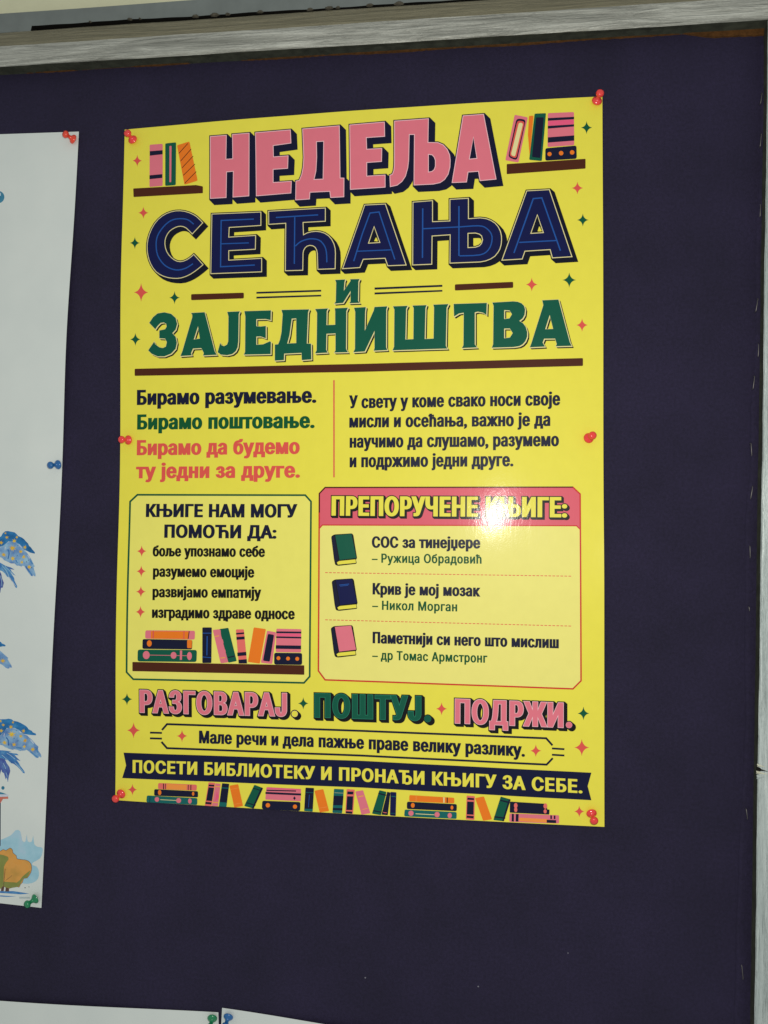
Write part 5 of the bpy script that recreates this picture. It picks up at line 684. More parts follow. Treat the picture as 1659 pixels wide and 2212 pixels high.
('book_drawing','left_panel',[(3,[('g',[[(-66.2,-168.37),(-66,-167.39),(-65.4,-166.79),(-64.4,-166.58),(-43.31,-166.24),(-42.31,-166.41),(-41.71,-166.99),(-41.5,-167.95),(-41.45,-174.61),(-41.64,-175.58),(-42.24,-176.17),(-43.23,-176.38),(-64.31,-176.68),(-65.32,-176.5),(-65.93,-175.92),(-66.14,-174.95)]])],[('navyt',0,0,0,0,0)]),(4,[('g',[[(-60.63,-171.08),(-60.75,-171.71),(-61.11,-172.25),(-61.66,-172.62),(-62.31,-172.76),(-62.96,-172.66),(-63.51,-172.31),(-63.89,-171.79),(-64.02,-171.16),(-63.9,-170.53),(-63.53,-169.99),(-62.99,-169.62),(-62.34,-169.48),(-61.69,-169.58),(-61.13,-169.93),(-60.76,-170.45)]]),('g',[[(-52.16,-171.18),(-52.28,-171.81),(-52.65,-172.36),(-53.19,-172.73),(-53.84,-172.87),(-54.49,-172.76),(-55.04,-172.42),(-55.41,-171.9),(-55.54,-171.27),(-55.42,-170.64),(-55.06,-170.1),(-54.51,-169.73),(-53.86,-169.59),(-53.22,-169.69),(-52.67,-170.03),(-52.29,-170.56)]]),('g',[[(-44.06,-171.19),(-44.18,-171.82),(-44.55,-172.36),(-45.09,-172.73),(-45.73,-172.87),(-46.38,-172.76),(-46.93,-172.42),(-47.3,-171.9),(-47.43,-171.28),(-47.31,-170.65),(-46.95,-170.1),(-46.4,-169.73),(-45.76,-169.59),(-45.11,-169.7),(-44.56,-170.04),(-44.19,-170.56)]])],[('orange',0,0,0,0,0)])]),
('book_drawing',None,[(3,[('g',[[(-169.63,-284.01),(-169.46,-283.3),(-168.99,-282.87),(-168.23,-282.72),(-135.59,-282.52),(-134.85,-282.66),(-134.42,-283.08),(-134.3,-283.78),(-134.4,-286.32),(-134.58,-287.03),(-135.04,-287.46),(-135.8,-287.6),(-168.35,-287.93),(-169.1,-287.8),(-169.55,-287.38),(-169.69,-286.67)]])],[('coral2',0,0,0,0,0)]),(4,[('g',[[(-161.79,-283.05),(-143.38,-282.99),(-143.51,-287.35),(-161.92,-287.62)]])],[('orange2',0,0,0,0,0)]),(5,[('g',[[(-165.01,-282.94),(-164.93,-287.96),(-164.15,-287.92),(-164.23,-282.9)]]),('g',[[(-163.11,-282.93),(-163.03,-287.86),(-162.55,-287.83),(-162.62,-282.91)]]),('g',[[(-142.23,-282.92),(-142.35,-287.55),(-141.77,-287.54),(-141.65,-282.91)]]),('g',[[(-140.01,-282.9),(-140.03,-287.61),(-139.26,-287.58),(-139.24,-282.87)]])],[('black',0,0,0,0,0)])]),
('book_drawing',None,[(3,[('g',[[(-173.16,-289.51),(-172.99,-288.79),(-172.53,-288.36),(-171.77,-288.22),(-134.44,-288.06),(-133.69,-288.2),(-133.24,-288.62),(-133.08,-289.32),(-133.03,-292.03),(-133.17,-292.73),(-133.61,-293.16),(-134.35,-293.31),(-171.87,-293.88),(-172.63,-293.75),(-173.08,-293.33),(-173.22,-292.62)]])],[('navyt',0,0,0,0,0)]),(4,[('g',[[(-166.55,-290.79),(-166.65,-291.66),(-166.98,-292.42),(-167.47,-292.94),(-168.07,-293.15),(-168.67,-293.01),(-169.18,-292.54),(-169.54,-291.82),(-169.67,-290.96),(-169.56,-290.08),(-169.24,-289.32),(-168.74,-288.8),(-168.14,-288.59),(-167.54,-288.73),(-167.03,-289.2),(-166.68,-289.92)]]),('g',[[(-136.42,-290.32),(-136.49,-290.98),(-136.71,-291.55),(-137.05,-291.94),(-137.45,-292.09),(-137.86,-291.98),(-138.21,-291.63),(-138.45,-291.09),(-138.54,-290.43),(-138.47,-289.77),(-138.25,-289.2),(-137.91,-288.81),(-137.51,-288.66),(-137.1,-288.77),(-136.75,-289.12),(-136.52,-289.67)]])],[('orange',0,0,0,0,0)])]),
('book_drawing',None,[(3,[('g',[[(-180.02,-295.37),(-179.8,-294.66),(-179.31,-294.23),(-178.54,-294.08),(-134.91,-293.96),(-134.17,-294.1),(-133.73,-294.52),(-133.59,-295.22),(-133.64,-298.55),(-133.79,-299.25),(-134.25,-299.68),(-134.99,-299.82),(-179.02,-299.96),(-179.78,-299.82),(-180.2,-299.4),(-180.29,-298.69)]])],[('teal',0,0,0,0,0)]),(4,[('g',[[(-168.49,-296.82),(-168.64,-297.63),(-169.07,-298.33),(-169.73,-298.83),(-170.51,-299.03),(-171.3,-298.92),(-171.97,-298.5),(-172.43,-297.85),(-172.6,-297.05),(-172.46,-296.24),(-172.02,-295.54),(-171.36,-295.05),(-170.58,-294.84),(-169.79,-294.96),(-169.12,-295.37),(-168.66,-296.03)]]),('g',[[(-148.37,-296.77),(-148.52,-297.61),(-148.99,-298.34),(-149.7,-298.85),(-150.55,-299.06),(-151.4,-298.95),(-152.14,-298.52),(-152.63,-297.84),(-152.82,-297.02),(-152.66,-296.18),(-152.19,-295.45),(-151.48,-294.93),(-150.63,-294.72),(-149.78,-294.84),(-149.05,-295.27),(-148.55,-295.95)]]),('g',[[(-138.71,-296.68),(-138.82,-297.55),(-139.16,-298.3),(-139.68,-298.81),(-140.31,-299.02),(-140.94,-298.89),(-141.48,-298.43),(-141.85,-297.72),(-141.99,-296.86),(-141.88,-295.99),(-141.54,-295.24),(-141.02,-294.72),(-140.39,-294.51),(-139.76,-294.65),(-139.22,-295.11),(-138.85,-295.82)]])],[('pink',0,0,0,0,0)]),(4,[('g',[[(-167.42,-297.26),(-152.83,-297.16),(-152.81,-296.7),(-167.41,-296.8)]])],[('cream',0,0,0,0,0)]),(4,[('g',[[(-177.2,-294.84),(-177.41,-299.6),(-176.92,-299.6),(-176.71,-294.84)]])],[('navyt',0,0,0,0,0)])]),
('book_drawing',None,[(3,[('g',[[(-123.81,-280.43),(-123.72,-280.18),(-123.54,-280.03),(-123.27,-279.99),(-118.3,-280.03),(-118.04,-280.09),(-117.91,-280.24),(-117.89,-280.49),(-120.65,-299.71),(-120.74,-299.96),(-120.92,-300.1),(-121.19,-300.14),(-126.27,-299.98),(-126.52,-299.92),(-126.66,-299.76),(-126.68,-299.51)]])],[('coral2',0,0,0,0,0)]),(4,[('g',[[(-123.68,-284.13),(-118.62,-284.32),(-120.32,-295.74),(-125.58,-295.58)]]),('g',[[(-123.53,-281.78),(-118.47,-281.78),(-118.63,-283.33),(-123.6,-283.31)]]),('g',[[(-126.14,-296.69),(-120.59,-296.83),(-120.84,-298.64),(-126.39,-298.5)]])],[('navyt',0,0,0,0,0)])]),
('book_drawing',None,[(3,[('g',[[(-117.6,-280.92),(-117.51,-280.68),(-117.33,-280.53),(-117.06,-280.5),(-113.24,-280.66),(-112.99,-280.72),(-112.84,-280.88),(-112.82,-281.13),(-114.77,-299.2),(-114.85,-299.45),(-115.02,-299.61),(-115.29,-299.67),(-119.86,-299.93),(-120.12,-299.9),(-120.26,-299.76),(-120.27,-299.51)]])],[('pink',0,0,0,0,0)]),(4,[('g',[[(-117.51,-283.54),(-113.03,-283.57),(-113,-282.85),(-117.47,-282.82)]]),('g',[[(-119.65,-297.09),(-114.69,-297.09),(-114.67,-296.46),(-119.62,-296.47)]])],[('gold',0,0,0,0,0)]),(4,[('g',[[(-116.19,-287.16),(-114,-292.43),(-117.56,-295.77)]])],[('hotpink',0,0,0,0,0)])]),
('book_drawing',None,[(3,[('g',[[(-111.63,-280.8),(-111.5,-280.4),(-111.22,-280.17),(-110.78,-280.1),(-105.84,-280.26),(-105.43,-280.36),(-105.2,-280.6),(-105.16,-281.01),(-107.13,-299.4),(-107.26,-299.79),(-107.53,-300.03),(-107.96,-300.11),(-113.29,-300.06),(-113.7,-299.97),(-113.92,-299.73),(-113.96,-299.34)]])],[('navyt',0,0,0,0,0)]),(4,[('g',[[(-112.08,-284.38),(-105.43,-284.48),(-105.38,-283.67),(-112.03,-283.57)]]),('g',[[(-113.46,-296.17),(-106.8,-296.34),(-107.21,-299.93),(-113.86,-299.86)]])],[('teal',0,0,0,0,0)])]),
('book_drawing',None,[(3,[('g',[[(-104.69,-282.59),(-104.71,-282.18),(-104.52,-281.9),(-104.13,-281.73),(-97.88,-280.32),(-97.45,-280.3),(-97.15,-280.48),(-96.96,-280.84),(-92.58,-297.71),(-92.56,-298.11),(-92.75,-298.4),(-93.14,-298.57),(-99.36,-299.99),(-99.79,-300.01),(-100.1,-299.84),(-100.28,-299.48)]])],[('orange',0,0,0,0,0)]),(4,[('g',[[(-103.84,-285.16),(-96.49,-283.43),(-96.57,-283.08),(-103.91,-284.81)]]),('g',[[(-101.06,-297.71),(-93.26,-295.95),(-93.33,-295.6),(-101.14,-297.37)]])],[('orange2',0,0,0,0,0)])]),
('book_drawing',None,[(3,[('g',[[(-82.88,-280.52),(-82.62,-280.18),(-82.28,-280.03),(-81.86,-280.08),(-75.45,-282.1),(-75.1,-282.3),(-74.97,-282.59),(-75.06,-282.98),(-82.58,-299.43),(-82.82,-299.78),(-83.17,-299.95),(-83.6,-299.94),(-90.64,-298.49),(-91.01,-298.33),(-91.15,-298.06),(-91.05,-297.68)]])],[('green',0,0,0,0,0)]),(4,[('g',[[(-84.04,-282.96),(-76.04,-285.04),(-75.82,-284.35),(-83.81,-282.27)]]),('g',[[(-89.47,-295.77),(-81.45,-297.64),(-81.22,-296.87),(-89.23,-294.99)]]),('g',[[(-76.44,-281.69),(-74.84,-282.41),(-82.79,-299.91),(-84.39,-299.73)]])],[('navyt',0,0,0,0,0)])]),
('book_drawing',None,[(3,[('g',[[(-71.84,-281.99),(-71.73,-281.6),(-71.46,-281.36),(-71.03,-281.28),(-42.11,-281.34),(-41.7,-281.42),(-41.46,-281.66),(-41.38,-282.05),(-41.5,-290.97),(-41.58,-291.36),(-41.83,-291.6),(-42.24,-291.68),(-71.99,-291.82),(-72.4,-291.74),(-72.62,-291.5),(-72.67,-291.11)]])],[('pink',0,0,0,0,0)]),(4,[('g',[[(-71.74,-284.44),(-45.78,-283.73),(-45.76,-282.76),(-71.73,-283.46)]]),('g',[[(-72.66,-287.06),(-41.34,-286.77),(-41.28,-285.09),(-72.61,-285.37)]]),('g',[[(-47.09,-287.73),(-45.87,-289.26),(-47.04,-290.91),(-48.27,-289.38)]])],[('navyt',0,0,0,0,0)]),(4,[('g',[[(-71.68,-281.72),(-41.65,-281.53),(-41.63,-282.42),(-71.67,-282.61)]])],[('hotpink',0,0,0,0,0)])]),
('book_drawing',None,[(3,[('g',[[(-75.41,-294.53),(-75.18,-293.64),(-74.59,-293.1),(-73.65,-292.9),(-43.43,-292.33),(-42.51,-292.49),(-41.98,-293.01),(-41.83,-293.89),(-41.97,-298.3),(-42.18,-299.18),(-42.75,-299.7),(-43.68,-299.88),(-74,-299.95),(-74.92,-299.78),(-75.45,-299.25),(-75.6,-298.36)]])],[('navyt',0,0,0,0,0)]),(4,[('g',[[(-68.37,-296.37),(-68.51,-297.09),(-68.92,-297.71),(-69.55,-298.15),(-70.29,-298.33),(-71.04,-298.23),(-71.68,-297.87),(-72.12,-297.29),(-72.28,-296.58),(-72.14,-295.86),(-71.73,-295.24),(-71.1,-294.8),(-70.36,-294.62),(-69.6,-294.72),(-68.96,-295.09),(-68.53,-295.67)]]),('g',[[(-44.66,-296.24),(-44.79,-296.92),(-45.18,-297.51),(-45.77,-297.93),(-46.47,-298.1),(-47.18,-298),(-47.78,-297.65),(-48.19,-297.11),(-48.34,-296.44),(-48.21,-295.76),(-47.82,-295.17),(-47.23,-294.75),(-46.53,-294.58),(-45.82,-294.68),(-45.22,-295.03),(-44.81,-295.58)]])],[('orange',0,0,0,0,0)])]),
('book_drawing',None,[(3,[('g',[[(-37.61,-280.75),(-37.51,-280.35),(-37.26,-280.12),(-36.85,-280.04),(-30.88,-280.03),(-30.48,-280.1),(-30.24,-280.34),(-30.18,-280.73),(-31.03,-299.15),(-31.13,-299.53),(-31.39,-299.76),(-31.8,-299.83),(-37.76,-299.66),(-38.17,-299.57),(-38.4,-299.33),(-38.46,-298.93)]])],[('navyt',0,0,0,0,0)]),(4,[('g',[[(-38.16,-297.69),(-31.01,-297.48),(-31.07,-299.67),(-38.31,-299.63)]]),('g',[[(-37.26,-284.13),(-30.38,-284.13),(-30.36,-283.69),(-37.24,-283.69)]])],[('teal',0,0,0,0,0)]),(4,[('g',[[(-34.34,-285.77),(-35.01,-296.36),(-34.56,-296.37),(-33.88,-285.78)]])],[('blue',0,0,0,0,0)])]),
('book_drawing',None,[(3,[('g',[[(-29.57,-282.97),(-29.59,-282.58),(-29.41,-282.3),(-29.03,-282.13),(-22.9,-280.68),(-22.48,-280.66),(-22.18,-280.83),(-21.99,-281.18),(-17.14,-297.81),(-17.11,-298.2),(-17.28,-298.47),(-17.66,-298.62),(-24.22,-299.9),(-24.64,-299.91),(-24.94,-299.73),(-25.12,-299.37)]])],[('orange',0,0,0,0,0)]),(4,[('g',[[(-25.6,-296.75),(-18.14,-295.22),(-18.2,-294.88),(-25.66,-296.41)]])],[('orange2',0,0,0,0,0)])]),
('book_drawing',None,[(3,[('g',[[(-12.94,-280.58),(-12.83,-280.19),(-12.58,-279.95),(-12.17,-279.88),(-5.18,-279.89),(-4.78,-279.97),(-4.55,-280.21),(-4.5,-280.6),(-5.63,-299.1),(-5.73,-299.49),(-5.99,-299.72),(-6.39,-299.8),(-13.29,-299.81),(-13.69,-299.73),(-13.92,-299.5),(-13.98,-299.11)]])],[('teal',0,0,0,0,0)]),(4,[('g',[[(-13.19,-285.59),(-4.67,-285.43),(-5.21,-293.06),(-13.55,-293.49)]]),('g',[[(-13.71,-295.69),(-5.36,-295.51),(-5.52,-297.44),(-13.86,-297.62)]])],[('navyt',0,0,0,0,0)]),(4,[('g',[[(-12.51,-283.28),(-4.98,-283.34),(-4.95,-282.81),(-12.48,-282.75)]])],[('sage',0,0,0,0,0)])]),
('book_drawing',None,[(3,[('g',[[(-2.05,-280.22),(-1.95,-279.83),(-1.69,-279.6),(-1.29,-279.53),(4.23,-279.68),(4.62,-279.77),(4.85,-280.01),(4.9,-280.4),(3.68,-299.13),(3.57,-299.52),(3.32,-299.74),(2.91,-299.81),(-2.24,-299.67),(-2.63,-299.59),(-2.86,-299.35),(-2.93,-298.96)]])],[('coral2',0,0,0,0,0)]),(4,[('g',[[(-1.59,-285.45),(3.65,-285.27),(3.15,-296.72),(-2.18,-296.83)]]),('g',[[(-1.36,-281.5),(3.79,-281.33),(3.73,-283.7),(-1.51,-283.87)]]),('g',[[(-2.44,-297.89),(3.07,-297.86),(2.91,-299.69),(-2.6,-299.55)]])],[('navyt',0,0,0,0,0)])]),
('book_drawing',None,[(3,[('g',[[(5.61,-281.83),(5.58,-281.44),(5.75,-281.17),(6.13,-281.01),(11.27,-279.94),(11.69,-279.93),(12,-280.1),(12.21,-280.45),(18.22,-297.71),(18.27,-298.08),(18.11,-298.35),(17.74,-298.51),(11.54,-299.9),(11.13,-299.91),(10.83,-299.74),(10.65,-299.39)]])],[('pink',0,0,0,0,0)]),(4,[('g',[[(8.06,-285.74),(12.54,-284.65),(12.4,-283.97),(7.91,-285.07)]]),('g',[[(11.73,-295.88),(16.21,-294.78),(16.12,-294.36),(11.64,-295.46)]])],[('gold',0,0,0,0,0)])]),
('book_drawing',None,[(3,[('g',[[(25.67,-279.7),(25.86,-279.34),(26.16,-279.16),(26.58,-279.15),(31.27,-280),(31.63,-280.14),(31.81,-280.42),(31.8,-280.81),(27.56,-298.94),(27.39,-299.31),(27.1,-299.51),(26.69,-299.53),(20.5,-298.8),(20.13,-298.68),(19.96,-298.43),(20,-298.04)]])],[('green',0,0,0,0,0)]),(4,[('g',[[(24.88,-282.2),(31.5,-283.44),(31.75,-282.41),(25.13,-281.17)]]),('g',[[(20.75,-296.62),(27.73,-297.64),(27.92,-296.7),(20.93,-295.68)]])],[('navyt',0,0,0,0,0)])]),
('book_drawing',None,[(3,[('g',[[(32.48,-280.35),(32.58,-280.12),(32.76,-280.01),(33.01,-280.02),(34.84,-280.47),(35.07,-280.57),(35.19,-280.75),(35.21,-281.01),(33.24,-298.88),(33.16,-299.12),(33,-299.26),(32.75,-299.3),(28.29,-299.18),(28.05,-299.12),(27.94,-298.98),(27.95,-298.74)]])],[('navyt',0,0,0,0,0)]),(4,[('g',[[(29.21,-297.36),(32.24,-297.63),(32.32,-297.12),(29.28,-296.84)]])],[('coral2',0,0,0,0,0)])]),
('book_drawing',None,[(3,[('g',[[(35.25,-280.66),(35.33,-280.28),(35.57,-280.05),(35.97,-279.98),(39.62,-280.05),(40.01,-280.14),(40.25,-280.37),(40.32,-280.76),(39.88,-298.97),(39.79,-299.35),(39.55,-299.57),(39.15,-299.62),(35.68,-299.43),(35.29,-299.34),(35.05,-299.09),(34.98,-298.71)]])],[('navyf',0,0,0,0,0)]),(4,[('g',[[(36.16,-283.92),(39.72,-283.92),(39.75,-283.22),(36.19,-283.22)]]),('g',[[(35.39,-297.65),(39.39,-297.61),(39.4,-297.27),(35.4,-297.3)]])],[('teal',0,0,0,0,0)])]),
('book_drawing',None,[(3,[('g',[[(51.22,-282.83),(51.36,-282.26),(51.72,-281.91),(52.31,-281.81),(87.53,-282.3),(88.11,-282.43),(88.46,-282.78),(88.58,-283.35),(88.58,-285.76),(88.47,-286.33),(88.12,-286.68),(87.54,-286.8),(52.17,-286.9),(51.58,-286.79),(51.24,-286.45),(51.14,-285.87)]])],[('orange',0,0,0,0,0)]),(4,[('g',[[(56.74,-282.21),(56.58,-286.71),(57.11,-286.71),(57.26,-282.2)]])],[('orange2',0,0,0,0,0)]),(4,[('g',[[(79.45,-282.33),(79.47,-286.64),(80.6,-286.58),(80.59,-282.27)]])],[('cream',0,0,0,0,0)]),(4,[('g',[[(82.29,-282.28),(82.31,-286.76),(83.18,-286.71),(83.16,-282.24)]])],[('black',0,0,0,0,0)])]),
('book_drawing',None,[(3,[('g',[[(49.22,-288.64),(49.4,-287.88),(49.88,-287.41),(50.67,-287.26),(89.37,-287.37),(90.14,-287.52),(90.59,-287.98),(90.73,-288.75),(90.65,-291.76),(90.47,-292.52),(90,-292.98),(89.22,-293.14),(50.53,-293.31),(49.75,-293.16),(49.29,-292.7),(49.15,-291.93)]])],[('navyt',0,0,0,0,0)]),(4,[('g',[[(55.72,-289.96),(55.61,-290.73),(55.27,-291.39),(54.75,-291.85),(54.15,-292.03),(53.54,-291.91),(53.02,-291.5),(52.67,-290.88),(52.54,-290.12),(52.66,-289.36),(53,-288.69),(53.51,-288.24),(54.12,-288.06),(54.73,-288.18),(55.25,-288.58),(55.6,-289.21)]]),('g',[[(87.81,-290.27),(87.73,-290.9),(87.49,-291.44),(87.12,-291.81),(86.69,-291.95),(86.25,-291.85),(85.89,-291.52),(85.64,-291),(85.55,-290.38),(85.63,-289.75),(85.88,-289.21),(86.24,-288.84),(86.68,-288.69),(87.11,-288.79),(87.48,-289.13),(87.73,-289.65)]])],[('orange',0,0,0,0,0)])]),
('book_drawing',None,[(3,[('g',[[(47.26,-295.05),(47.45,-294.38),(47.89,-293.97),(48.59,-293.84),(89.4,-293.82),(90.07,-293.95),(90.47,-294.35),(90.6,-295.02),(90.56,-298.19),(90.41,-298.86),(90,-299.26),(89.33,-299.39),(48.19,-299.46),(47.51,-299.33),(47.12,-298.93),(47.03,-298.26)]])],[('teal',0,0,0,0,0)]),(4,[('g',[[(54.88,-296.47),(54.72,-297.31),(54.24,-298.03),(53.53,-298.53),(52.69,-298.74),(51.84,-298.62),(51.12,-298.19),(50.64,-297.52),(50.47,-296.7),(50.63,-295.87),(51.1,-295.14),(51.82,-294.64),(52.66,-294.43),(53.51,-294.55),(54.22,-294.98),(54.71,-295.66)]]),('g',[[(76.58,-296.49),(76.42,-297.32),(75.95,-298.04),(75.24,-298.54),(74.4,-298.75),(73.56,-298.63),(72.85,-298.2),(72.37,-297.53),(72.2,-296.71),(72.37,-295.88),(72.84,-295.16),(73.55,-294.66),(74.38,-294.46),(75.22,-294.58),(75.93,-295.01),(76.41,-295.68)]]),('g',[[(86.62,-296.76),(86.49,-297.59),(86.11,-298.3),(85.55,-298.79),(84.88,-298.99),(84.22,-298.86),(83.65,-298.42),(83.27,-297.75),(83.13,-296.94),(83.26,-296.11),(83.64,-295.39),(84.2,-294.9),(84.87,-294.7),(85.53,-294.83),(86.1,-295.27),(86.48,-295.95)]])],[('pink',0,0,0,0,0)]),(4,[('g',[[(56.46,-297.08),(72.02,-297.15),(72.04,-296.64),(56.48,-296.57)]])],[('cream',0,0,0,0,0)])]),
('book_drawing',None,[(3,[('g',[[(98.75,-280.71),(98.84,-280.33),(99.08,-280.11),(99.47,-280.05),(104.85,-280.2),(105.23,-280.29),(105.46,-280.52),(105.52,-280.91),(105.16,-298.83),(105.07,-299.21),(104.84,-299.43),(104.45,-299.5),(98.82,-299.44),(98.44,-299.36),(98.22,-299.13),(98.15,-298.75)]])],[('coral2',0,0,0,0,0)]),(4,[('g',[[(99.22,-284.82),(104.68,-284.81),(104.44,-295.27),(98.9,-295.29)]]),('g',[[(99.48,-281.63),(104.85,-281.8),(104.85,-283.43),(99.31,-283.35)]]),('g',[[(98.82,-296.24),(104.62,-296.38),(104.45,-298.26),(98.65,-298.04)]])],[('navyt',0,0,0,0,0)])]),
('book_drawing',None,[(3,[('g',[[(105.95,-282.39),(105.89,-282.02),(106.04,-281.76),(106.39,-281.6),(112.21,-280.21),(112.61,-280.19),(112.91,-280.34),(113.12,-280.68),(119.31,-297.57),(119.36,-297.93),(119.21,-298.19),(118.86,-298.34),(112.99,-299.6),(112.59,-299.61),(112.28,-299.45),(112.08,-299.12)]])],[('orange',0,0,0,0,0)])]),
('book_drawing',None,[(3,[('g',[[(126.45,-280.14),(126.64,-279.79),(126.93,-279.62),(127.32,-279.64),(134.14,-281.25),(134.48,-281.41),(134.64,-281.68),(134.6,-282.07),(129.44,-298.76),(129.25,-299.12),(128.96,-299.32),(128.56,-299.37),(121.34,-298.79),(120.98,-298.69),(120.82,-298.45),(120.86,-298.08)]])],[('green',0,0,0,0,0)]),(4,[('g',[[(126.26,-283.08),(133.8,-284.6),(134.09,-283.42),(126.55,-281.9)]]),('g',[[(121.28,-296.7),(130.29,-297.28),(130.41,-296.17),(121.41,-295.59)]]),('g',[[(133.26,-281.22),(134.71,-281.5),(129.15,-299.34),(127.87,-299.23)]])],[('navyt',0,0,0,0,0)])]),
('book_drawing',None,[(3,[('g',[[(134.1,-283.83),(134.19,-283.45),(134.42,-283.23),(134.8,-283.16),(161.36,-283.53),(161.8,-283.56),(162.23,-283.64),(162.65,-283.78),(163.36,-284.05),(163.71,-284.27),(163.92,-284.57),(164.01,-284.98),(164.11,-287.44),(164.21,-287.81),(164.44,-288.03),(164.82,-288.09),(165.41,-288.06),(165.78,-288.12),(165.99,-288.33),(166.04,-288.71),(165.87,-291.44),(165.77,-291.82),(165.53,-292.04),(165.15,-292.12),(134.63,-292.12),(134.25,-292.04),(134.03,-291.82),(133.96,-291.44)]])],[('navyt',0,0,0,0,0)]),(4,[('g',[[(140.27,-286.1),(140.16,-286.92),(139.84,-287.63),(139.37,-288.11),(138.82,-288.3),(138.26,-288.17),(137.79,-287.73),(137.48,-287.05),(137.37,-286.24),(137.48,-285.42),(137.79,-284.71),(138.26,-284.23),(138.82,-284.04),(139.37,-284.17),(139.84,-284.61),(140.16,-285.29)]]),('g',[[(140.1,-289.44),(140,-290.22),(139.72,-290.9),(139.31,-291.36),(138.82,-291.54),(138.33,-291.41),(137.91,-290.99),(137.63,-290.34),(137.54,-289.56),(137.63,-288.77),(137.91,-288.09),(138.33,-287.63),(138.82,-287.45),(139.31,-287.58),(139.72,-288.01),(140,-288.66)]]),('g',[[(164.23,-285.31),(164.11,-286.16),(163.78,-286.89),(163.29,-287.4),(162.71,-287.59),(162.12,-287.45),(161.63,-286.99),(161.3,-286.29),(161.18,-285.45),(161.3,-284.6),(161.63,-283.86),(162.13,-283.36),(162.71,-283.16),(163.29,-283.31),(163.79,-283.76),(164.12,-284.47)]]),('g',[[(163.8,-289.58),(163.71,-290.24),(163.43,-290.8),(163.02,-291.19),(162.53,-291.34),(162.05,-291.23),(161.63,-290.89),(161.36,-290.35),(161.26,-289.7),(161.36,-289.05),(161.64,-288.48),(162.05,-288.09),(162.54,-287.94),(163.02,-288.05),(163.43,-288.4),(163.71,-288.93)]])],[('coral2',0,0,0,0,0)])]),
('book_drawing',None,[(3,[('g',[[(133.73,-293.75),(133.87,-293.18),(134.22,-292.83),(134.8,-292.71),(172.67,-292.35),(173.23,-292.46),(173.56,-292.79),(173.67,-293.36),(173.66,-297.94),(173.55,-298.5),(173.21,-298.85),(172.65,-298.97),(134.54,-299.53),(133.98,-299.43),(133.65,-299.09),(133.55,-298.53)]])],[('pink',0,0,0,0,0)]),(4,[('g',[[(141.63,-295.75),(164.55,-295.75),(164.38,-298.55),(141.63,-298.64)]])],[('orange2',0,0,0,0,0)]),(5,[('g',[[(135.65,-292.89),(137.36,-292.98),(137.36,-299.19),(135.48,-299.11)]]),('g',[[(138.9,-292.9),(141.2,-292.88),(140.95,-299.01),(138.73,-298.95)]]),('g',[[(166.67,-292.67),(167.94,-292.61),(167.93,-295.58),(166.67,-295.64)]]),('g',[[(169.46,-292.71),(170.72,-292.65),(170.72,-295.53),(169.45,-295.59)]]),('g',[[(163.71,-296.38),(171.31,-296.35),(171.3,-298.73),(163.7,-298.76)]])],[('navyt',0,0,0,0,0)])]),
]
def poster_h(x, y):
    a = x / (PW / 2); b = y / (PH / 2)
    ca = max(0, 1 - a * a); s = math.sin(math.pi * max(-1, min(1, b))) ** 2
    return (.7 + 4.6 * ca * math.exp(-(1 - b) * 4) + 2.4 * ca * math.exp(-(1 + b) * 5) + 3.4 * s * math.exp(-(1 + a) * 2.6)
            + 1.6 * s * math.exp(-(1 - a) * 3) + .8 * ca * max(0, 1 - b * b)
            + 1.3 * math.exp(-((y + 92) / 48) ** 2 - (PW / 2 - x) / 15)
            + (.16 if x < 150 else .16 * max(0, (190 - x) / 40)) * math.sin(x / 17 + y / 61) * math.sin(y / 29 + 1.3) + .5 * math.exp(-((x + 190) ** 2 + (y + 285) ** 2) / 900))
poster = thing('poster', 'large yellow poster with pink, navy and green lettering, pinned to the dark board', 'poster')
poster.rotation_euler = (0, -ROT, 0)
psurf = make_surf(poster_h)
M_BACK = simple('poster_paper_edge', (216, 206, 150), .7, .3)
sheet('paper_sheet', -PW / 2, PW / 2, -PH / 2, PH / 2, psurf, [MATS['yellow'], M_BACK], poster, 4.0)
print_art(POSTER_ART, poster, psurf)

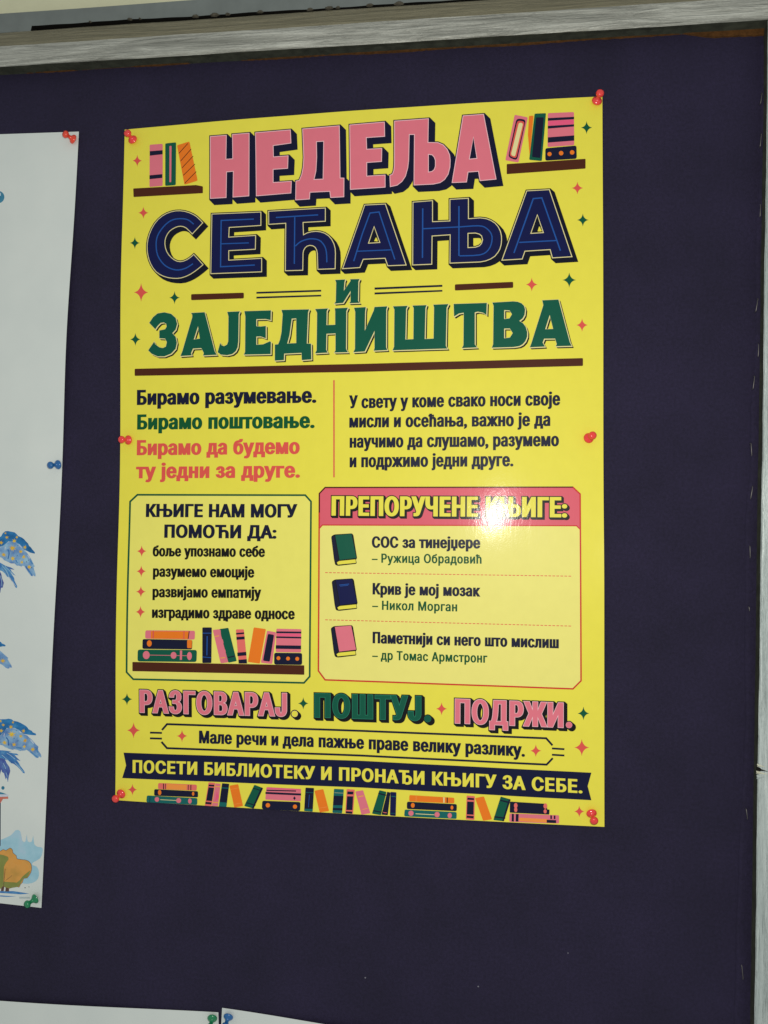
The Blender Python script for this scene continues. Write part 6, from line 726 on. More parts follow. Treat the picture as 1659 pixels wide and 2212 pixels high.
# ------------------------------------------------------------------ white poster at the left edge
WHITE_ART = [
('wing_drawing',None,[(1,[('g',[[(-59.49,-373.23),(-57.55,-371.92),(-56.27,-370.94),(-55.07,-368.42),(-52.83,-366.48),(-50.18,-366.07),(-46.8,-366.56),(-43.44,-367.04),(-41.35,-368.5),(-39.58,-370.27),(-36.18,-371.37),(-33.77,-372.8),(-32,-374.57),(-29.56,-376.62),(-28.44,-378.72),(-26.71,-379.88),(-24.93,-381.95),(-22.46,-384.29),(-22.56,-385.52),(-24.74,-385.16),(-27.42,-384.66),(-29.48,-383.67),(-33.55,-382.31),(-36.39,-379.36),(-40.56,-376.46),(-43.94,-375.68),(-48.96,-375.58),(-53.76,-379.48),(-57.03,-380.85),(-59.03,-381.24)]])],[('wblue',0,0,0,0,0)]),(3,[('g',[[(-48.66,-372.76),(-50.37,-372.38),(-50.01,-373.71),(-50.83,-372.67),(-51.4,-373.26),(-51.27,-372.36),(-52.45,-372.59),(-51.48,-371.96),(-52.9,-371.2),(-51.32,-371.53),(-51.63,-370.3),(-50.86,-371.32),(-50.17,-370.37),(-50.29,-371.43),(-48.63,-371.08),(-49.94,-371.95)]]),('g',[[(-52.32,-369.27),(-52.54,-368.55),(-53.31,-369.11),(-52.84,-368.36),(-53.44,-368.22),(-52.89,-368.01),(-53.48,-367.29),(-52.6,-367.79),(-52.47,-367.17),(-52.25,-367.75),(-51.4,-367.11),(-51.84,-367.92),(-51.04,-368.09),(-51.83,-368.35),(-51.29,-369.07),(-52.19,-368.56)]]),('g',[[(-42.24,-372.34),(-41.55,-371.36),(-42.01,-370.87),(-41.24,-370.84),(-41.17,-369.75),(-40.62,-370.62),(-39.58,-370.24),(-40.32,-371.16),(-39.23,-371.78),(-40.41,-371.73),(-40.5,-372.97),(-41.1,-371.89)]]),('g',[[(-45.23,-375.6),(-44.18,-374.68),(-45.44,-373.44),(-43.69,-374.08),(-43.19,-372.45),(-42.82,-374.02),(-40.86,-373.61),(-42.21,-374.8),(-41.04,-376.13),(-42.83,-375.64),(-43.46,-376.89),(-43.92,-375.56)]]),('g',[[(-34.95,-379.99),(-33.15,-379.71),(-33.43,-378.73),(-32.49,-379.38),(-31.66,-377.82),(-31.81,-379.55),(-30.78,-379.51),(-31.46,-380.16),(-30.84,-380.87),(-31.82,-380.79),(-31.86,-382.58),(-32.55,-380.79),(-34.14,-381.99),(-33.08,-380.4)]]),('g',[[(-53.62,-376.24),(-54.89,-377.16),(-54.31,-377.92),(-55.49,-377.64),(-55.49,-379.32),(-56.14,-377.83),(-57.31,-378.53),(-56.76,-377.42),(-58.08,-376.97),(-56.83,-376.63),(-57.27,-375.33),(-56.09,-376.12),(-55.19,-374.8),(-55.35,-376.53)]])],[('wgold',0,0,0,0,0)])]),
('wing_drawing',None,[(2,[('g',[[(-58.97,-382.16),(-57,-381.46),(-53.76,-379.48),(-50.56,-376.88),(-46.31,-375.16),(-41.92,-375.91),(-37.82,-377.58),(-35.04,-379.61),(-33.9,-382.02),(-31.45,-384.07),(-29.7,-385.52),(-27.55,-388.19),(-25.37,-391.15),(-23.17,-394.73),(-21.88,-396.81),(-22.98,-397.78),(-22.17,-400.19),(-20.63,-403.78),(-20.49,-405.91),(-21.84,-405.67),(-22.73,-404.64),(-23.15,-405.89),(-24.82,-405.81),(-27.31,-403.18),(-29.82,-400.24),(-31.99,-397.27),(-33.36,-396.72),(-34.96,-397.72),(-37.68,-396.92),(-39.33,-397.15),(-41.78,-395.26),(-45.46,-395.28),(-49.23,-393.76),(-52.31,-392.66),(-54.45,-390.6),(-56.49,-390.07),(-58.52,-389.86)]])],[('wlight',0,0,0,0,0)]),(3,[('g',[[(-49.71,-382.92),(-49.38,-383.47),(-48.91,-384.22),(-48.49,-385.09),(-48.25,-386.04),(-48.28,-387.32),(-48.49,-388.91),(-48.75,-390.43),(-48.92,-391.48),(-47.8,-391.64),(-47.62,-390.59),(-47.36,-389.06),(-47.15,-387.4),(-47.11,-385.94),(-47.41,-384.77),(-47.9,-383.75),(-48.4,-382.96),(-48.72,-382.42)]]),('g',[[(-41.11,-392.42),(-40.74,-392.96),(-40.2,-393.76),(-39.66,-394.55),(-39.29,-395.1),(-38.33,-394.55),(-38.7,-394),(-39.24,-393.21),(-39.78,-392.41),(-40.15,-391.87)]]),('g',[[(-31.11,-397.53),(-30.29,-398.48),(-29.11,-399.85),(-27.86,-401.31),(-26.81,-402.54),(-26,-403.48),(-25.29,-404.32),(-24.71,-404.99),(-24.31,-405.47),(-23.42,-404.84),(-23.83,-404.36),(-24.4,-403.68),(-25.11,-402.85),(-25.93,-401.9),(-26.97,-400.67),(-28.23,-399.21),(-29.41,-397.84),(-30.22,-396.89)]]),('g',[[(-26.81,-392.08),(-26.37,-392.74),(-25.72,-393.71),(-25.07,-394.68),(-24.62,-395.35),(-23.66,-394.81),(-24.11,-394.14),(-24.76,-393.17),(-25.41,-392.2),(-25.85,-391.54)]])],[('wblue2',0,0,0,0,0)]),(3,[('g',[[(-52.05,-380.6),(-52.09,-381.1),(-52.14,-381.83),(-52.2,-382.57),(-52.24,-383.07),(-51.5,-383.12),(-51.47,-382.62),(-51.41,-381.89),(-51.35,-381.15),(-51.31,-380.65)]]),('g',[[(-38.73,-378.15),(-38.16,-378.69),(-37.32,-379.47),(-36.48,-380.26),(-35.91,-380.8),(-35.39,-380.33),(-35.96,-379.79),(-36.8,-379),(-37.64,-378.22),(-38.21,-377.68)]]),('g',[[(-29.58,-387.22),(-29.14,-387.83),(-28.49,-388.71),(-27.85,-389.59),(-27.41,-390.19),(-26.8,-389.82),(-27.24,-389.22),(-27.89,-388.34),(-28.53,-387.45),(-28.97,-386.85)]])],[('wpale',0,0,0,0,0)]),(3,[('g',[[(-40.67,-383.05),(-43.89,-382.34),(-43.2,-384.84),(-44.73,-382.9),(-45.8,-384),(-45.57,-382.33),(-47.77,-382.76),(-45.96,-381.58),(-48.61,-380.16),(-45.66,-380.77),(-46.25,-378.46),(-44.8,-380.38),(-43.51,-378.58),(-43.73,-380.57),(-40.62,-379.91),(-43.07,-381.54)]]),('g',[[(-36.28,-386.26),(-36.69,-384.98),(-38.05,-385.98),(-37.21,-384.63),(-38.29,-384.39),(-37.3,-384),(-38.36,-382.72),(-36.79,-383.61),(-36.56,-382.5),(-36.16,-383.54),(-34.63,-382.39),(-35.43,-383.83),(-34,-384.14),(-35.41,-384.6),(-34.44,-385.89),(-36.05,-384.98)]]),('g',[[(-34.94,-390.27),(-33.98,-388.9),(-34.62,-388.21),(-33.54,-388.16),(-33.44,-386.64),(-32.67,-387.86),(-31.21,-387.32),(-32.25,-388.61),(-30.72,-389.48),(-32.37,-389.41),(-32.5,-391.14),(-33.34,-389.63)]]),('g',[[(-45.99,-391.71),(-44.83,-390.7),(-46.21,-389.34),(-44.29,-390.03),(-43.74,-388.24),(-43.33,-389.96),(-41.18,-389.5),(-42.66,-390.82),(-41.37,-392.28),(-43.35,-391.74),(-44.03,-393.12),(-44.54,-391.66)]]),('g',[[(-36.86,-393.6),(-35.25,-393.35),(-35.5,-392.48),(-34.67,-393.06),(-33.93,-391.67),(-34.06,-393.21),(-33.14,-393.17),(-33.75,-393.75),(-33.19,-394.38),(-34.07,-394.31),(-34.1,-395.9),(-34.72,-394.31),(-36.13,-395.38),(-35.19,-393.96)]]),('g',[[(-24.61,-397.01),(-26,-398.03),(-25.36,-398.87),(-26.66,-398.56),(-26.66,-400.41),(-27.37,-398.77),(-28.66,-399.56),(-28.06,-398.32),(-29.52,-397.84),(-28.14,-397.45),(-28.63,-396.03),(-27.33,-396.89),(-26.34,-395.44),(-26.51,-397.34)]]),('g',[[(-54.96,-385.81),(-53.2,-386.85),(-52.82,-385.6),(-52.39,-386.88),(-51.29,-386.35),(-51.99,-387.45),(-49.98,-387.72),(-51.7,-388.15),(-50.54,-389.74),(-52.3,-388.75),(-52.72,-390.11),(-53.06,-388.44),(-54.5,-389.4),(-53.89,-388.2),(-55.64,-387.79),(-53.7,-387.41)]])],[('wgold',0,0,0,0,0)]),(3,[('g',[[(-39.12,-378.86),(-39.18,-379.19),(-39.39,-379.34),(-39.61,-379.21),(-39.71,-378.89),(-39.65,-378.56),(-39.44,-378.42),(-39.22,-378.54)]]),('g',[[(-39.26,-387.78),(-39.33,-388.11),(-39.53,-388.25),(-39.75,-388.13),(-39.86,-387.81),(-39.79,-387.48),(-39.58,-387.33),(-39.37,-387.46)]]),('g',[[(-43.92,-376.6),(-43.99,-376.93),(-44.19,-377.08),(-44.41,-376.95),(-44.52,-376.63),(-44.45,-376.3),(-44.25,-376.15),(-44.03,-376.28)]]),('g',[[(-27.87,-391.57),(-27.94,-391.9),(-28.15,-392.04),(-28.36,-391.92),(-28.47,-391.6),(-28.4,-391.27),(-28.2,-391.13),(-27.98,-391.25)]]),('g',[[(-29.77,-393.19),(-29.84,-393.52),(-30.04,-393.66),(-30.26,-393.54),(-30.37,-393.22),(-30.3,-392.89),(-30.1,-392.74),(-29.88,-392.87)]]),('g',[[(-24.49,-398.15),(-24.56,-398.48),(-24.76,-398.62),(-24.98,-398.5),(-25.08,-398.18),(-25.02,-397.85),(-24.81,-397.71),(-24.59,-397.83)]])],[('wdark',0,0,0,0,0)])]),
('feather_drawing',None,[(1,[('g',[[(-58.21,-395.08),(-56.2,-394.99),(-51.02,-397.53),(-44.9,-399.09),(-41.45,-400.78),(-45.83,-400.36),(-44.01,-402.74),(-40.12,-406.24),(-42.86,-405.14),(-45.68,-402.81),(-41.33,-408.44),(-40.85,-410.87),(-37.89,-415.63),(-38.12,-417.32),(-39.48,-416.93),(-42.07,-412.77),(-46.72,-407.78),(-48.41,-407.55),(-50.93,-404.6),(-53.74,-402.58),(-57.81,-401.84)]])],[('wblue2',0,0,0,0,0)]),(2,[('g',[[(-57.81,-401.84),(-55.71,-403.28),(-54.24,-405.37),(-53.35,-409.02),(-51.25,-413.22),(-52.17,-417.56),(-53.82,-417.95),(-54.24,-422.28),(-56.58,-422.4)]])],[('wviolet',0,0,0,0,0)]),(3,[('g',[[(-54.2,-397.49),(-49.95,-401.59),(-47,-406.34),(-46.62,-406.15),(-49.6,-401.35),(-53.89,-397.22)]]),('g',[[(-51.13,-398.29),(-46.55,-402.07),(-42.32,-405.56),(-42.03,-405.26),(-46.26,-401.78),(-50.84,-397.99)]]),('g',[[(-47.64,-406.41),(-43.72,-410.51),(-39.39,-415.81),(-39.05,-415.57),(-43.38,-410.26),(-47.32,-406.15)]]),('g',[[(-55.38,-406.71),(-53.79,-410.92),(-53.13,-416.39),(-52.69,-416.35),(-53.36,-410.83),(-54.97,-406.58)]])],[('wsky',0,0,0,0,0)]),(3,[('g',[[(-53.03,-399.86),(-49.4,-404.6),(-47.92,-406.98),(-47.63,-406.83),(-49.12,-404.44),(-52.76,-399.68)]]),('g',[[(-45.46,-408.73),(-41.9,-412.53),(-40.03,-415.8),(-39.74,-415.66),(-41.62,-412.36),(-45.2,-408.53)]]),('g',[[(-50.03,-398.54),(-45.2,-400.48),(-42.49,-400.82),(-42.44,-400.52),(-45.11,-400.18),(-49.89,-398.26)]])],[('wviolet',0,0,0,0,0)])]),
('wing_drawing',None,[(1,[('g',[[(-50.38,-536.79),(-48.4,-536.18),(-43.41,-535.81),(-40.1,-535.1),(-37.09,-535.34),(-35.03,-536.7),(-31.02,-537.01),(-27.65,-538.12),(-22.91,-540.2),(-20.84,-541.86),(-20.13,-543.02),(-16.76,-544.28),(-15.71,-545.56),(-13.04,-546.27),(-12.33,-547.27),(-12.97,-547.93),(-17.92,-548.01),(-24.56,-547.62),(-26.25,-546.84),(-29.35,-544.34),(-34.07,-542.88),(-41.36,-543.74),(-44.81,-548.28),(-47.68,-550.94),(-49.65,-551.7)]])],[('wblue',0,0,0,0,0)]),(3,[('g',[[(-42.93,-541.8),(-44.55,-541.5),(-44.21,-542.74),(-44.98,-541.79),(-45.52,-542.36),(-45.4,-541.52),(-46.51,-541.77),(-45.59,-541.15),(-46.92,-540.48),(-45.43,-540.73),(-45.72,-539.58),(-44.99,-540.52),(-44.33,-539.6),(-44.46,-540.6),(-42.88,-540.22),(-44.13,-541.08)]]),('g',[[(-47.88,-539.36),(-48.19,-538.38),(-49.26,-539.19),(-48.6,-538.12),(-49.43,-537.96),(-48.66,-537.64),(-49.48,-536.67),(-48.26,-537.32),(-48.07,-536.46),(-47.77,-537.25),(-46.57,-536.32),(-47.21,-537.46),(-46.09,-537.66),(-47.19,-538.06),(-46.45,-539.03),(-47.7,-538.36)]]),('g',[[(-36.77,-539.02),(-36.12,-538.09),(-36.54,-537.64),(-35.82,-537.59),(-35.74,-536.58),(-35.24,-537.37),(-34.27,-536.98),(-34.97,-537.86),(-33.96,-538.4),(-35.05,-538.39),(-35.15,-539.54),(-35.7,-538.56)]]),('g',[[(-39.26,-543.11),(-38.24,-542.2),(-39.43,-541.07),(-37.77,-541.61),(-37.27,-540.05),(-36.94,-541.52),(-35.06,-541.07),(-36.36,-542.25),(-35.26,-543.48),(-36.97,-543.07),(-37.58,-544.28),(-38.01,-543.03)]]),('g',[[(-27.28,-544.86),(-25.47,-544.52),(-25.74,-543.56),(-24.82,-544.17),(-23.97,-542.59),(-24.14,-544.32),(-23.11,-544.24),(-23.8,-544.91),(-23.19,-545.6),(-24.17,-545.55),(-24.23,-547.32),(-24.89,-545.58),(-26.49,-546.82),(-25.42,-545.2)]]),('g',[[(-44.28,-545.65),(-45.55,-546.6),(-44.98,-547.34),(-46.15,-547.1),(-46.17,-548.77),(-46.79,-547.31),(-47.96,-548.05),(-47.4,-546.92),(-48.72,-546.53),(-47.47,-546.14),(-47.89,-544.88),(-46.73,-545.62),(-45.83,-544.28),(-46,-546)]])],[('wgold',0,0,0,0,0)])]),
('wing_drawing',None,[(2,[('g',[[(-49.64,-552.01),(-47.67,-551.24),(-44.79,-548.58),(-42.63,-545.06),(-39.71,-543.46),(-34.72,-543.23),(-29.35,-544.34),(-25.94,-546.51),(-25.22,-547.67),(-21.2,-548.73),(-18.8,-550.51),(-15.73,-552.7),(-12.28,-556.07),(-9.56,-557.97),(-10.16,-559.23),(-9.74,-561.32),(-7.31,-564.16),(-6.4,-566.2),(-6.84,-567.45),(-8.53,-566.38),(-9.45,-567.97),(-11.76,-567.86),(-15.16,-565.4),(-18.91,-562.67),(-21.29,-561.35),(-22.56,-562.36),(-25.86,-562.62),(-27.49,-563.21),(-29.85,-562.34),(-33.18,-561.99),(-34.47,-562.71),(-38.49,-561.96),(-42.21,-560.88),(-44.27,-559.52),(-47.29,-559.15),(-49.3,-559)]])],[('wlight',0,0,0,0,0)]),(3,[('g',[[(-42.05,-552.4),(-41.64,-552.76),(-41.07,-553.23),(-40.51,-553.8),(-40.08,-554.5),(-39.78,-555.54),(-39.54,-556.92),(-39.36,-558.25),(-39.22,-559.17),(-38.04,-558.98),(-38.17,-558.06),(-38.36,-556.72),(-38.61,-555.27),(-38.97,-554.05),(-39.52,-553.14),(-40.2,-552.44),(-40.81,-551.93),(-41.21,-551.59)]]),('g',[[(-31.32,-560.87),(-30.24,-560.91),(-28.66,-560.96),(-27.08,-561.01),(-26.01,-561.05),(-25.91,-559.96),(-26.99,-559.92),(-28.56,-559.87),(-30.14,-559.81),(-31.22,-559.77)]]),('g',[[(-17.61,-563.3),(-16.63,-563.92),(-15.21,-564.83),(-13.71,-565.78),(-12.51,-566.53),(-11.66,-567.03),(-10.98,-567.41),(-10.48,-567.68),(-10.12,-567.87),(-9.49,-566.92),(-9.85,-566.72),(-10.35,-566.46),(-11,-566.1),(-11.83,-565.61),(-13.02,-564.87),(-14.51,-563.92),(-15.93,-563.01),(-16.9,-562.39)]]),('g',[[(-13,-559.11),(-12.42,-559.99),(-11.58,-561.28),(-10.75,-562.56),(-10.17,-563.43),(-9.15,-562.84),(-9.73,-561.96),(-10.56,-560.68),(-11.4,-559.4),(-11.98,-558.52)]])],[('wblue2',0,0,0,0,0)]),(3,[('g',[[(-43.83,-548.47),(-43.87,-549.1),(-43.92,-550.01),(-43.98,-550.92),(-44.02,-551.54),(-43.29,-551.55),(-43.25,-550.93),(-43.19,-550.02),(-43.14,-549.11),(-43.1,-548.48)]]),('g',[[(-29.5,-545.84),(-29.01,-546.12),(-28.3,-546.51),(-27.6,-546.91),(-27.11,-547.18),(-26.71,-546.61),(-27.2,-546.33),(-27.91,-545.94),(-28.61,-545.54),(-29.1,-545.27)]]),('g',[[(-17.99,-552.5),(-17.29,-553.12),(-16.27,-554.03),(-15.25,-554.94),(-14.55,-555.56),(-14.03,-555.07),(-14.73,-554.45),(-15.75,-553.54),(-16.77,-552.63),(-17.47,-552.01)]])],[('wpale',0,0,0,0,0)]),(3,[('g',[[(-32.02,-550.46),(-35.5,-549.82),(-34.79,-552.5),(-36.43,-550.45),(-37.6,-551.69),(-37.33,-549.86),(-39.73,-550.41),(-37.75,-549.07),(-40.61,-547.63),(-37.41,-548.18),(-38.02,-545.7),(-36.46,-547.72),(-35.04,-545.73),(-35.31,-547.89),(-31.92,-547.06),(-34.6,-548.91)]]),('g',[[(-27.33,-551.65),(-27.69,-550.48),(-28.96,-551.45),(-28.17,-550.18),(-29.17,-549.98),(-28.25,-549.6),(-29.22,-548.44),(-27.77,-549.21),(-27.54,-548.18),(-27.18,-549.13),(-25.75,-548.02),(-26.51,-549.38),(-25.18,-549.62),(-26.5,-550.09),(-25.62,-551.25),(-27.1,-550.46)]]),('g',[[(-24.98,-555.03),(-23.89,-553.48),(-24.59,-552.75),(-23.39,-552.65),(-23.26,-550.97),(-22.43,-552.28),(-20.82,-551.63),(-21.98,-553.09),(-20.31,-553.99),(-22.12,-553.99),(-22.29,-555.9),(-23.2,-554.27)]]),('g',[[(-35.44,-558.7),(-34.39,-557.74),(-35.62,-556.56),(-33.89,-557.13),(-33.38,-555.5),(-33.03,-557.04),(-31.08,-556.55),(-32.43,-557.79),(-31.29,-559.06),(-33.06,-558.64),(-33.7,-559.9),(-34.14,-558.61)]]),('g',[[(-25.64,-558.74),(-23.96,-558.42),(-24.21,-557.52),(-23.35,-558.09),(-22.56,-556.62),(-22.72,-558.23),(-21.76,-558.15),(-22.4,-558.78),(-21.84,-559.42),(-22.74,-559.37),(-22.81,-561.03),(-23.42,-559.4),(-24.91,-560.56),(-23.91,-559.05)]]),('g',[[(-12.43,-559.76),(-13.88,-560.86),(-13.23,-561.71),(-14.57,-561.44),(-14.6,-563.35),(-15.31,-561.68),(-16.65,-562.54),(-16,-561.24),(-17.5,-560.8),(-16.07,-560.35),(-16.55,-558.89),(-15.23,-559.74),(-14.19,-558.2),(-14.4,-560.17)]]),('g',[[(-44.97,-554.88),(-43.17,-555.89),(-42.76,-554.59),(-42.34,-555.89),(-41.19,-555.31),(-41.93,-556.46),(-39.85,-556.68),(-41.64,-557.17),(-40.45,-558.78),(-42.26,-557.82),(-42.71,-559.24),(-43.04,-557.52),(-44.54,-558.56),(-43.89,-557.31),(-45.7,-556.95),(-43.69,-556.49)]])],[('wgold',0,0,0,0,0)]),(3,[('g',[[(-31.67,-545.13),(-31.75,-545.46),(-31.95,-545.61),(-32.17,-545.49),(-32.27,-545.18),(-32.2,-544.85),(-31.99,-544.7),(-31.78,-544.82)]]),('g',[[(-29.43,-554.09),(-29.51,-554.42),(-29.71,-554.57),(-29.93,-554.45),(-30.03,-554.14),(-29.96,-553.81),(-29.75,-553.66),(-29.54,-553.77)]]),('g',[[(-33.34,-552.11),(-33.42,-552.44),(-33.62,-552.59),(-33.84,-552.47),(-33.94,-552.16),(-33.87,-551.83),(-33.66,-551.68),(-33.45,-551.8)]]),('g',[[(-46.11,-556.62),(-46.18,-556.95),(-46.39,-557.1),(-46.6,-556.98),(-46.71,-556.66),(-46.63,-556.33),(-46.43,-556.18),(-46.21,-556.3)]])],[('wdark',0,0,0,0,0)])]),
('feather_drawing',None,[(1,[('g',[[(-49.05,-564.02),(-47.05,-564.01),(-42.06,-563.92),(-35.72,-564.33),(-38.67,-565.17),(-33.67,-565.69),(-30.35,-565.72),(-28.47,-567.09),(-32.61,-567.12),(-30.18,-569.36),(-26.41,-572.09),(-30.76,-571.23),(-27.98,-574.04),(-26.54,-576.36),(-22.37,-580.87),(-21.95,-582.81),(-23.61,-582.49),(-26.39,-579.68),(-29.82,-576.93),(-33.22,-575.08),(-35.56,-574.67),(-38.33,-572.46),(-41,-572.06),(-44.71,-571.14),(-48.72,-570.86)]])],[('wblue2',0,0,0,0,0)]),(2,[('g',[[(-48.72,-570.86),(-44.71,-571.14),(-41.67,-571.97),(-39.86,-575.02),(-37.04,-578.44),(-36.05,-581.7),(-37.31,-586.67),(-37.86,-592.19),(-39.24,-587.75),(-40.14,-589.65),(-42.07,-584.33),(-44.11,-583.28),(-44.89,-580.91),(-45.98,-585.87),(-47.97,-586.04)]])],[('wviolet',0,0,0,0,0)]),(3,[('g',[[(-40.41,-566.1),(-36.01,-568.18),(-32.25,-570.9),(-31.96,-570.56),(-35.75,-567.81),(-40.19,-565.72)]]),('g',[[(-45,-568.28),(-39.49,-572.1),(-35.37,-575.11),(-35.07,-574.77),(-39.2,-571.76),(-44.71,-567.94)]]),('g',[[(-32.12,-573.93),(-28,-577.23),(-23.5,-581.7),(-23.16,-581.41),(-27.67,-576.91),(-31.81,-573.6)]]),('g',[[(-43.38,-575.4),(-41.58,-578.28),(-40.82,-580.33),(-40.38,-580.18),(-41.16,-578.09),(-42.97,-575.17)]]),('g',[[(-40.33,-583.65),(-39.4,-585.69),(-39,-587.16),(-38.55,-587.04),(-38.96,-585.54),(-39.9,-583.47)]])],[('wsky',0,0,0,0,0)]),(3,[('g',[[(-45.67,-567.11),(-40.93,-569.16),(-38.19,-571.36),(-37.92,-571.08),(-40.7,-568.85),(-45.48,-566.78)]]),('g',[[(-37.01,-567.03),(-32.31,-568.77),(-28.22,-571.47),(-27.98,-571.17),(-32.1,-568.45),(-36.85,-566.69)]]),('g',[[(-45.77,-573.73),(-43.9,-577.84),(-42.37,-581.97),(-42,-581.84),(-43.53,-577.7),(-45.4,-573.58)]])],[('wviolet',0,0,0,0,0)])]),
('wing_drawing',None,[(1,[('g',[[(-54.16,-466.31),(-52,-466.5),(-50.91,-466.68),(-50.13,-467.86),(-47.4,-468.67),(-46.19,-469.58),(-46.59,-470.42),(-49.09,-470.49),(-51.74,-471.14),(-53.88,-471.35)]])],[('wblue',0,0,0,0,0)])]),
('wing_drawing',None,[(2,[('g',[[(-53.71,-474.45),(-51.54,-474.8),(-50.81,-474.92),(-47.83,-477.18),(-44.48,-479.58),(-42.99,-480.62),(-43.65,-481.64),(-41.72,-484.29),(-39.41,-487.4),(-38.98,-488.83),(-39.85,-489.38),(-40.96,-488.64),(-41.52,-489.82),(-42.84,-490.23),(-45.38,-489.42),(-47.99,-487.47),(-50.19,-486.47),(-53.03,-486.98)]])],[('wlight',0,0,0,0,0)]),(3,[('g',[[(-45.17,-484.67),(-47.69,-484.17),(-47.16,-486.11),(-48.36,-484.62),(-49.2,-485.49),(-49.01,-484.19),(-50.74,-484.56),(-49.31,-483.61),(-51.39,-482.56),(-49.07,-482.98),(-49.52,-481.19),(-48.39,-482.66),(-47.37,-481.24),(-47.56,-482.79),(-45.12,-482.22),(-47.04,-483.53)]])],[('wgold',0,0,0,0,0)])]),
('sky_wash_drawing',None,[(1,[('g',[[(-45.62,-644.55),(-45,-643.65),(-42.98,-644.3),(-37.93,-641.99),(-32.67,-639.1),(-30.14,-636.27),(-28.31,-634.16),(-25.87,-633.57),(-23.68,-634.64),(-22.38,-638.77),(-21.28,-642.87),(-19.71,-643.95),(-18.31,-643.2),(-17.72,-639.62),(-17.33,-636.77),(-16.86,-639.5),(-16.03,-642.98),(-14.05,-643.53),(-12.12,-642.62),(-11.44,-639.35),(-11.09,-637.1),(-10.57,-640.48),(-9.72,-644.8),(-8.03,-646.3),(-6.02,-646.86),(-3.87,-646.88),(-2.09,-647.09),(-1.29,-648.48),(-1.26,-650.62),(-1.94,-653.69),(-3.55,-656.85),(-7,-659.21),(-10.19,-661.1),(-10.95,-662.53),(-10.39,-663.53),(-8.58,-663.8),(-6.43,-664.34),(-4.88,-666.29),(-3.91,-668.9),(-3.77,-671.96),(-4.57,-674.97),(-6.55,-677.31),(-9.58,-679.07),(-14.05,-680.42),(-18.66,-680.59),(-21.26,-678.63),(-24.85,-675.19),(-33.57,-669.83),(-41.89,-664.79),(-44.3,-663.85),(-44.68,-662.03),(-45.49,-653.13)]])],[('wsky',0,0,0,0,0)])]),
('tree_drawing',None,[(2,[('g',[[(-44.97,-656.61),(-44,-653.9),(-42.43,-654.55),(-40.85,-653.32),(-39.24,-652.43),(-37.94,-652.78),(-36.56,-653.08),(-34.63,-651.71),(-32.74,-650.48),(-31.33,-651.02),(-30.34,-652.19),(-30.18,-653.35),(-29.89,-654.56),(-28.23,-655.57),(-26.49,-656.65),(-26.22,-658.23),(-25.35,-659.56),(-21.42,-659.69),(-17.13,-659.67),(-14.73,-660.32),(-13.12,-661.39),(-11.93,-662.91),(-11.3,-664.82),(-11.18,-667.12),(-11.7,-669.67),(-13.18,-672.65),(-15.02,-675.11),(-16.78,-675.53),(-18.26,-675.73),(-18.9,-677.51),(-19.38,-679.46),(-20.3,-680.53),(-21.24,-681.45),(-21.74,-682.85),(-22.42,-683.98),(-23.74,-683.85),(-25.71,-683.71),(-28.85,-685),(-32.16,-686.17),(-34.66,-685.63),(-36.85,-684.83),(-38.95,-684.93),(-40.79,-685.23),(-42.26,-687.19),(-43.42,-685.5),(-44.52,-671.21)]]),('g',[[(-38.84,-684.73),(-36.87,-684.53),(-37.3,-688.8),(-39.27,-689)]]),('g',[[(-34.82,-685.83),(-32.2,-685.57),(-32.17,-688.58),(-34.98,-688.99)]])],[('wbrown',0.35,0,0,0,0)]),(3,[('g',[[(-44.97,-656.61),(-44,-653.9),(-42.43,-654.55),(-40.85,-653.32),(-39.24,-652.43),(-37.94,-652.78),(-36.56,-653.08),(-34.63,-651.71),(-32.74,-650.48),(-31.33,-651.02),(-30.34,-652.19),(-30.18,-653.35),(-29.89,-654.56),(-28.23,-655.57),(-26.49,-656.65),(-26.22,-658.23),(-25.35,-659.56),(-21.42,-659.69),(-17.13,-659.67),(-14.73,-660.32),(-13.12,-661.39),(-11.93,-662.91),(-11.3,-664.82),(-11.18,-667.12),(-11.7,-669.67),(-13.18,-672.65),(-15.02,-675.11),(-16.78,-675.53),(-18.26,-675.73),(-18.9,-677.51),(-19.38,-679.46),(-20.3,-680.53),(-21.24,-681.45),(-21.74,-682.85),(-22.42,-683.98),(-23.74,-683.85),(-25.71,-683.71),(-28.85,-685),(-32.16,-686.17),(-34.66,-685.63),(-36.85,-684.83),(-38.95,-684.93),(-40.79,-685.23),(-42.26,-687.19),(-43.42,-685.5),(-44.52,-671.21)]])],[('worange',0,0,0,0,0)]),(4,[('g',[[(-37.08,-680.63),(-31.15,-680.55),(-24.58,-680.28),(-21.8,-677.86),(-19.63,-674.67),(-15.37,-670.66),(-12.11,-668.21),(-12.89,-671.16),(-15.03,-674.99),(-16.64,-675.37),(-18.27,-675.61),(-19.84,-678.36),(-21.24,-681.33),(-21.78,-682.76),(-23.09,-683.74),(-27.46,-685.03),(-32.18,-685.87),(-35,-685.67),(-36.73,-684.7),(-37.97,-682.61)]]),('g',[[(-44.91,-657.81),(-44.16,-655.6),(-42.31,-656.96),(-38.55,-657.28),(-34.98,-658.07),(-33.7,-659.19),(-33.83,-660.98),(-35.75,-663.3),(-37.78,-667.41),(-37.53,-676.37),(-37.52,-684.6),(-40.37,-687.68),(-43.44,-685.2),(-44.71,-671.6)]])],[('wgreen',0,0,0,0,0)]),(5,[('g',[[(-36.7,-669.1),(-37.38,-684.87),(-36.98,-684.86),(-36.31,-669.09)]]),('g',[[(-29.58,-674.36),(-35.57,-679.48),(-35.4,-679.65),(-29.41,-674.53)]])],[('wbrown',0,0,0,0,0)])]),
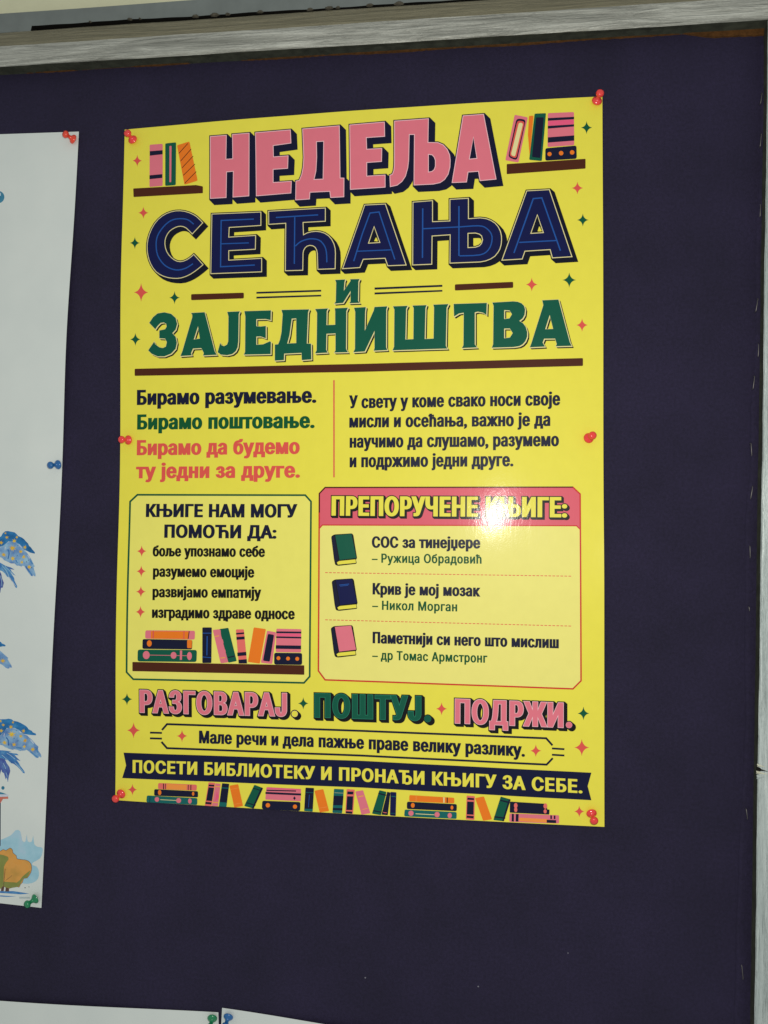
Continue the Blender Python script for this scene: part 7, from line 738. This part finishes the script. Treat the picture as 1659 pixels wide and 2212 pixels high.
('ground_shadow_drawing',None,[(1,[('g',[[(-43.19,-689.82),(-40.56,-689.56),(-27.45,-688.22),(-15.61,-688.7),(-12.33,-688.96),(-20.77,-690.37),(-40.48,-691.12),(-43.11,-691.27)]]),('g',[[(-43,-693.43),(-24.58,-692.62),(-33.72,-693.98),(-42.94,-694.39)]])],[('wblue2',0,0,0,0,0)]),(1,[('g',[[(-21.63,-692.62),(-11.52,-691.88),(-11.45,-693.19),(-21.55,-694.24)]])],[('wgrey',0,0,0,0,0)]),(1,[('g',[[(-15.92,-684.04),(-15.96,-684.21),(-16.08,-684.35),(-16.27,-684.46),(-16.49,-684.52),(-16.71,-684.51),(-16.91,-684.44),(-17.04,-684.31),(-17.1,-684.16),(-17.06,-683.99),(-16.94,-683.85),(-16.76,-683.74),(-16.53,-683.68),(-16.31,-683.69),(-16.11,-683.76),(-15.98,-683.88)]]),('g',[[(-12.38,-682.96),(-12.41,-683.1),(-12.48,-683.23),(-12.61,-683.32),(-12.75,-683.36),(-12.91,-683.35),(-13.04,-683.28),(-13.13,-683.17),(-13.16,-683.04),(-13.14,-682.9),(-13.06,-682.77),(-12.94,-682.68),(-12.79,-682.64),(-12.64,-682.65),(-12.51,-682.72),(-12.42,-682.83)]])],[('wdark',0,0,0,0,0)])]),
('lamp_post_drawing',None,[(1,[('g',[[(-45.27,-610.51),(-44.01,-610.4),(-42,-651.48),(-43.12,-651.58)]])],[('wdark',0,0,0,0,0)]),(2,[('g',[[(-47.62,-606.15),(-37.07,-604.81),(-36.84,-606.73),(-41.91,-607.36),(-44.04,-611.13),(-47.35,-611.42)]])],[('wred',0,0,0,0,0)]),(2,[('g',[[(-47.74,-603.78),(-37.03,-602.92),(-36.95,-604.56),(-47.63,-605.97)]])],[('wpale',0,0,0,0,0)]),(2,[('g',[[(-47.86,-601.36),(-45.2,-601.38),(-42.19,-601.85),(-38.49,-602.87),(-47.75,-603.6)]])],[('wteal',0,0,0,0,0)])]),
('blue_ball_drawing',None,[(1,[('g',[[(-40.89,-597.36),(-40.98,-597.99),(-41.29,-598.55),(-41.79,-598.95),(-42.39,-599.13),(-43.01,-599.05),(-43.54,-598.74),(-43.91,-598.24),(-44.06,-597.63),(-43.97,-596.99),(-43.65,-596.43),(-43.16,-596.03),(-42.56,-595.86),(-41.94,-595.93),(-41.41,-596.24),(-41.04,-596.74)]])],[('wteal',0,0,0,0,0)])]),
('blue_ball_drawing',None,[(1,[('g',[[(-70.18,-58.93),(-70.26,-60.21),(-70.64,-61.42),(-71.32,-62.5),(-72.24,-63.39),(-73.37,-64.06),(-74.66,-64.46),(-76.03,-64.57),(-77.41,-64.4),(-78.75,-63.95),(-79.97,-63.24),(-81,-62.3),(-81.81,-61.19),(-82.34,-59.96),(-82.57,-58.67),(-82.49,-57.39),(-82.1,-56.18),(-81.42,-55.1),(-80.49,-54.2),(-79.36,-53.54),(-78.07,-53.14),(-76.7,-53.03),(-75.31,-53.2),(-73.98,-53.66),(-72.77,-54.37),(-71.74,-55.31),(-70.94,-56.42),(-70.41,-57.65)]])],[('wteal',0,0,0,0,0)]),(2,[('g',[[(-75.91,-55.01),(-74.07,-55.05),(-73.91,-57.71),(-75.75,-57.67)]])],[('wpale',0,0,0,0,0)])]),
]
def white_h(x, y):
    x = min(x, 0); b = -y / WH
    return .8 + math.exp(x / 70.) * (4.2 * math.exp(-((b - .27) / .13) ** 2) + 2.0 * math.exp(-((b - .68) / .14) ** 2))
wp = thing('white_poster', 'tall white poster with blue starry wings and an orange tree at the left edge', 'poster', (WTR[0] * M1, 0, WTR[1] * M1))
wp.rotation_euler = (0, -WROT, 0)
wsurf = make_surf(white_h)
sheet('paper_sheet', -500, 0, -WH, 0, wsurf, [M_WHITE, M_WHITE], wp, 6.0)
print_art(WHITE_ART, wp, wsurf)

# ------------------------------------------------------------------ two white sheets at the bottom edge
def low_sheet(label, x, z, w, h, tilt, left, bul):
    r = bpy.data.objects.new
    def fh(a, b): return .8 + bul * math.exp(b / 60.) * math.sin(math.pi * min(1, max(0, abs(a) / w))) ** 2
    o = sheet('paper_sheet', -w if left else 0, 0 if left else w, -h, 0, make_surf(fh), [M_WHITE, M_WHITE], None, 6.0)
    o.name = 'white_sheet'
    o.location = (x * M1, 0, z * M1); o.rotation_euler = (0, -tilt, 0)
    o['label'] = label; o['category'] = 'paper sheet'; o['group'] = 'white sheets along the bottom edge'
    return o
low_sheet('blank white sheet at the bottom edge with the green pin in its corner', -103.35, -478.1, 297, 210, .054, True, 2.0)
low_sheet('blank white sheet at the bottom edge with the blue pin in its top corner', -100.1, -473.95, 297, 210, -.0247, False, 4.0)

# ------------------------------------------------------------------ push pins
def lathe(prof, seg=28):
    V = []; F = []
    for t, r in prof:
        for k in range(seg):
            a = 2 * math.pi * k / seg; V.append((r * math.cos(a) * M1, r * math.sin(a) * M1, t * M1))
    m = len(prof)
    for i in range(m - 1):
        for k in range(seg):
            a = i * seg + k; b = i * seg + (k + 1) % seg; F.append((a, b, b + seg, a + seg))
    F.append(tuple(range(seg))[::-1]); F.append(tuple(range((m - 1) * seg, m * seg)))
    return V, F
grip_prof = [(.35, 1.2), (.3, 3.6), (.5, 4.05), (.9, 4.25), (1.5, 4.15), (2.1, 3.75), (2.7, 3.1), (3.2, 2.4), (3.7, 1.95), (4.4, 1.7), (5.6, 1.65), (6.3, 1.9), (6.8, 2.5), (7.3, 3.0), (8.0, 3.28), (8.8, 3.3), (9.6, 3.1), (10.2, 2.65), (10.6, 2.0), (10.8, 1.2), (10.85, .4)]
needle_prof = [(-6.0, .05), (-4.5, .5), (.5, .52), (.9, .5)]
PIN_LABELS = [
    'red push pin in the top left corner of the yellow poster', 'red push pin in the top right corner of the yellow poster',
    'red push pin on the left edge of the yellow poster, beside the slogans', 'red push pin near the right edge of the yellow poster, beside the paragraph',
    'red push pin in the bottom left corner of the yellow poster', 'red push pin in the bottom right corner of the yellow poster',
    'orange red push pin in the top right corner of the white poster', 'dark blue push pin on the right edge of the white poster',
    'green push pin in the bottom right corner of the white poster', 'green push pin on the left white sheet at the bottom edge',
    'blue push pin on the right white sheet at the bottom edge']
gv, gf = lathe(grip_prof); nv, nf = lathe(needle_prof, 10)
grips = {}
for (colr, p), lab in zip(PINS, PIN_LABELS):
    t = thing('push_pin', lab, 'push pin', (p[0] * M1, p[1] * M1, p[2] * M1), 'push pins holding the papers')
    t.rotation_mode = 'QUATERNION'
    t.rotation_quaternion = Vector((0, 0, 1)).rotation_difference(Vector(p[3:6]))
    if colr not in grips:
        o = mesh_obj('grip', gv, gf, PLASTIC[colr], t, True); grips[colr] = o.data
    else:
        o = bpy.data.objects.new('grip', grips[colr]); COL.objects.link(o); o.parent = t
    mesh_obj('needle', nv, nf, M_NEEDLE, t, True)
